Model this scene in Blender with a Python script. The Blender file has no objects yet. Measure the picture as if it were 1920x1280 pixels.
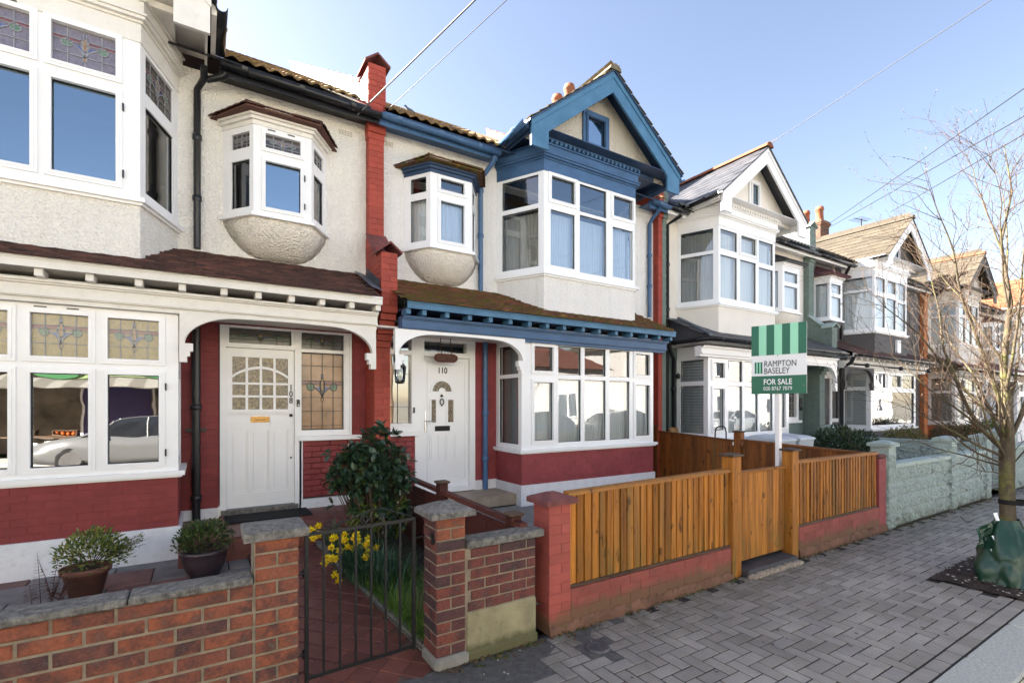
import bpy, math, random
from mathutils import Vector, Matrix, Euler
R = math.radians
random.seed(7)
S = bpy.context.scene
COL = S.collection

# ------------------------------------------------------------------ camera
cam = bpy.data.cameras.new("camera")
cam_o = bpy.data.objects.new("camera", cam)
COL.objects.link(cam_o)
cam_o.location = (0, 0, 1.70)
cam_o.rotation_euler = (R(90), 0, R(-32.3))
cam.sensor_width = 36.0
cam.lens = 17.25
cam.shift_y = 0.0609
cam.clip_start = 0.05
cam.clip_end = 3000
S.camera = cam_o

# ------------------------------------------------------------------ sky and sun
SUN_EL, SUN_AZ = R(31), R(-44)          # azimuth measured from +Y towards +X
sun_dir = Vector((math.sin(SUN_AZ) * math.cos(SUN_EL), math.cos(SUN_AZ) * math.cos(SUN_EL), math.sin(SUN_EL)))
W_ = bpy.data.worlds.new("World")
S.world = W_
W_.use_nodes = True
nt = W_.node_tree
bg = nt.nodes["Background"]
sky = nt.nodes.new("ShaderNodeTexSky")
sky.sky_type = 'NISHITA'
sky.sun_disc = False
sky.sun_elevation = SUN_EL
sky.sun_rotation = SUN_AZ
sky.altitude = 50
sky.air_density = 1.0
sky.dust_density = 1.0
sky.ozone_density = 1.0
tint = nt.nodes.new("ShaderNodeMix")        # white balance of the picture: slightly warm
tint.data_type = 'RGBA'; tint.blend_type = 'MULTIPLY'
tint.inputs[0].default_value = 1.0
tint.inputs[7].default_value = (1.0, 0.855, 0.80, 1)
nt.links.new(sky.outputs[0], tint.inputs[6])
nt.links.new(tint.outputs[2], bg.inputs[0])
bg.inputs[1].default_value = 0.05
sun = bpy.data.lights.new("sun", 'SUN')
sun.energy = 5.0
sun.angle = R(0.5)
sun.color = (1.0, 0.93, 0.84)
sun_o = bpy.data.objects.new("sun", sun)
COL.objects.link(sun_o)
sun_o.location = (-20, 30, 25)
sun_o.rotation_euler = sun_dir.to_track_quat('Z', 'Y').to_euler()
S.view_settings.view_transform = 'Standard'
S.view_settings.look = 'None'
S.view_settings.gamma = 1
S.view_settings.use_curve_mapping = False
S.view_settings.exposure = 3.12
S.cycles.max_bounces = 10
S.cycles.transparent_max_bounces = 24
S.cycles.sample_clamp_indirect = 6.0

# ------------------------------------------------------------------ object helpers
WPOS = {}
def _props(o, label=None, cat=None, group=None, kind=None):
    if label: o['label'] = label
    if cat: o['category'] = cat
    if group: o['group'] = group
    if kind: o['kind'] = kind
    return o

def thing(name, label, cat, loc, group=None, rz=0.0):
    o = bpy.data.objects.new(name, None)
    o.empty_display_size = 0.1
    COL.objects.link(o)
    o.location = loc
    o.rotation_euler = (0, 0, rz)
    WPOS[o] = Vector(loc)
    return _props(o, label, cat, group)

def link(o, parent=None, wloc=None):
    COL.objects.link(o)
    if parent is not None:
        o.parent = parent
    if wloc is not None:
        base = WPOS[parent] if parent is not None else Vector((0, 0, 0))
        o.location = Vector(wloc) - base
    return o

def inst(name, mesh, parent, wloc, rot=(0, 0, 0), scale=(1, 1, 1), kind=None):
    o = bpy.data.objects.new(name, mesh)
    COL.objects.link(o)
    if parent is not None:
        o.parent = parent
        o.location = Vector(wloc) - WPOS[parent]
    else:
        o.location = wloc
    o.rotation_euler = rot
    o.scale = scale
    if kind: o['kind'] = kind
    return o

def frame(p0, p1):
    """Upright plane seen from the street: p0 left end, p1 right end; n points inwards."""
    dx, dy = p1[0] - p0[0], p1[1] - p0[1]
    l = math.hypot(dx, dy)
    ux, uy = dx / l, dy / l
    return (p0[0], p0[1], ux, uy, -uy, ux, l)

class MB:
    def __init__(s):
        s.v = []; s.f = []; s.mi = []; s.sm = []; s.cur = 0; s.smooth = False
    def add(s, vs, fs):
        b = len(s.v)
        s.v.extend([tuple(v) for v in vs])
        for f in fs:
            s.f.append([b + i for i in f]); s.mi.append(s.cur); s.sm.append(s.smooth)
    def hexa(s, p):
        s.add(p, [(0, 3, 2, 1), (4, 5, 6, 7), (0, 1, 5, 4), (1, 2, 6, 5), (2, 3, 7, 6), (3, 0, 4, 7)])
    def box(s, x0, x1, y0, y1, z0, z1):
        if x0 > x1: x0, x1 = x1, x0
        if y0 > y1: y0, y1 = y1, y0
        if z0 > z1: z0, z1 = z1, z0
        s.hexa([(x0, y0, z0), (x1, y0, z0), (x1, y1, z0), (x0, y1, z0), (x0, y0, z1), (x1, y0, z1), (x1, y1, z1), (x0, y1, z1)])
    def cbox(s, x0, x1, y0, y1, z0, z1, c=0.006):
        """box with chamfered vertical and top edges"""
        if x0 > x1: x0, x1 = x1, x0
        if y0 > y1: y0, y1 = y1, y0
        ring = [(x0 + c, y0), (x1 - c, y0), (x1, y0 + c), (x1, y1 - c), (x1 - c, y1), (x0 + c, y1), (x0, y1 - c), (x0, y0 + c)]
        cx, cy = (x0 + x1) / 2, (y0 + y1) / 2
        def sh(p, k): return (p[0] - (c if p[0] > cx else -c) * k, p[1] - (c if p[1] > cy else -c) * k)
        lv = [(z0, 1), (z0 + c, 0), (z1 - c, 0), (z1, 1)]
        vs = []
        for z, k in lv:
            for p in ring:
                q = sh(p, k); vs.append((q[0], q[1], z))
        fs = []
        for l in range(3):
            for i in range(8):
                j = (i + 1) % 8
                fs.append((l * 8 + i, l * 8 + j, l * 8 + 8 + j, l * 8 + 8 + i))
        fs.append(tuple(range(7, -1, -1))); fs.append(tuple(24 + i for i in range(8)))
        s.add(vs, fs)
    def ob(s, fr, a0, a1, d0, d1, z0, z1):
        ox, oy, ux, uy, nx, ny = fr[:6]
        def P(a, d, z): return (ox + ux * a + nx * d, oy + uy * a + ny * d, z)
        if d0 > d1: d0, d1 = d1, d0
        s.hexa([P(a0, d0, z0), P(a1, d0, z0), P(a1, d1, z0), P(a0, d1, z0), P(a0, d0, z1), P(a1, d0, z1), P(a1, d1, z1), P(a0, d1, z1)])
    def oq(s, fr, a0, a1, d, z0, z1):
        ox, oy, ux, uy, nx, ny = fr[:6]
        def P(a, z): return (ox + ux * a + nx * d, oy + uy * a + ny * d, z)
        s.add([P(a0, z0), P(a1, z0), P(a1, z1), P(a0, z1)], [(0, 1, 2, 3)])
    def poly(s, fr, pts, d):
        ox, oy, ux, uy, nx, ny = fr[:6]
        s.add([(ox + ux * a + nx * d, oy + uy * a + ny * d, z) for a, z in pts], [tuple(range(len(pts)))])
    def opoly(s, fr, pts, d0, d1):
        """extruded polygon (a,z), counter-clockwise seen from the street"""
        ox, oy, ux, uy, nx, ny = fr[:6]
        n = len(pts)
        vs = [(ox + ux * a + nx * d0, oy + uy * a + ny * d0, z) for a, z in pts] + [(ox + ux * a + nx * d1, oy + uy * a + ny * d1, z) for a, z in pts]
        fs = [tuple(range(n)), tuple(range(2 * n - 1, n - 1, -1))]
        for i in range(n):
            j = (i + 1) % n
            fs.append((j, i, n + i, n + j))
        s.add(vs, fs)
    def plan(s, pts, z0, z1):
        """vertical prism over a plan polygon; z0/z1 may be lists"""
        n = len(pts)
        Z0 = z0 if isinstance(z0, (list, tuple)) else [z0] * n
        Z1 = z1 if isinstance(z1, (list, tuple)) else [z1] * n
        ar = sum(pts[i][0] * pts[(i + 1) % n][1] - pts[(i + 1) % n][0] * pts[i][1] for i in range(n))
        idx = list(range(n)) if ar > 0 else list(range(n - 1, -1, -1))
        pts = [pts[i] for i in idx]; Z0 = [Z0[i] for i in idx]; Z1 = [Z1[i] for i in idx]
        vs = [(p[0], p[1], Z0[i]) for i, p in enumerate(pts)] + [(p[0], p[1], Z1[i]) for i, p in enumerate(pts)]
        fs = [tuple(range(n - 1, -1, -1)), tuple(range(n, 2 * n))]
        for i in range(n):
            j = (i + 1) % n
            fs.append((i, j, n + j, n + i))
        s.add(vs, fs)
    def loft(s, rings, closed=True, cap=True):
        n = len(rings[0]); vs = []; fs = []
        for r in rings: vs.extend(r)
        for k in range(len(rings) - 1):
            for i in range(n if closed else n - 1):
                j = (i + 1) % n
                fs.append((k * n + i, k * n + j, k * n + n + j, k * n + n + i))
        if cap and closed:
            fs.append(tuple(range(n - 1, -1, -1)))
            fs.append(tuple((len(rings) - 1) * n + i for i in range(n)))
        s.add(vs, fs)
    def tube(s, pts, r, n=8, cap=True):
        pts = [Vector(p) for p in pts]
        rr = r if isinstance(r, (list, tuple)) else [r] * len(pts)
        rings = []; prev = None
        for i, p in enumerate(pts):
            a = pts[max(i - 1, 0)]; b = pts[min(i + 1, len(pts) - 1)]
            t = (b - a).normalized()
            if prev is None:
                prev = t.orthogonal().normalized()
            x = prev - t * prev.dot(t)
            x = x.normalized() if x.length > 1e-5 else t.orthogonal().normalized()
            prev = x; y = t.cross(x)
            rings.append([p + (x * math.cos(2 * math.pi * k / n) + y * math.sin(2 * math.pi * k / n)) * rr[i] for k in range(n)])
        o = s.smooth; s.smooth = True
        s.loft(rings, True, False)
        s.smooth = o
        if cap:
            s.add(rings[0], [tuple(range(n - 1, -1, -1))]); s.add(rings[-1], [tuple(range(n))])
    def lathe(s, c, prof, n=14):
        rings = [[(c[0] + r * math.cos(2 * math.pi * k / n), c[1] + r * math.sin(2 * math.pi * k / n), c[2] + z) for k in range(n)] for r, z in prof]
        o = s.smooth; s.smooth = True; s.loft(rings, True, True); s.smooth = o
    def mesh(s, name, mats, off=(0, 0, 0)):
        me = bpy.data.meshes.new(name)
        ox, oy, oz = off
        me.from_pydata([(x - ox, y - oy, z - oz) for x, y, z in s.v], [], s.f)
        if not isinstance(mats, (list, tuple)): mats = [mats]
        for m in mats: me.materials.append(m)
        me.polygons.foreach_set("material_index", s.mi)
        me.polygons.foreach_set("use_smooth", s.sm)
        me.update()
        return me
    def build(s, name, mats, parent=None, kind=None, label=None):
        if not s.v: return None
        off = WPOS[parent] if parent is not None else Vector((0, 0, 0))
        me = s.mesh(name, mats, off)
        o = bpy.data.objects.new(name, me)
        COL.objects.link(o)
        if parent is not None: o.parent = parent
        WPOS[o] = Vector(off)
        if kind: o['kind'] = kind
        if label: o['label'] = label
        return o

# ------------------------------------------------------------------ materials
class NB:
    """tiny node builder"""
    def __init__(s, name):
        s.m = bpy.data.materials.new(name); s.m.use_nodes = True
        s.t = s.m.node_tree; s.t.nodes.clear()
        s.out = s.t.nodes.new("ShaderNodeOutputMaterial")
    def n(s, typ, **kw):
        x = s.t.nodes.new(typ)
        for k, v in kw.items():
            if k.startswith("i_"):
                x.inputs[k[2:].replace("_", " ")].default_value = v
            else: setattr(x, k, v)
        return x
    def l(s, a, b): s.t.links.new(a, b)
    def pos(s, scale=(1, 1, 1), rnd=False):
        g = s.n("ShaderNodeNewGeometry")
        v = g.outputs["Position"]
        if rnd:
            oi = s.n("ShaderNodeObjectInfo"); m = s.n("ShaderNodeMath", operation='MULTIPLY'); m.inputs[1].default_value = 37.0
            s.l(oi.outputs["Random"], m.inputs[0])
            a = s.n("ShaderNodeVectorMath", operation='ADD'); s.l(v, a.inputs[0]); s.l(m.outputs[0], a.inputs[1]); v = a.outputs[0]
        if scale != (1, 1, 1):
            a = s.n("ShaderNodeVectorMath", operation='MULTIPLY'); s.l(v, a.inputs[0]); a.inputs[1].default_value = scale; v = a.outputs[0]
        return v
    def noise(s, vec, scale, detail=4, rough=0.6):
        x = s.n("ShaderNodeTexNoise"); x.inputs["Scale"].default_value = scale; x.inputs["Detail"].default_value = detail; x.inputs["Roughness"].default_value = rough
        s.l(vec, x.inputs["Vector"]); return x.outputs["Fac"]
    def ramp(s, fac, stops, interp='LINEAR'):
        x = s.n("ShaderNodeValToRGB"); x.color_ramp.interpolation = interp
        e = x.color_ramp.elements
        while len(e) < len(stops): e.new(0.5)
        for i, (p, c) in enumerate(stops):
            e[i].position = p; e[i].color = (c[0], c[1], c[2], 1) if not isinstance(c, (int, float)) else (c, c, c, 1)
        s.l(fac, x.inputs[0]); return x.outputs[0]
    def mix(s, fac, a, b, mode='MIX'):
        x = s.n("ShaderNodeMix", data_type='RGBA', blend_type=mode)
        for inp, v in ((0, fac), (6, a), (7, b)):
            if hasattr(v, 'links') or hasattr(v, 'is_linked'): s.l(v, x.inputs[inp])
            elif isinstance(v, (int, float)): x.inputs[inp].default_value = v if inp == 0 else (v, v, v, 1)
            else: x.inputs[inp].default_value = (v[0], v[1], v[2], 1)
        return x.outputs[2]
    def math(s, op, a, b=0.0, clamp=False):
        x = s.n("ShaderNodeMath", operation=op, use_clamp=clamp)
        for i, v in ((0, a), (1, b)):
            if isinstance(v, (int, float)): x.inputs[i].default_value = v
            else: s.l(v, x.inputs[i])
        return x.outputs[0]
    def principled(s, col, rough=0.6, metal=0.0, spec=0.5, normal=None, sub=None):
        p = s.n("ShaderNodeBsdfPrincipled")
        if hasattr(col, 'is_linked'): s.l(col, p.inputs["Base Color"])
        else: p.inputs["Base Color"].default_value = (col[0], col[1], col[2], 1)
        if hasattr(rough, 'is_linked'): s.l(rough, p.inputs["Roughness"])
        else: p.inputs["Roughness"].default_value = rough
        p.inputs["Metallic"].default_value = metal
        p.inputs["Specular IOR Level"].default_value = spec
        if normal is not None: s.l(normal, p.inputs["Normal"])
        s.l(p.outputs[0], s.out.inputs[0]); return p
    def bump(s, h, strength=0.5, dist=0.01):
        b = s.n("ShaderNodeBump"); b.inputs["Strength"].default_value = strength; b.inputs["Distance"].default_value = dist
        s.l(h, b.inputs["Height"]); return b.outputs[0]
    def objrand(s): return s.n("ShaderNodeObjectInfo").outputs["Random"]

MATS = {}
def simple(name, col, rough=0.55, var=0.12, scale=5.0, bump=0.0, bscale=60.0, spec=0.4, metal=0.0, rnd=0.0, dirt=0.0, dirtcol=(0.12, 0.10, 0.07), stretch=(1, 1, 1), foot=None):
    """painted / plain surface: colour with broad and fine variation, optional grime and relief"""
    b = NB(name)
    v = b.pos(stretch)
    n1 = b.noise(v, scale, 5)
    lo = tuple(c * (1 - var) for c in col); hi = tuple(min(c * (1 + var), 0.95) for c in col)
    c = b.ramp(n1, [(0.3, lo), (0.7, hi)])
    if rnd:
        c = b.mix(1.0, c, b.ramp(b.objrand(), [(0, 1 - rnd), (1, 1 + rnd * 0.6)]), 'MULTIPLY')
    if dirt:
        d = b.ramp(b.noise(v, scale * 2.3 + 1.7, 8, 0.75), [(0.52, 0), (0.75, dirt)])
        c = b.mix(d, c, dirtcol)
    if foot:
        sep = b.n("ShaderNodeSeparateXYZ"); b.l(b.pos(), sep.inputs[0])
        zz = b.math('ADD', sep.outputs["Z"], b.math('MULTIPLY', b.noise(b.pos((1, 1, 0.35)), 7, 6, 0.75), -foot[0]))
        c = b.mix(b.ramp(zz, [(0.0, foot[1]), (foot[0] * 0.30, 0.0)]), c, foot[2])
    nm = None
    if bump:
        nm = b.bump(b.noise(b.pos(stretch), bscale, 5, 0.65), bump, 0.01)
    b.principled(c, rough, metal, spec, nm)
    MATS[name] = b.m
    return b.m

def pebble(name, col, size=55.0, strength=1.0, dirt=0.25, dist=0.022):
    b = NB(name)
    v = b.pos()
    n = b.noise(v, 1.3, 6, 0.7)
    c = b.ramp(n, [(0.25, tuple(x * 0.93 for x in col)), (0.7, col)])
    n2 = b.noise(v, 45, 3, 0.6)
    c = b.mix(1.0, c, b.ramp(n2, [(0.3, 0.93), (0.6, 1.0)]), 'MULTIPLY')
    st = b.pos((9, 9, 0.9))
    d = b.ramp(b.noise(st, 0.9, 7, 0.75), [(0.50, 0), (0.80, dirt * 1.3)])
    c = b.mix(d, c, (0.50, 0.44, 0.34))
    vo = b.n("ShaderNodeTexVoronoi", feature='SMOOTH_F1'); vo.inputs["Scale"].default_value = size; vo.inputs["Smoothness"].default_value = 0.6
    wv = b.n("ShaderNodeVectorMath", operation='ADD'); b.l(v, wv.inputs[0])
    nz = b.n("ShaderNodeTexNoise"); nz.inputs["Scale"].default_value = 20; b.l(v, nz.inputs["Vector"])
    sc = b.n("ShaderNodeVectorMath", operation='SCALE'); sc.inputs["Scale"].default_value = 0.03; b.l(nz.outputs["Color"], sc.inputs[0]); b.l(sc.outputs[0], wv.inputs[1])
    b.l(wv.outputs[0], vo.inputs["Vector"])
    h = b.math('ADD', b.math('MULTIPLY', vo.outputs["Distance"], -1.0), b.math('MULTIPLY', b.noise(v, 30, 4), 0.7))
    b.principled(c, 0.85, 0, 0.2, b.bump(h, strength, dist))
    MATS[name] = b.m
    return b.m

def glass(name, tint=(0.9, 0.93, 0.93), base=0.10, gain=1.5, wave=0.004, wscale=2.5, rough=0.0, reflect_tint=(1, 1, 1)):
    b = NB(name)
    nm = None
    if wave:
        nm = b.bump(b.noise(b.pos((1, 1, 1.6)), wscale, 1, 0.4), 1.0, wave)
    tr = b.n("ShaderNodeBsdfTransparent"); tr.inputs[0].default_value = (*tint, 1)
    gl = b.n("ShaderNodeBsdfGlossy"); gl.inputs["Roughness"].default_value = rough; gl.inputs[0].default_value = (*reflect_tint, 1)
    if nm is not None: b.l(nm, gl.inputs["Normal"])
    lw = b.n("ShaderNodeFresnel"); lw.inputs[0].default_value = 1.5
    f = b.math('ADD', b.math('MULTIPLY', lw.outputs[0], gain), base, True)
    ms = b.n("ShaderNodeMixShader"); b.l(f, ms.inputs[0]); b.l(tr.outputs[0], ms.inputs[1]); b.l(gl.outputs[0], ms.inputs[2])
    b.l(ms.outputs[0], b.out.inputs[0])
    MATS[name] = b.m
    return b.m

def stained(name, col, rough=0.25, bump=0.3, bscale=90.0, var=0.25, nscale=40):
    """textured leaded glass: dim colour behind a rippled sheen"""
    b = NB(name)
    v = b.pos()
    c = b.ramp(b.noise(v, nscale, 4), [(0.3, tuple(x * (1 - var) for x in col)), (0.7, tuple(x * (1 + var) for x in col))])
    b.principled(c, rough, 0, 0.9, b.bump(b.noise(v, bscale, 2), bump, 0.004))
    MATS[name] = b.m
    return b.m

# brick with object-random colour and burnt patches
def brickmat(name, cols, dark=(0.042, 0.030, 0.033), darkamt=0.85):
    b = NB(name)
    r = b.objrand()
    c = b.ramp(r, cols)
    v = b.pos((1, 1, 1), rnd=True)
    d = b.ramp(b.noise(v, 8, 6, 0.7), [(0.45, 0), (0.64, darkamt)])
    c = b.mix(d, c, dark)
    f = b.ramp(b.noise(v, 60, 4, 0.7), [(0.3, 0.75), (0.7, 1.2)])
    c = b.mix(1.0, c, f, 'MULTIPLY')
    e = b.ramp(b.noise(v, 16, 8, 0.8), [(0.56, 0), (0.74, 0.55)])
    c = b.mix(e, c, (0.30, 0.25, 0.19))
    b.principled(c, 0.85, 0, 0.25, b.bump(b.noise(v, 110, 5, 0.7), 0.5, 0.006))
    MATS[name] = b.m
    return b.m

def timber(name, lo, hi, axis=2, green=0.5, rnd=0.35):
    b = NB(name)
    sc = [38, 38, 38]; sc[axis] = 1.6
    v = b.pos(tuple(sc), rnd=True)
    n = b.noise(v, 1.0, 6, 0.65)
    c = b.ramp(n, [(0.30, lo), (0.5, tuple((a + q) / 2 for a, q in zip(lo, hi))), (0.68, hi)])
    c = b.mix(1.0, c, b.ramp(b.objrand(), [(0, 1 - rnd), (0.5, 1.0), (1, 1 + rnd * 0.5)]), 'MULTIPLY')
    odd = b.ramp(b.math('FRACT', b.math('MULTIPLY', b.objrand(), 7.31)), [(0.86, 0), (0.90, 0.45), (1.0, 0.65)])
    if green: c = b.mix(b.math('MULTIPLY', odd, b.ramp(b.noise(b.pos((20, 20, 1.2), rnd=True), 1.0, 4), [(0.35, 0), (0.6, 1)])), c, (0.13, 0.10, 0.035))
    k = b.noise(b.pos((14, 14, 7), rnd=True), 1.0, 3, 0.5)
    c = b.mix(b.ramp(k, [(0.62, 0), (0.70, 0.75)]), c, tuple(x * 0.28 for x in lo))
    if green:
        sep = b.n("ShaderNodeSeparateXYZ"); b.l(b.pos(), sep.inputs[0])
        low = b.ramp(b.math('MULTIPLY', sep.outputs["Z"], 1.0), [(0.30, 1), (0.70, 0.0)])
        g = b.math('MULTIPLY', low, b.ramp(b.noise(b.pos((16, 16, 3)), 0.8, 5, 0.7), [(0.45, 0), (0.7, green)]))
        c = b.mix(g, c, (0.10, 0.10, 0.025))
    b.principled(c, 0.62, 0, 0.35, b.bump(n, 0.35, 0.004))
    MATS[name] = b.m
    return b.m

def rooftile(name, cols, moss=0.0, mosscol=(0.12, 0.11, 0.02), lichen=0.0, rough=0.8, spec=0.3, moss_lo=0.5):
    b = NB(name)
    c = b.ramp(b.objrand(), cols)
    v = b.pos()
    c = b.mix(1.0, c, b.ramp(b.noise(v, 25, 6, 0.7), [(0.25, 0.62), (0.7, 1.2)]), 'MULTIPLY')
    h = b.noise(v, 120, 4, 0.7)
    if moss:
        m = b.ramp(b.noise(v, 5.5, 8, 0.78), [(moss_lo, 0), (moss_lo + 0.1, moss)])
        c = b.mix(m, c, b.ramp(b.noise(v, 50, 4), [(0.3, tuple(x * 0.4 for x in mosscol)), (0.7, mosscol)]))
        h = b.math('ADD', h, b.math('MULTIPLY', m, 1.2))
    if lichen:
        m = b.ramp(b.noise(b.pos((1, 1, 1)), 3.1, 7, 0.7), [(0.62, 0), (0.68, lichen)])
        c = b.mix(m, c, (0.40, 0.24, 0.03))
    b.principled(c, rough, 0, spec, b.bump(h, 0.6, 0.006))
    MATS[name] = b.m
    return b.m

ROUGH_CREAM = pebble("rough_cream_pebbledash", (0.84, 0.78, 0.69), 45, 1.0, 0.3, 0.018)
ROUGH_WHITE = pebble("rough_white_pebbledash", (0.84, 0.79, 0.72), 45, 1.0, 0.3, 0.018)
PATH_MORTAR = simple("path_mortar", (0.10, 0.055, 0.043), 0.9, 0.3, 12, 0.3, 60)
WHITE = simple("white_paint", (0.84, 0.83, 0.82), 0.35, 0.03, 3, 0.05, 30, spec=0.5)
WHITE_OLD = simple("weathered_white_paint", (0.74, 0.71, 0.66), 0.5, 0.05, 4, 0.15, 60, dirt=0.35, dirtcol=(0.45, 0.38, 0.28))
UPVC = simple("white_pvc", (0.86, 0.86, 0.86), 0.25, 0.015, 3, spec=0.55)
WHITE_PLINTH = simple("white_masonry_paint", (0.74, 0.74, 0.75), 0.7, 0.06, 5, 0.3, 60, dirt=0.35, dirtcol=(0.28, 0.26, 0.24))
CREAM_PEB = pebble("cream_pebbledash", (0.84, 0.80, 0.73), 50, 0.8)
WHITE_PEB = pebble("white_pebbledash", (0.84, 0.82, 0.79), 55, 0.6)
SPECK_PEB = pebble("worn_pebbledash", (0.74, 0.68, 0.58), 60, 1.0, 0.5, 0.03)
CREAM_SMOOTH = simple("cream_smooth_render", (0.78, 0.73, 0.65), 0.75, 0.05, 2, 0.15, 80)
GREY_SMOOTH = simple("charcoal_render", (0.10, 0.095, 0.095), 0.8, 0.08, 2, 0.15, 80)
PALE_SMOOTH = simple("pale_render", (0.62, 0.58, 0.52), 0.8, 0.06, 2, 0.2, 80)
BLACK = simple("black_gloss_paint", (0.010, 0.0105, 0.013), 0.35, 0.2, 8, 0.1, 60, spec=0.5)
IRON = simple("black_iron", (0.006, 0.006, 0.007), 0.45, 0.3, 20, 0.2, 120, spec=0.5)
BLUE = simple("blue_paint", (0.050, 0.115, 0.235), 0.45, 0.18, 3, 0.2, 40, dirt=0.45, dirtcol=(0.05, 0.09, 0.16), stretch=(1, 1, 2))
BLUE_LIGHT = simple("light_blue_paint", (0.060, 0.165, 0.29), 0.45, 0.18, 4, 0.25, 40, dirt=0.4, dirtcol=(0.13, 0.25, 0.34))
BLUE_PIPE = simple("blue_pipe_paint", (0.055, 0.125, 0.25), 0.35, 0.12, 4, 0.1, 40)
BLUE_DARK = simple("navy_paint", (0.032, 0.062, 0.125), 0.5, 0.2, 4, 0.2, 40)
RED_A = simple("dark_red_masonry_paint", (0.225, 0.034, 0.034), 0.6, 0.12, 3, 0.35, 70, rnd=0.10, dirt=0.25, dirtcol=(0.10, 0.022, 0.025))
RED_B = simple("dusty_red_masonry_paint", (0.285, 0.055, 0.058), 0.7, 0.14, 3, 0.35, 70, rnd=0.10, dirt=0.5, dirtcol=(0.12, 0.025, 0.025))
RED_PIER = simple("brick_red_masonry_paint", (0.35, 0.058, 0.036), 0.65, 0.14, 3, 0.3, 70, rnd=0.14, dirt=0.35, dirtcol=(0.16, 0.028, 0.022))
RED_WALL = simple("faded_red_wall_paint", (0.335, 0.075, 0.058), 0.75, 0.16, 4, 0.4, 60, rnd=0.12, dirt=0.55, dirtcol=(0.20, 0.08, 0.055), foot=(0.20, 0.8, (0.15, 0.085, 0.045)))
WALL_FOOT = simple("damp_wall_foot", (0.17, 0.085, 0.055), 0.9, 0.3, 6, 0.6, 40, dirt=0.9, dirtcol=(0.07, 0.075, 0.022))
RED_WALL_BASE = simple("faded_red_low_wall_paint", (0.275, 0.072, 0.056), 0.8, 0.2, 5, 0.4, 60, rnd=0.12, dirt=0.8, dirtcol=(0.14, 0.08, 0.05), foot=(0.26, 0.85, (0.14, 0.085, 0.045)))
GREEN_PAINT = simple("grey_green_masonry_paint", (0.15, 0.20, 0.175), 0.7, 0.08, 3, 0.3, 60, rnd=0.08)
GREEN_PALE = simple("pale_green_wall_paint", (0.36, 0.435, 0.40), 0.75, 0.10, 4, 0.4, 60, rnd=0.08, dirt=0.3, dirtcol=(0.22, 0.25, 0.20))
def _rock():
    b = NB("pale_green_rock_faced_block")
    v = b.pos()
    c = b.ramp(b.noise(v, 12, 6, 0.7), [(0.3, (0.29, 0.355, 0.325)), (0.7, (0.40, 0.475, 0.44))])
    sep = b.n("ShaderNodeSeparateXYZ"); b.l(v, sep.inputs[0])
    low = b.ramp(sep.outputs["Z"], [(0.02, 1), (0.28, 0)])
    c = b.mix(b.math('MULTIPLY', low, b.ramp(b.noise(v, 7, 6, 0.7), [(0.4, 0), (0.65, 0.85)])), c, (0.13, 0.12, 0.07))
    vo = b.n("ShaderNodeTexVoronoi"); vo.inputs["Scale"].default_value = 22; b.l(v, vo.inputs["Vector"])
    h = b.math('ADD', vo.outputs["Distance"], b.noise(v, 18, 5, 0.7))
    b.principled(c, 0.8, 0, 0.25, b.bump(h, 1.0, 0.03))
    return b.m
GREEN_ROCK = _rock()
ORANGE_BRICK = brickmat("orange_brick", [(0, (0.42, 0.13, 0.045)), (1, (0.50, 0.19, 0.07))], darkamt=0.2)
BRICK = brickmat("red_stock_brick", [(0, (0.275, 0.088, 0.046)), (0.5, (0.24, 0.080, 0.046)), (0.85, (0.195, 0.070, 0.047)), (0.95, (0.15, 0.062, 0.048)), (1, (0.105, 0.052, 0.048))])
BRICK_DULL = brickmat("weathered_red_brick", [(0, (0.19, 0.058, 0.042)), (0.5, (0.145, 0.05, 0.043)), (0.8, (0.09, 0.043, 0.042)), (1, (0.06, 0.04, 0.042))])
BRICK_STACK = brickmat("sooty_brick", [(0, (0.22, 0.11, 0.065)), (1, (0.14, 0.085, 0.06))])
MORTAR = simple("sandy_mortar", (0.235, 0.19, 0.135), 0.9, 0.28, 12, 0.5, 90, dirt=0.3)
COPING = simple("weathered_concrete_coping", (0.15, 0.14, 0.125), 0.9, 0.6, 26, 0.9, 70, dirt=0.85, dirtcol=(0.36, 0.33, 0.26))
COPING_RED = simple("mossy_red_coping", (0.17, 0.055, 0.05), 0.85, 0.35, 12, 0.6, 60, dirt=0.5, dirtcol=(0.10, 0.085, 0.07))
PARAPET = simple("streaked_parapet_render", (0.40, 0.365, 0.30), 0.9, 0.12, 3, 0.3, 40, dirt=0.75, dirtcol=(0.20, 0.155, 0.095), stretch=(3, 2.2, 0.35))
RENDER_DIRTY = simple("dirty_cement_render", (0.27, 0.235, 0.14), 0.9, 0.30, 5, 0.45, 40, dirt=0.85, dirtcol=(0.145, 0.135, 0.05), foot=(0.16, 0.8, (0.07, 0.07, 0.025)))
CONCRETE = simple("concrete", (0.24, 0.225, 0.195), 0.9, 0.25, 8, 0.5, 60, dirt=0.5)
GRANITE = simple("pale_granite", (0.45, 0.45, 0.40), 0.8, 0.25, 60, 0.5, 110, dirt=0.3)
ASPHALT = simple("asphalt", (0.15, 0.145, 0.138), 0.9, 0.35, 30, 0.8, 160, dirt=0.25, dirtcol=(0.16, 0.15, 0.13))
TARMAC_OLD = simple("worn_footway_tarmac", (0.10, 0.095, 0.09), 0.9, 0.35, 20, 0.8, 140, dirt=0.6, dirtcol=(0.22, 0.20, 0.16))
JOINT = simple("joint_sand", (0.026, 0.024, 0.021), 0.95, 0.4, 25, 0.6, 120, dirt=0.3, dirtcol=(0.10, 0.10, 0.05))
SOIL = simple("dark_soil", (0.045, 0.034, 0.026), 0.95, 0.5, 20, 1.0, 80)
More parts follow.
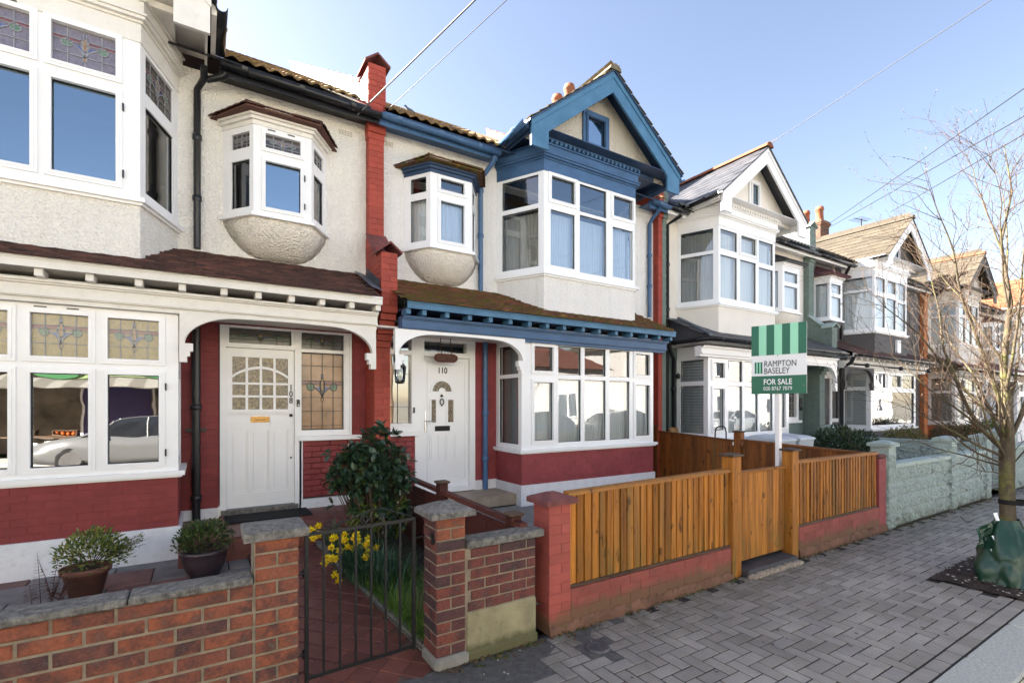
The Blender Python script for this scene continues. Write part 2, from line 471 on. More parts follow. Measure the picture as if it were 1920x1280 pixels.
def _paver():
    b = NB("grey_paving_block")
    v = b.pos()
    c = b.ramp(b.objrand(), [(0, (0.265, 0.238, 0.200)), (0.5, (0.32, 0.290, 0.246)), (0.85, (0.36, 0.327, 0.28)), (1, (0.29, 0.265, 0.235))])
    c = b.mix(1.0, c, b.ramp(b.noise(v, 260, 3, 0.7), [(0.3, 0.72), (0.72, 1.30)]), 'MULTIPLY')
    c = b.mix(1.0, c, b.ramp(b.noise(v, 1.6, 6, 0.7), [(0.3, 0.66), (0.68, 1.12)]), 'MULTIPLY')
    c = b.mix(b.ramp(b.noise(v, 7, 8, 0.8), [(0.60, 0), (0.72, 0.55)]), c, (0.085, 0.080, 0.072))
    sep = b.n("ShaderNodeSeparateXYZ"); b.l(v, sep.inputs[0])
    near = b.ramp(b.math('MULTIPLY', b.math('SUBTRACT', sep.outputs["Y"], 2.2), 1.5), [(0.1, 0), (0.9, 1)])
    g = b.math('MULTIPLY', near, b.ramp(b.noise(v, 5, 6, 0.75), [(0.38, 0), (0.62, 0.75)]))
    c = b.mix(g, c, (0.085, 0.080, 0.052))
    b.principled(c, 0.75, 0, 0.35, b.bump(b.noise(v, 220, 4, 0.7), 0.6, 0.004))
    return b.m
PAVER = _paver()
SLAB = simple("worn_garden_slab", (0.20, 0.185, 0.175), 0.75, 0.25, 5, 0.3, 60, rnd=0.25, dirt=0.6, dirtcol=(0.10, 0.095, 0.09))
SLAB_RED = simple("worn_red_garden_slab", (0.20, 0.10, 0.085), 0.75, 0.25, 5, 0.3, 60, rnd=0.2, dirt=0.6, dirtcol=(0.11, 0.10, 0.10))
QUARRY = simple("red_quarry_tile", (0.165, 0.056, 0.042), 0.45, 0.18, 6, 0.15, 60, rnd=0.22, dirt=0.35, dirtcol=(0.10, 0.06, 0.05))
BUFF_TILE = simple("buff_step_tile", (0.32, 0.26, 0.19), 0.5, 0.14, 8, 0.15, 60, rnd=0.15, dirt=0.4, dirtcol=(0.16, 0.13, 0.10))
TIMBER = timber("orange_stained_timber", (0.17, 0.055, 0.008), (0.53, 0.205, 0.024), rnd=0.48, green=0.8)
TIMBER_H = timber("orange_stained_rail", (0.20, 0.065, 0.010), (0.46, 0.18, 0.024), axis=0, green=0.2)
TIMBER_B = timber("shaded_side_fence_timber", (0.12, 0.036, 0.007), (0.28, 0.092, 0.014), green=0.1)  # darker copy of the fence timber, its shade put into the colour
TIMBER_BY = timber("shaded_side_fence_rail", (0.12, 0.038, 0.009), (0.25, 0.085, 0.016), axis=1, green=0.1)  # rails of the side fence, same shade in the colour
TIMBER_RED = timber("dark_red_stained_timber", (0.05, 0.012, 0.009), (0.115, 0.030, 0.020), axis=1, green=0.0)
TIMBER_DK = timber("weathered_cap_timber", (0.05, 0.028, 0.016), (0.14, 0.085, 0.05), axis=0, green=0.0)
TILE_A = rooftile("brown_clay_tile", [(0, (0.055, 0.030, 0.026)), (0.6, (0.09, 0.043, 0.034)), (1, (0.14, 0.062, 0.046))], moss=0.35, mosscol=(0.07, 0.06, 0.03), moss_lo=0.6)
TILE_B = rooftile("mossy_clay_tile", [(0, (0.10, 0.040, 0.024)), (0.6, (0.15, 0.058, 0.034)), (1, (0.22, 0.075, 0.048))], moss=0.95, mosscol=(0.135, 0.115, 0.018), lichen=0.8, moss_lo=0.455)
TILE_MAIN = rooftile("buff_interlocking_tile", [(0, (0.15, 0.09, 0.042)), (0.6, (0.23, 0.145, 0.065)), (1, (0.30, 0.20, 0.095))], moss=0.6, mosscol=(0.10, 0.08, 0.03), moss_lo=0.52)
TILE_GABLE = rooftile("grey_brown_tile", [(0, (0.13, 0.105, 0.07)), (1, (0.21, 0.17, 0.115))], moss=0.5, mosscol=(0.15, 0.13, 0.05))
SLATE = rooftile("blue_grey_slate", [(0, (0.050, 0.052, 0.060)), (1, (0.085, 0.085, 0.090))], rough=0.45, spec=0.5)
TILE_BEIGE = rooftile("beige_concrete_tile", [(0, (0.062, 0.051, 0.036)), (1, (0.092, 0.077, 0.055))], moss=0.25, mosscol=(0.06, 0.05, 0.03), moss_lo=0.6)
TILE_ORANGE = rooftile("orange_clay_tile", [(0, (0.22, 0.07, 0.033)), (1, (0.30, 0.11, 0.052))])
TILE_PURPLE = rooftile("purple_clay_tile", [(0, (0.12, 0.055, 0.06)), (1, (0.18, 0.08, 0.085))])
BLACK_SLATE = rooftile("dark_slate", [(0, (0.04, 0.042, 0.05)), (1, (0.065, 0.067, 0.075))], rough=0.5, spec=0.5)
LEAD = simple("lead_flashing", (0.16, 0.18, 0.21), 0.5, 0.3, 8, 0.3, 30, metal=0.3)
TERRACOTTA = simple("terracotta", (0.27, 0.095, 0.045), 0.7, 0.2, 8, 0.2, 50)
POT_CLAY = simple("old_clay_pot", (0.17, 0.075, 0.050), 0.75, 0.2, 8, 0.25, 50, dirt=0.35, dirtcol=(0.10, 0.07, 0.05))
POT_GLAZE = simple("glazed_dark_pot", (0.040, 0.024, 0.028), 0.35, 0.2, 8, 0.1, 40, spec=0.6)
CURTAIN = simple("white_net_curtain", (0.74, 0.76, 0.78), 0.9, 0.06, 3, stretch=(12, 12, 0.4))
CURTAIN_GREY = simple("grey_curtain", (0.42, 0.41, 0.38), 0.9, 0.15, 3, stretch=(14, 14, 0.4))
BLIND = simple("white_slat_blind", (0.68, 0.70, 0.72), 0.6, 0.04, 3)
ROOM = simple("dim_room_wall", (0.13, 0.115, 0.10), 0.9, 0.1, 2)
DARKCURT = simple("dark_brown_curtain", (0.05, 0.035, 0.03), 0.9, 0.2, 3, stretch=(14, 14, 0.4))
GLASS = glass("window_glass", base=0.09, gain=1.3, wave=0.0010, wscale=2.2)
GLASS_OLD = glass("wavy_window_glass", base=0.27, gain=1.6, wave=0.0008, wscale=3.0)
GLASS_UP = glass("blue_tinted_upper_glass", tint=(0.80, 0.86, 0.93), base=0.12, gain=1.5, wave=0.0010, reflect_tint=(0.78, 0.90, 1.0))  # bluer sky reflection put into the gloss colour
GLASS_SKY = glass("upper_window_glass", tint=(0.55, 0.62, 0.72), base=0.34, gain=2.0, wave=0.0012, reflect_tint=(0.68, 0.86, 1.0))  # gloss tinted blue to imitate a deep sky reflection
OBSCURE = stained("obscured_glass", (0.20, 0.145, 0.075), 0.25, 1.0, 70, 0.8)
ST_PURPLE = stained("sky_toned_leaded_glass", (0.17, 0.15, 0.19))  # sky reflection painted into the colour of the upper lights
ST_AMBER = stained("amber_lit_leaded_glass", (0.27, 0.21, 0.10))  # room light and street reflection painted into the lower lights' colour
ST_PEACH = stained("peach_leaded_glass", (0.33, 0.185, 0.095), var=0.35, nscale=3.5)
ST_DARK = stained("dark_leaded_glass", (0.055, 0.045, 0.04))
ST_GREEN = stained("green_leaded_glass", (0.10, 0.20, 0.12))
ST_RED = stained("red_leaded_glass", (0.17, 0.055, 0.06))
ST_BLUE = stained("blue_leaded_glass", (0.07, 0.10, 0.25))
ST_TULIP = stained("golden_leaded_glass", (0.30, 0.17, 0.07))
CAME = simple("lead_came", (0.30, 0.30, 0.31), 0.5, 0.1, 8, metal=0.3)
CAME_DARK = simple("dark_lead_came", (0.06, 0.055, 0.05), 0.5, 0.1, 8, metal=0.3)
BRASS = simple("polished_brass", (0.62, 0.36, 0.14), 0.25, 0.1, 8, metal=1.0)
DARKMETAL = simple("dark_metal", (0.015, 0.015, 0.016), 0.4, 0.15, 8, metal=0.6)
CHROME = simple("satin_chrome", (0.6, 0.6, 0.6), 0.25, 0.05, 8, metal=1.0)
RUBBER = simple("black_rubber", (0.008, 0.008, 0.009), 0.85, 0.2, 30, 0.5, 150)
D = 6.74            # main upper wall plane
BF = 6.00           # front plane of the bays

# ------------------------------------------------------------------ shared piece meshes
def brick_mesh(name, mat, L=0.215, H=0.065, T=0.05, j=0.0035, c=0.005, seed=0):
    """outer half of a brick: front at -y, centre of face at origin"""
    r = random.Random(seed)
    m = MB(); x, z = L / 2, H / 2
    def q(v): return v + r.uniform(-j, j)
    F = [(q(-x + c), 0, q(-z + c)), (q(x - c), 0, q(-z + c)), (q(x - c), 0, q(z - c)), (q(-x + c), 0, q(z - c))]
    Bq = [(-x, c, -z), (x, c, -z), (x, c, z), (-x, c, z)]
    K = [(-x, T, -z), (x, T, -z), (x, T, z), (-x, T, z)]
    m.add(F + Bq + K, [(0, 1, 2, 3)] + [(i, 4 + i, 4 + (i + 1) % 4, (i + 1) % 4) for i in range(4)] + [(4 + i, 8 + i, 8 + (i + 1) % 4, 4 + (i + 1) % 4) for i in range(4)])
    return m.mesh(name, mat)

_bm = {}
def bricks_for(mat, T=0.05):
    k = (mat.name, T)
    if k not in _bm:
        pn = 'paint' in mat.name
        _bm[k] = [brick_mesh("brick_shape", mat, seed=i, T=T, c=0.002 if pn else 0.006, j=0.0015 if pn else 0.0045) for i in range(5)]
    return _bm[k]

def brick_field(parent, mat, fr, a0, a1, z0, z1, proud=0.0, pitch=0.225, course=0.075, skip=None, phase=0.0, T=0.05, joint=0.010, bond='stretcher', name='brick', xoff=0):
    """lays bricks on plane fr between a0..a1 and z0..z1; bricks are cut at the ends"""
    ms = bricks_for(mat, T)
    ox, oy, ux, uy, nx, ny = fr[:6]
    rz = math.atan2(uy, ux)
    n = int(round((z1 - z0) / course)); ch = (z1 - z0) / max(n, 1)
    cnt = 0
    for k in range(n):
        zc = z0 + (k + 0.5) * ch
        if bond == 'header': p, off = pitch / 2, 0.0
        else: p, off = pitch, (pitch / 2 if k % 2 else 0.0)
        a = a0 - off - phase
        while a < a1 - 0.004:
            b0, b1 = max(a, a0), min(a + p, a1)
            a += p
            if b1 - b0 < 0.03: continue
            if skip and skip((b0 + b1) / 2, zc): continue
            L = b1 - b0 - joint
            am = (b0 + b1) / 2
            pr = proud + random.uniform(-0.0015, 0.0015)
            inst(name, random.choice(ms), parent, (ox + ux * am - nx * pr, oy + uy * am - ny * pr, zc), (0, 0, rz + random.uniform(-0.004, 0.004)), (L / 0.215, 1, (ch - joint) / 0.065))
            cnt += 1
    return cnt

def tile_mesh_plain(name, mat, w=0.165, l=0.19, t=0.013, camber=0.004, seed=0):
    r = random.Random(seed); m = MB()
    h = w / 2 - 0.0015
    xs = [-h, 0, h]; j = lambda: r.uniform(-0.003, 0.003)
    e = j()
    bot = [(xs[0], e + j(), t * 0.55), (xs[1], e, t * 0.55 + camber), (xs[2], e + j(), t * 0.55)]
    bt = [(x, y, z + t) for x, y, z in bot]
    top = [(xs[0], l, t), (xs[1], l, t + camber), (xs[2], l, t)]
    top = [(x, y, z - t * 0.95) for x, y, z in top]
    m.add(bot + bt + top, [(0, 1, 4, 3), (1, 2, 5, 4), (3, 4, 7, 6), (4, 5, 8, 7), (0, 3, 6), (2, 8, 5)])
    return m.mesh(name, mat)

def tile_mesh_roll(name, mat, w=0.30, l=0.42, t=0.02, h=0.035):
    m = MB(); m.smooth = False
    n = 12; rows = []
    prof = []
    for i in range(n + 1):
        x = -w / 2 + w * i / n
        ph = (i / n * 2) % 1.0
        z = h * max(0.0, math.sin(ph * math.pi * 1.0)) ** 1.5 if ph < 0.999 else 0
        prof.append((x, z))
    v = [(x, 0, z + 0.004) for x, z in prof] + [(x, 0, z + t + 0.010) for x, z in prof] + [(x, l, z + t - 0.012) for x, z in prof]
    k = n + 1
    f = []
    for i in range(n):
        f.append((i, i + 1, k + i + 1, k + i)); f.append((k + i, k + i + 1, 2 * k + i + 1, 2 * k + i))
    m.add(v, f)
    return m.mesh(name, mat)

def tile_field(parent, name, meshes, O, U, V, nu, nv, du, dv, limit=300, mask=None, jit=0.004, stag=True, key=None):
    """rows of tiles; the nearest `limit` are objects, the rest one joined mesh"""
    U = Vector(U).normalized(); V = Vector(V).normalized(); N = U.cross(V).normalized(); O = Vector(O)
    M3 = Matrix((U, V, N)).transposed()
    eul = M3.to_euler()
    spots = []
    for k in range(nv):
        for i in range(nu + (1 if stag and k % 2 else 0)):
            p = O + U * ((i + (0.0 if (stag and k % 2) else 0.5)) * du) + V * (k * dv)
            if mask and not mask(p): continue
            spots.append(p)
    cp = Vector((0, 0, 1.7))
    spots.sort(key=key or (lambda p: (p - cp).length))
    for p in spots[:limit]:
        e = Euler((eul.x + random.uniform(-jit, jit) * 2, eul.y + random.uniform(-jit, jit) * 2, eul.z + random.uniform(-jit, jit)))
        inst(name, random.choice(meshes), parent, p + N * random.uniform(-0.002, 0.002), e)
    rest = spots[limit:]
    if rest:
        m = MB()
        for p in rest:
            me = random.choice(meshes)
            m.add([p + M3 @ v.co for v in me.vertices], [tuple(f.vertices) for f in me.polygons])
        m.build(name + "_rows", meshes[0].materials[0], parent, kind='stuff')

# ------------------------------------------------------------------ walls with openings
def wall_grid(mb, fr, a0, a1, z0, z1, holes, depth=0.2, d=0.0):
    xs = sorted({a0, a1, *[min(max(h[0], a0), a1) for h in holes], *[min(max(h[1], a0), a1) for h in holes]})
    zs = sorted({z0, z1, *[min(max(h[2], z0), z1) for h in holes], *[min(max(h[3], z0), z1) for h in holes]})
    def inh(x, z): return any(h[0] < x < h[1] and h[2] < z < h[3] for h in holes)
    for i in range(len(xs) - 1):
        for k in range(len(zs) - 1):
            if not inh((xs[i] + xs[i + 1]) / 2, (zs[k] + zs[k + 1]) / 2):
                mb.oq(fr, xs[i], xs[i + 1], d, zs[k], zs[k + 1])
    ox, oy, ux, uy, nx, ny = fr[:6]
    def P(a, dd, z): return (ox + ux * a + nx * dd, oy + uy * a + ny * dd, z)
    for h0, h1, h2, h3 in holes:
        for (A, B) in (((h0, h2), (h1, h2)), ((h1, h2), (h1, h3)), ((h1, h3), (h0, h3)), ((h0, h3), (h0, h2))):
            mb.add([P(A[0], d, A[1]), P(B[0], d, B[1]), P(B[0], d + depth, B[1]), P(A[0], d + depth, A[1])], [(0, 1, 2, 3)])

# ------------------------------------------------------------------ windows
def leaded(parent, fr, a0, a1, z0, z1, base, came, d=0.045, tall=False):
    """leaded light with a stylised flower: coloured pieces and cames are real pieces proud of the sheet"""
    m = MB(); w, h = a1 - a0, z1 - z0; ac = (a0 + a1) / 2
    H = h if not tall else w * 1.0
    ztop = z1 if not tall else z1 - h * 0.22
    def Q(x, y): return (ac + x * w / 2, ztop - y * H)
    m.cur = 1; m.oq(fr, a0, a1, d, z0, z1)
    def ell(cx, cy, rx, ry, mi, n=12, tilt=0.0, dd=0.003):
        m.cur = mi
        pts = []
        for i in range(n):
            t = 2 * math.pi * i / n
            x, y = rx * math.cos(t), ry * math.sin(t)
            X_, Y_ = cx + x * math.cos(tilt) - y * math.sin(tilt) * H / (w / 2), cy + y * math.cos(tilt) + x * math.sin(tilt) * (w / 2) / H
            pts.append(Q(X_, Y_))
        pts.reverse()
        ar = sum(pts[i][0] * pts[(i + 1) % n][1] - pts[(i + 1) % n][0] * pts[i][1] for i in range(n))
        if ar < 0: pts.reverse()
        m.poly(fr, pts, d - dd)
        m.cur = 0
        line(pts + [pts[0]], 0.004, False)
    def line(pts, r=0.004, q=True):
        m.cur = 0
        P = [Q(*p) if q else p for p in pts]
        for (xa, za), (xb, zb) in zip(P[:-1], P[1:]):
            dx, dz = xb - xa, zb - za; l = math.hypot(dx, dz) or 1
            ex, ez = -dz / l * r, dx / l * r
            pp = [(xa - ex, za - ez), (xb - ex, zb - ez), (xb + ex, zb + ez), (xa + ex, za + ez)]
            ar = sum(pp[i][0] * pp[(i + 1) % 4][1] - pp[(i + 1) % 4][0] * pp[i][1] for i in range(4))
            if ar < 0: pp.reverse()
            m.opoly(fr, pp, d - 0.008, d - 0.001)
    # red band
    m.cur = 2
    A, B_ = Q(-1, 0.36), Q(1, 0.27)
    m.poly(fr, [(A[0], A[1]), (B_[0], A[1]), (B_[0], B_[1]), (A[0], B_[1])], d - 0.0015)
    # grid cames
    z_lo = 1.0 if not tall else (ztop - z0) / H
    z_hi = 0.0 if not tall else -(z1 - ztop) / H
    for x in (-0.52, 0.52): line([(x, z_hi), (x, z_lo)], 0.004)
    for y in (0.27, 0.36): line([(-1, y), (1, y)], 0.0035)
    line([(-1, 0.68), (1, 0.68)], 0.0035)
    line([(0, 0.78), (0, z_lo)], 0.0035); line([(0, z_hi), (0, 0.12)], 0.0035)
    if tall:
        y = 1.02
        while y < z_lo - 0.1:
            line([(-1, y), (1, y)], 0.0035); y += 0.36
        line([(-1, -0.1), (1, -0.1)], 0.0035)
    for x in (-1, 1): line([(x * 0.985, z_hi), (x * 0.985, z_lo)], 0.007)
    for y in (z_hi + 0.015, z_lo - 0.015): line([(-1, y), (1, y)], 0.006)
    for sx in (-1, 1):
        m.cur = 4
        t = [Q(0, 0.62), Q(sx * 0.12, 0.42), Q(sx * 0.36, 0.42)]
        if sx > 0: t.reverse()
        ar = sum(t[i][0] * t[(i + 1) % 3][1] - t[(i + 1) % 3][0] * t[i][1] for i in range(3))
        if ar < 0: t.reverse()
        m.poly(fr, t, d - 0.0022)
        ell(sx * 0.55, 0.42, 0.17, 0.095, 3, tilt=sx * 0.18)
        line([(sx * 0.40, 0.42), (sx * 0.70, 0.42)], 0.002)
        line([(0, 0.68), (sx * 0.10, 0.56), (sx * 0.24, 0.48), (sx * 0.40, 0.43)], 0.005)
        line([(0, 0.64), (sx * 0.06, 0.56), (sx * 0.13, 0.40), (sx * 0.10, 0.26)], 0.003)
    ell(0, 0.36, 0.085, 0.17, 5, dd=0.0035)
    ell(0, 0.15, 0.05, 0.055, 4)
    ell(0, 0.73, 0.06, 0.065, 5)
    line([(0, 0.52), (0, 0.68)], 0.004)
    return m.build("leaded_pane", [came, base, ST_RED, ST_GREEN, ST_BLUE, ST_TULIP], parent)

def curtain(parent, fr, a0, a1, z0, z1, d=0.16, mat=None, folds=0.055, amp=0.018, gather=None, name="curtain"):
    m = MB(); m.smooth = True
    n = max(8, int((a1 - a0) / 0.012))
    ox, oy, ux, uy, nx, ny = fr[:6]
    ph = random.uniform(0, 6); rows = []
    nz = 6
    for k in range(nz + 1):
        f = k / nz; z = z0 + (z1 - z0) * f; r = []
        for i in range(n + 1):
            a = a0 + (a1 - a0) * i / n
            if gather:
                side, width = gather
                sq = 1 - (1 - width) * math.sin(min(1, (1 - f) * 1.4) * math.pi / 2) ** 2
                a = a0 + (a - a0) * sq if side < 0 else a1 - (a1 - a) * sq
            w = math.sin(i / n * (a1 - a0) / folds * 6.283 + ph + math.sin(i * 0.13 + ph) * 1.6) * amp * (0.7 + 0.5 * math.sin(i * 0.05 + ph))
            dd = d + w + math.sin(f * 3 + ph) * 0.006
            r.append((ox + ux * a + nx * dd, oy + uy * a + ny * dd, z))
        rows.append(r)
    m.loft(rows, False, False)
    return m.build(name, mat or CURTAIN, parent)

def blind(parent, fr, a0, a1, z0, z1, d=0.09, mat=None):
    m = MB(); z = z0
    ox, oy, ux, uy, nx, ny = fr[:6]
    while z < z1:
        P = lambda a, dd, zz: (ox + ux * a + nx * dd, oy + uy * a + ny * dd, zz)
        m.add([P(a0, d, z), P(a1, d, z), P(a1, d + 0.03, z + 0.052), P(a0, d + 0.03, z + 0.052)], [(0, 1, 2, 3)])
        z += 0.058
    return m.build("blind", mat or BLIND, parent)

def window(house, p0, p1, z0, z1, cols, fmat=None, gmat=None, name="window", thick=0.07, back=None, leads=None, label=None, hinges=False, sashw=0.045, gmat_top=None):
    fmat = fmat or UPVC; gmat = gmat or GLASS
    fr = frame(p0, p1); L = fr[6]
    m = MB()
    edge = 0.002
    for c in cols:
        m.ob(fr, edge, c[0], 0, thick, z0, z1)
        zz = z0
        for r in c[2]:
            m.ob(fr, c[0], c[1], 0.002, thick - 0.003, zz, r[0]); zz = r[1]
        m.ob(fr, c[0], c[1], 0.002, thick - 0.003, zz, z1)
        edge = c[1]
    m.ob(fr, edge, L - 0.002, 0, thick, z0, z1)
    w = m.build(name, fmat, house, label=label)
    if back: w_back = back
    for c in cols:
        for ri, r in enumerate(c[2]):
            op = r[2] if len(r) > 2 else ''
            a0, a1 = c[0], c[1]; b0, b1 = r[0], r[1]
            g = gmat_top if (gmat_top and ri == len(c[2]) - 1) else gmat
            if 's' in op:
                q = MB(); sw = sashw
                for i, (o, dd) in enumerate(((sw, -0.016), (sw * 0.42, -0.022))):
                    e = 0.003 + 0.003 * i
                    q.ob(fr, a0 - o, a0 + e, dd, 0.05 - i * .002, b0 - o, b1 + o); q.ob(fr, a1 - e, a1 + o, dd, 0.05 - i * .002, b0 - o, b1 + o)
                    q.ob(fr, a0 + e, a1 - e, dd + .0005, 0.049 - i * .002, b0 - o, b0 + e); q.ob(fr, a0 + e, a1 - e, dd + .0005, 0.049 - i * .002, b1 - e, b1 + o)
                sh = q.build("sash", fmat, w)
                if hinges and 'h' in op:
                    hb = MB()
                    hb.ob(fr, a1 + sw - 0.002, a1 + sw + 0.012, -0.024, 0, b0 + 0.06, b0 + 0.13)
                    hb.ob(fr, a1 + sw - 0.002, a1 + sw + 0.012, -0.024, 0, b1 - 0.15, b1 - 0.08)
                    hb.build("hinge", BLACK, w)
                if hinges and 't' in op:
                    hb = MB()
                    for t in (0.08, 0.62): hb.ob(fr, a0 + (a1 - a0) * t, a0 + (a1 - a0) * (t + 0.2), -0.024, 0, b1 + sw - 0.002, b1 + sw + 0.008)
                    hb.build("hinge", BLACK, w)
            if 'L' in op and leads:
                leaded(w, fr, a0, a1, b0, b1, leads[0], leads[1], d=0.03)
            else:
                q = MB(); q.oq(fr, a0 - 0.004, a1 + 0.004, 0.035, b0 - 0.004, b1 + 0.004)
                q.build("pane", g, w)
                # thin dark gasket round the glass
                k = MB(); e = 0.006 + (0.006 if 's' in op else 0.0)
                k.ob(fr, a0, a0 + e, 0.02, 0.034, b0, b1); k.ob(fr, a1 - e, a1, 0.02, 0.034, b0, b1)
                k.ob(fr, a0 + e, a1 - e, 0.02, 0.034, b0, b0 + e); k.ob(fr, a0 + e, a1 - e, 0.02, 0.034, b1 - e, b1)
                k.build("gasket", RUBBER, w)
    return w, fr

def offset_plan(pts, d):
    """offset an open plan polyline outwards (towards the street), pts run left to right"""
    out = []
    n = len(pts)
    for i, p in enumerate(pts):
        ns = []
        if i > 0: ns.append(frame(pts[i - 1], p)[4:6])
        if i < n - 1: ns.append(frame(p, pts[i + 1])[4:6])
        nx = sum(v[0] for v in ns) / len(ns); ny = sum(v[1] for v in ns) / len(ns)
        l = nx * nx + ny * ny
        out.append((p[0] - nx / l * d, p[1] - ny / l * d))
    return out

def strip(mb, pts, d0, d1, z0, z1):
    """moulding that follows an open plan polyline, from offset d0 (inside) to d1 (outside)"""
    a = offset_plan(pts, d1); b = offset_plan(pts, d0)
    for i in range(len(pts) - 1):
        mb.hexa([(*a[i], z0), (*a[i + 1], z0), (*b[i + 1], z0), (*b[i], z0), (*a[i], z1), (*a[i + 1], z1), (*b[i + 1], z1), (*b[i], z1)])

def gutter(house, pts, mat, r=0.055, label=None, name="gutter"):
    """half-round gutter along pts (world points along its rim)"""
    m = MB(); m.smooth = True
    P = [Vector(p) for p in pts]
    rings = []
    for i, p in enumerate(P):
        t = (P[min(i + 1, len(P) - 1)] - P[max(i - 1, 0)]); t.z = 0; t.normalize()
        sd = Vector((t.y, -t.x, 0))
        rings.append([p + sd * math.cos(math.pi * k / 8) * r - Vector((0, 0, 1)) * math.sin(math.pi * k / 8) * r * 1.1 for k in range(9)] +
                     [p + sd * math.cos(math.pi * k / 8) * (r - 0.008) - Vector((0, 0, 1)) * math.sin(math.pi * k / 8) * (r - 0.008) * 1.1 for k in range(8, -1, -1)])
    m.loft(rings, True, True)
    # union clips
    for a, b in zip(P[:-1], P[1:]):
        L = (b - a).length; n = int(L / 0.85)
        for k in range(n + 1):
            c = a + (b - a) * ((k + 0.4) / (n + 1)); t = (b - a).normalized() * 0.03
            sd = Vector((t.y, -t.x, 0)).normalized()
            rg = []
            for e in (-1, 1):
                rg.append([c + t * e + sd * math.cos(math.pi * q / 8) * (r + 0.008) - Vector((0, 0, 1)) * math.sin(math.pi * q / 8) * (r + 0.008) * 1.1 + Vector((0, 0, 0.004)) for q in range(9)])
            m.loft(rg, False, False)
    return m.build(name, mat, house, label=label)

def pipe(house, pts, mat, r=0.036, collars=(), name="downpipe", label=None, brackets=()):
    m = MB(); m.tube(pts, r, 12)
    for z in collars:
        # collar on the vertical run nearest that height
        for a, b in zip(pts[:-1], pts[1:]):
            lo, hi = min(a[2], b[2]), max(a[2], b[2])
            if lo <= z <= hi and abs(a[0] - b[0]) < 0.02 and abs(a[1] - b[1]) < 0.02:
                m.tube([(a[0], a[1], z - 0.03), (a[0], a[1], z - 0.012), (a[0], a[1], z + 0.03), (a[0], a[1], z + 0.036)], [r * 1.18, r * 1.32, r * 1.32, r * 1.1], 12)
    for z in brackets:
        x, y = pts[-1][0], pts[-1][1]
        m.box(x - 0.10, x + 0.10, y - 0.006, y + 0.03, z - 0.018, z + 0.018)
    return m.build(name, mat, house, label=label)

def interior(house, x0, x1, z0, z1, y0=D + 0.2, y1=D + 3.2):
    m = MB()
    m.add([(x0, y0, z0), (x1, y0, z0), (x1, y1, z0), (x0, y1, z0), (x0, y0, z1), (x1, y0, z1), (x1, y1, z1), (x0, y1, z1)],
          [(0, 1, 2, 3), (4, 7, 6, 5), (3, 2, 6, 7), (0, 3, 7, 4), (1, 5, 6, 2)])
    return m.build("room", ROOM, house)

def arch_board(house, x0, x1, ztop, drop, mat, rise=0.44, zs=2.575, y0=5.925, y1=5.998, lw=0.045, mirror_left=True, name="porch_arch"):
    """spandrel board with rounded shoulders, a raised lip and scrolled feet"""
    m = MB(); n = 40
    fr = (x0, y0, 1, 0, 0, 1)
    L = x1 - x0
    top = []; bot = []
    def zb(a):
        e = min(a, L - a)
        k = max(0.0, 1 - (e - lw) / rise)
        crown = 0.03 * math.sin(math.pi * a / L)
        if e < lw: return drop
        return zs - crown * 0 + crown - (zs - drop - 0.10) * (1 - math.sqrt(max(0, 1 - k ** 2)))
    As = sorted(set([0, lw - 1e-4, lw + 1e-4, L - lw - 1e-4, L - lw + 1e-4, L] + [lw + (L - 2 * lw) * (0.5 - 0.5 * math.cos(math.pi * i / n)) for i in range(n + 1)]))
    for a, b in zip(As[:-1], As[1:]):
        m.hexa([(x0 + a, y0, zb(a)), (x0 + b, y0, zb(b)), (x0 + b, y1, zb(b)), (x0 + a, y1, zb(a)), (x0 + a, y0, ztop), (x0 + b, y0, ztop), (x0 + b, y1, ztop), (x0 + a, y1, ztop)])
        if lw < (a + b) / 2 < L - lw:      # lip that follows the curve
            m.hexa([(x0 + a, y0 - 0.014, zb(a) - 0.004), (x0 + b, y0 - 0.014, zb(b) - 0.004), (x0 + b, y0 + 0.01, zb(b) - 0.004), (x0 + a, y0 + 0.01, zb(a) - 0.004),
                    (x0 + a, y0 - 0.014, zb(a) + 0.022), (x0 + b, y0 - 0.014, zb(b) + 0.022), (x0 + b, y0 + 0.01, zb(b) + 0.022), (x0 + a, y0 + 0.01, zb(a) + 0.022)])
    for e in (0, 1):                       # stepped foot
        for w_, za, zc in ((0.115, drop + 0.02, drop + 0.10), (0.09, drop - 0.03, drop + 0.02), (0.065, drop - 0.09, drop - 0.03)):
            xa = x0 if e == 0 else x1 - w_
            m.box(xa, xa + w_, y0 - 0.006, y1 + 0.004, za, zc)
    return m.build(name, mat, house)

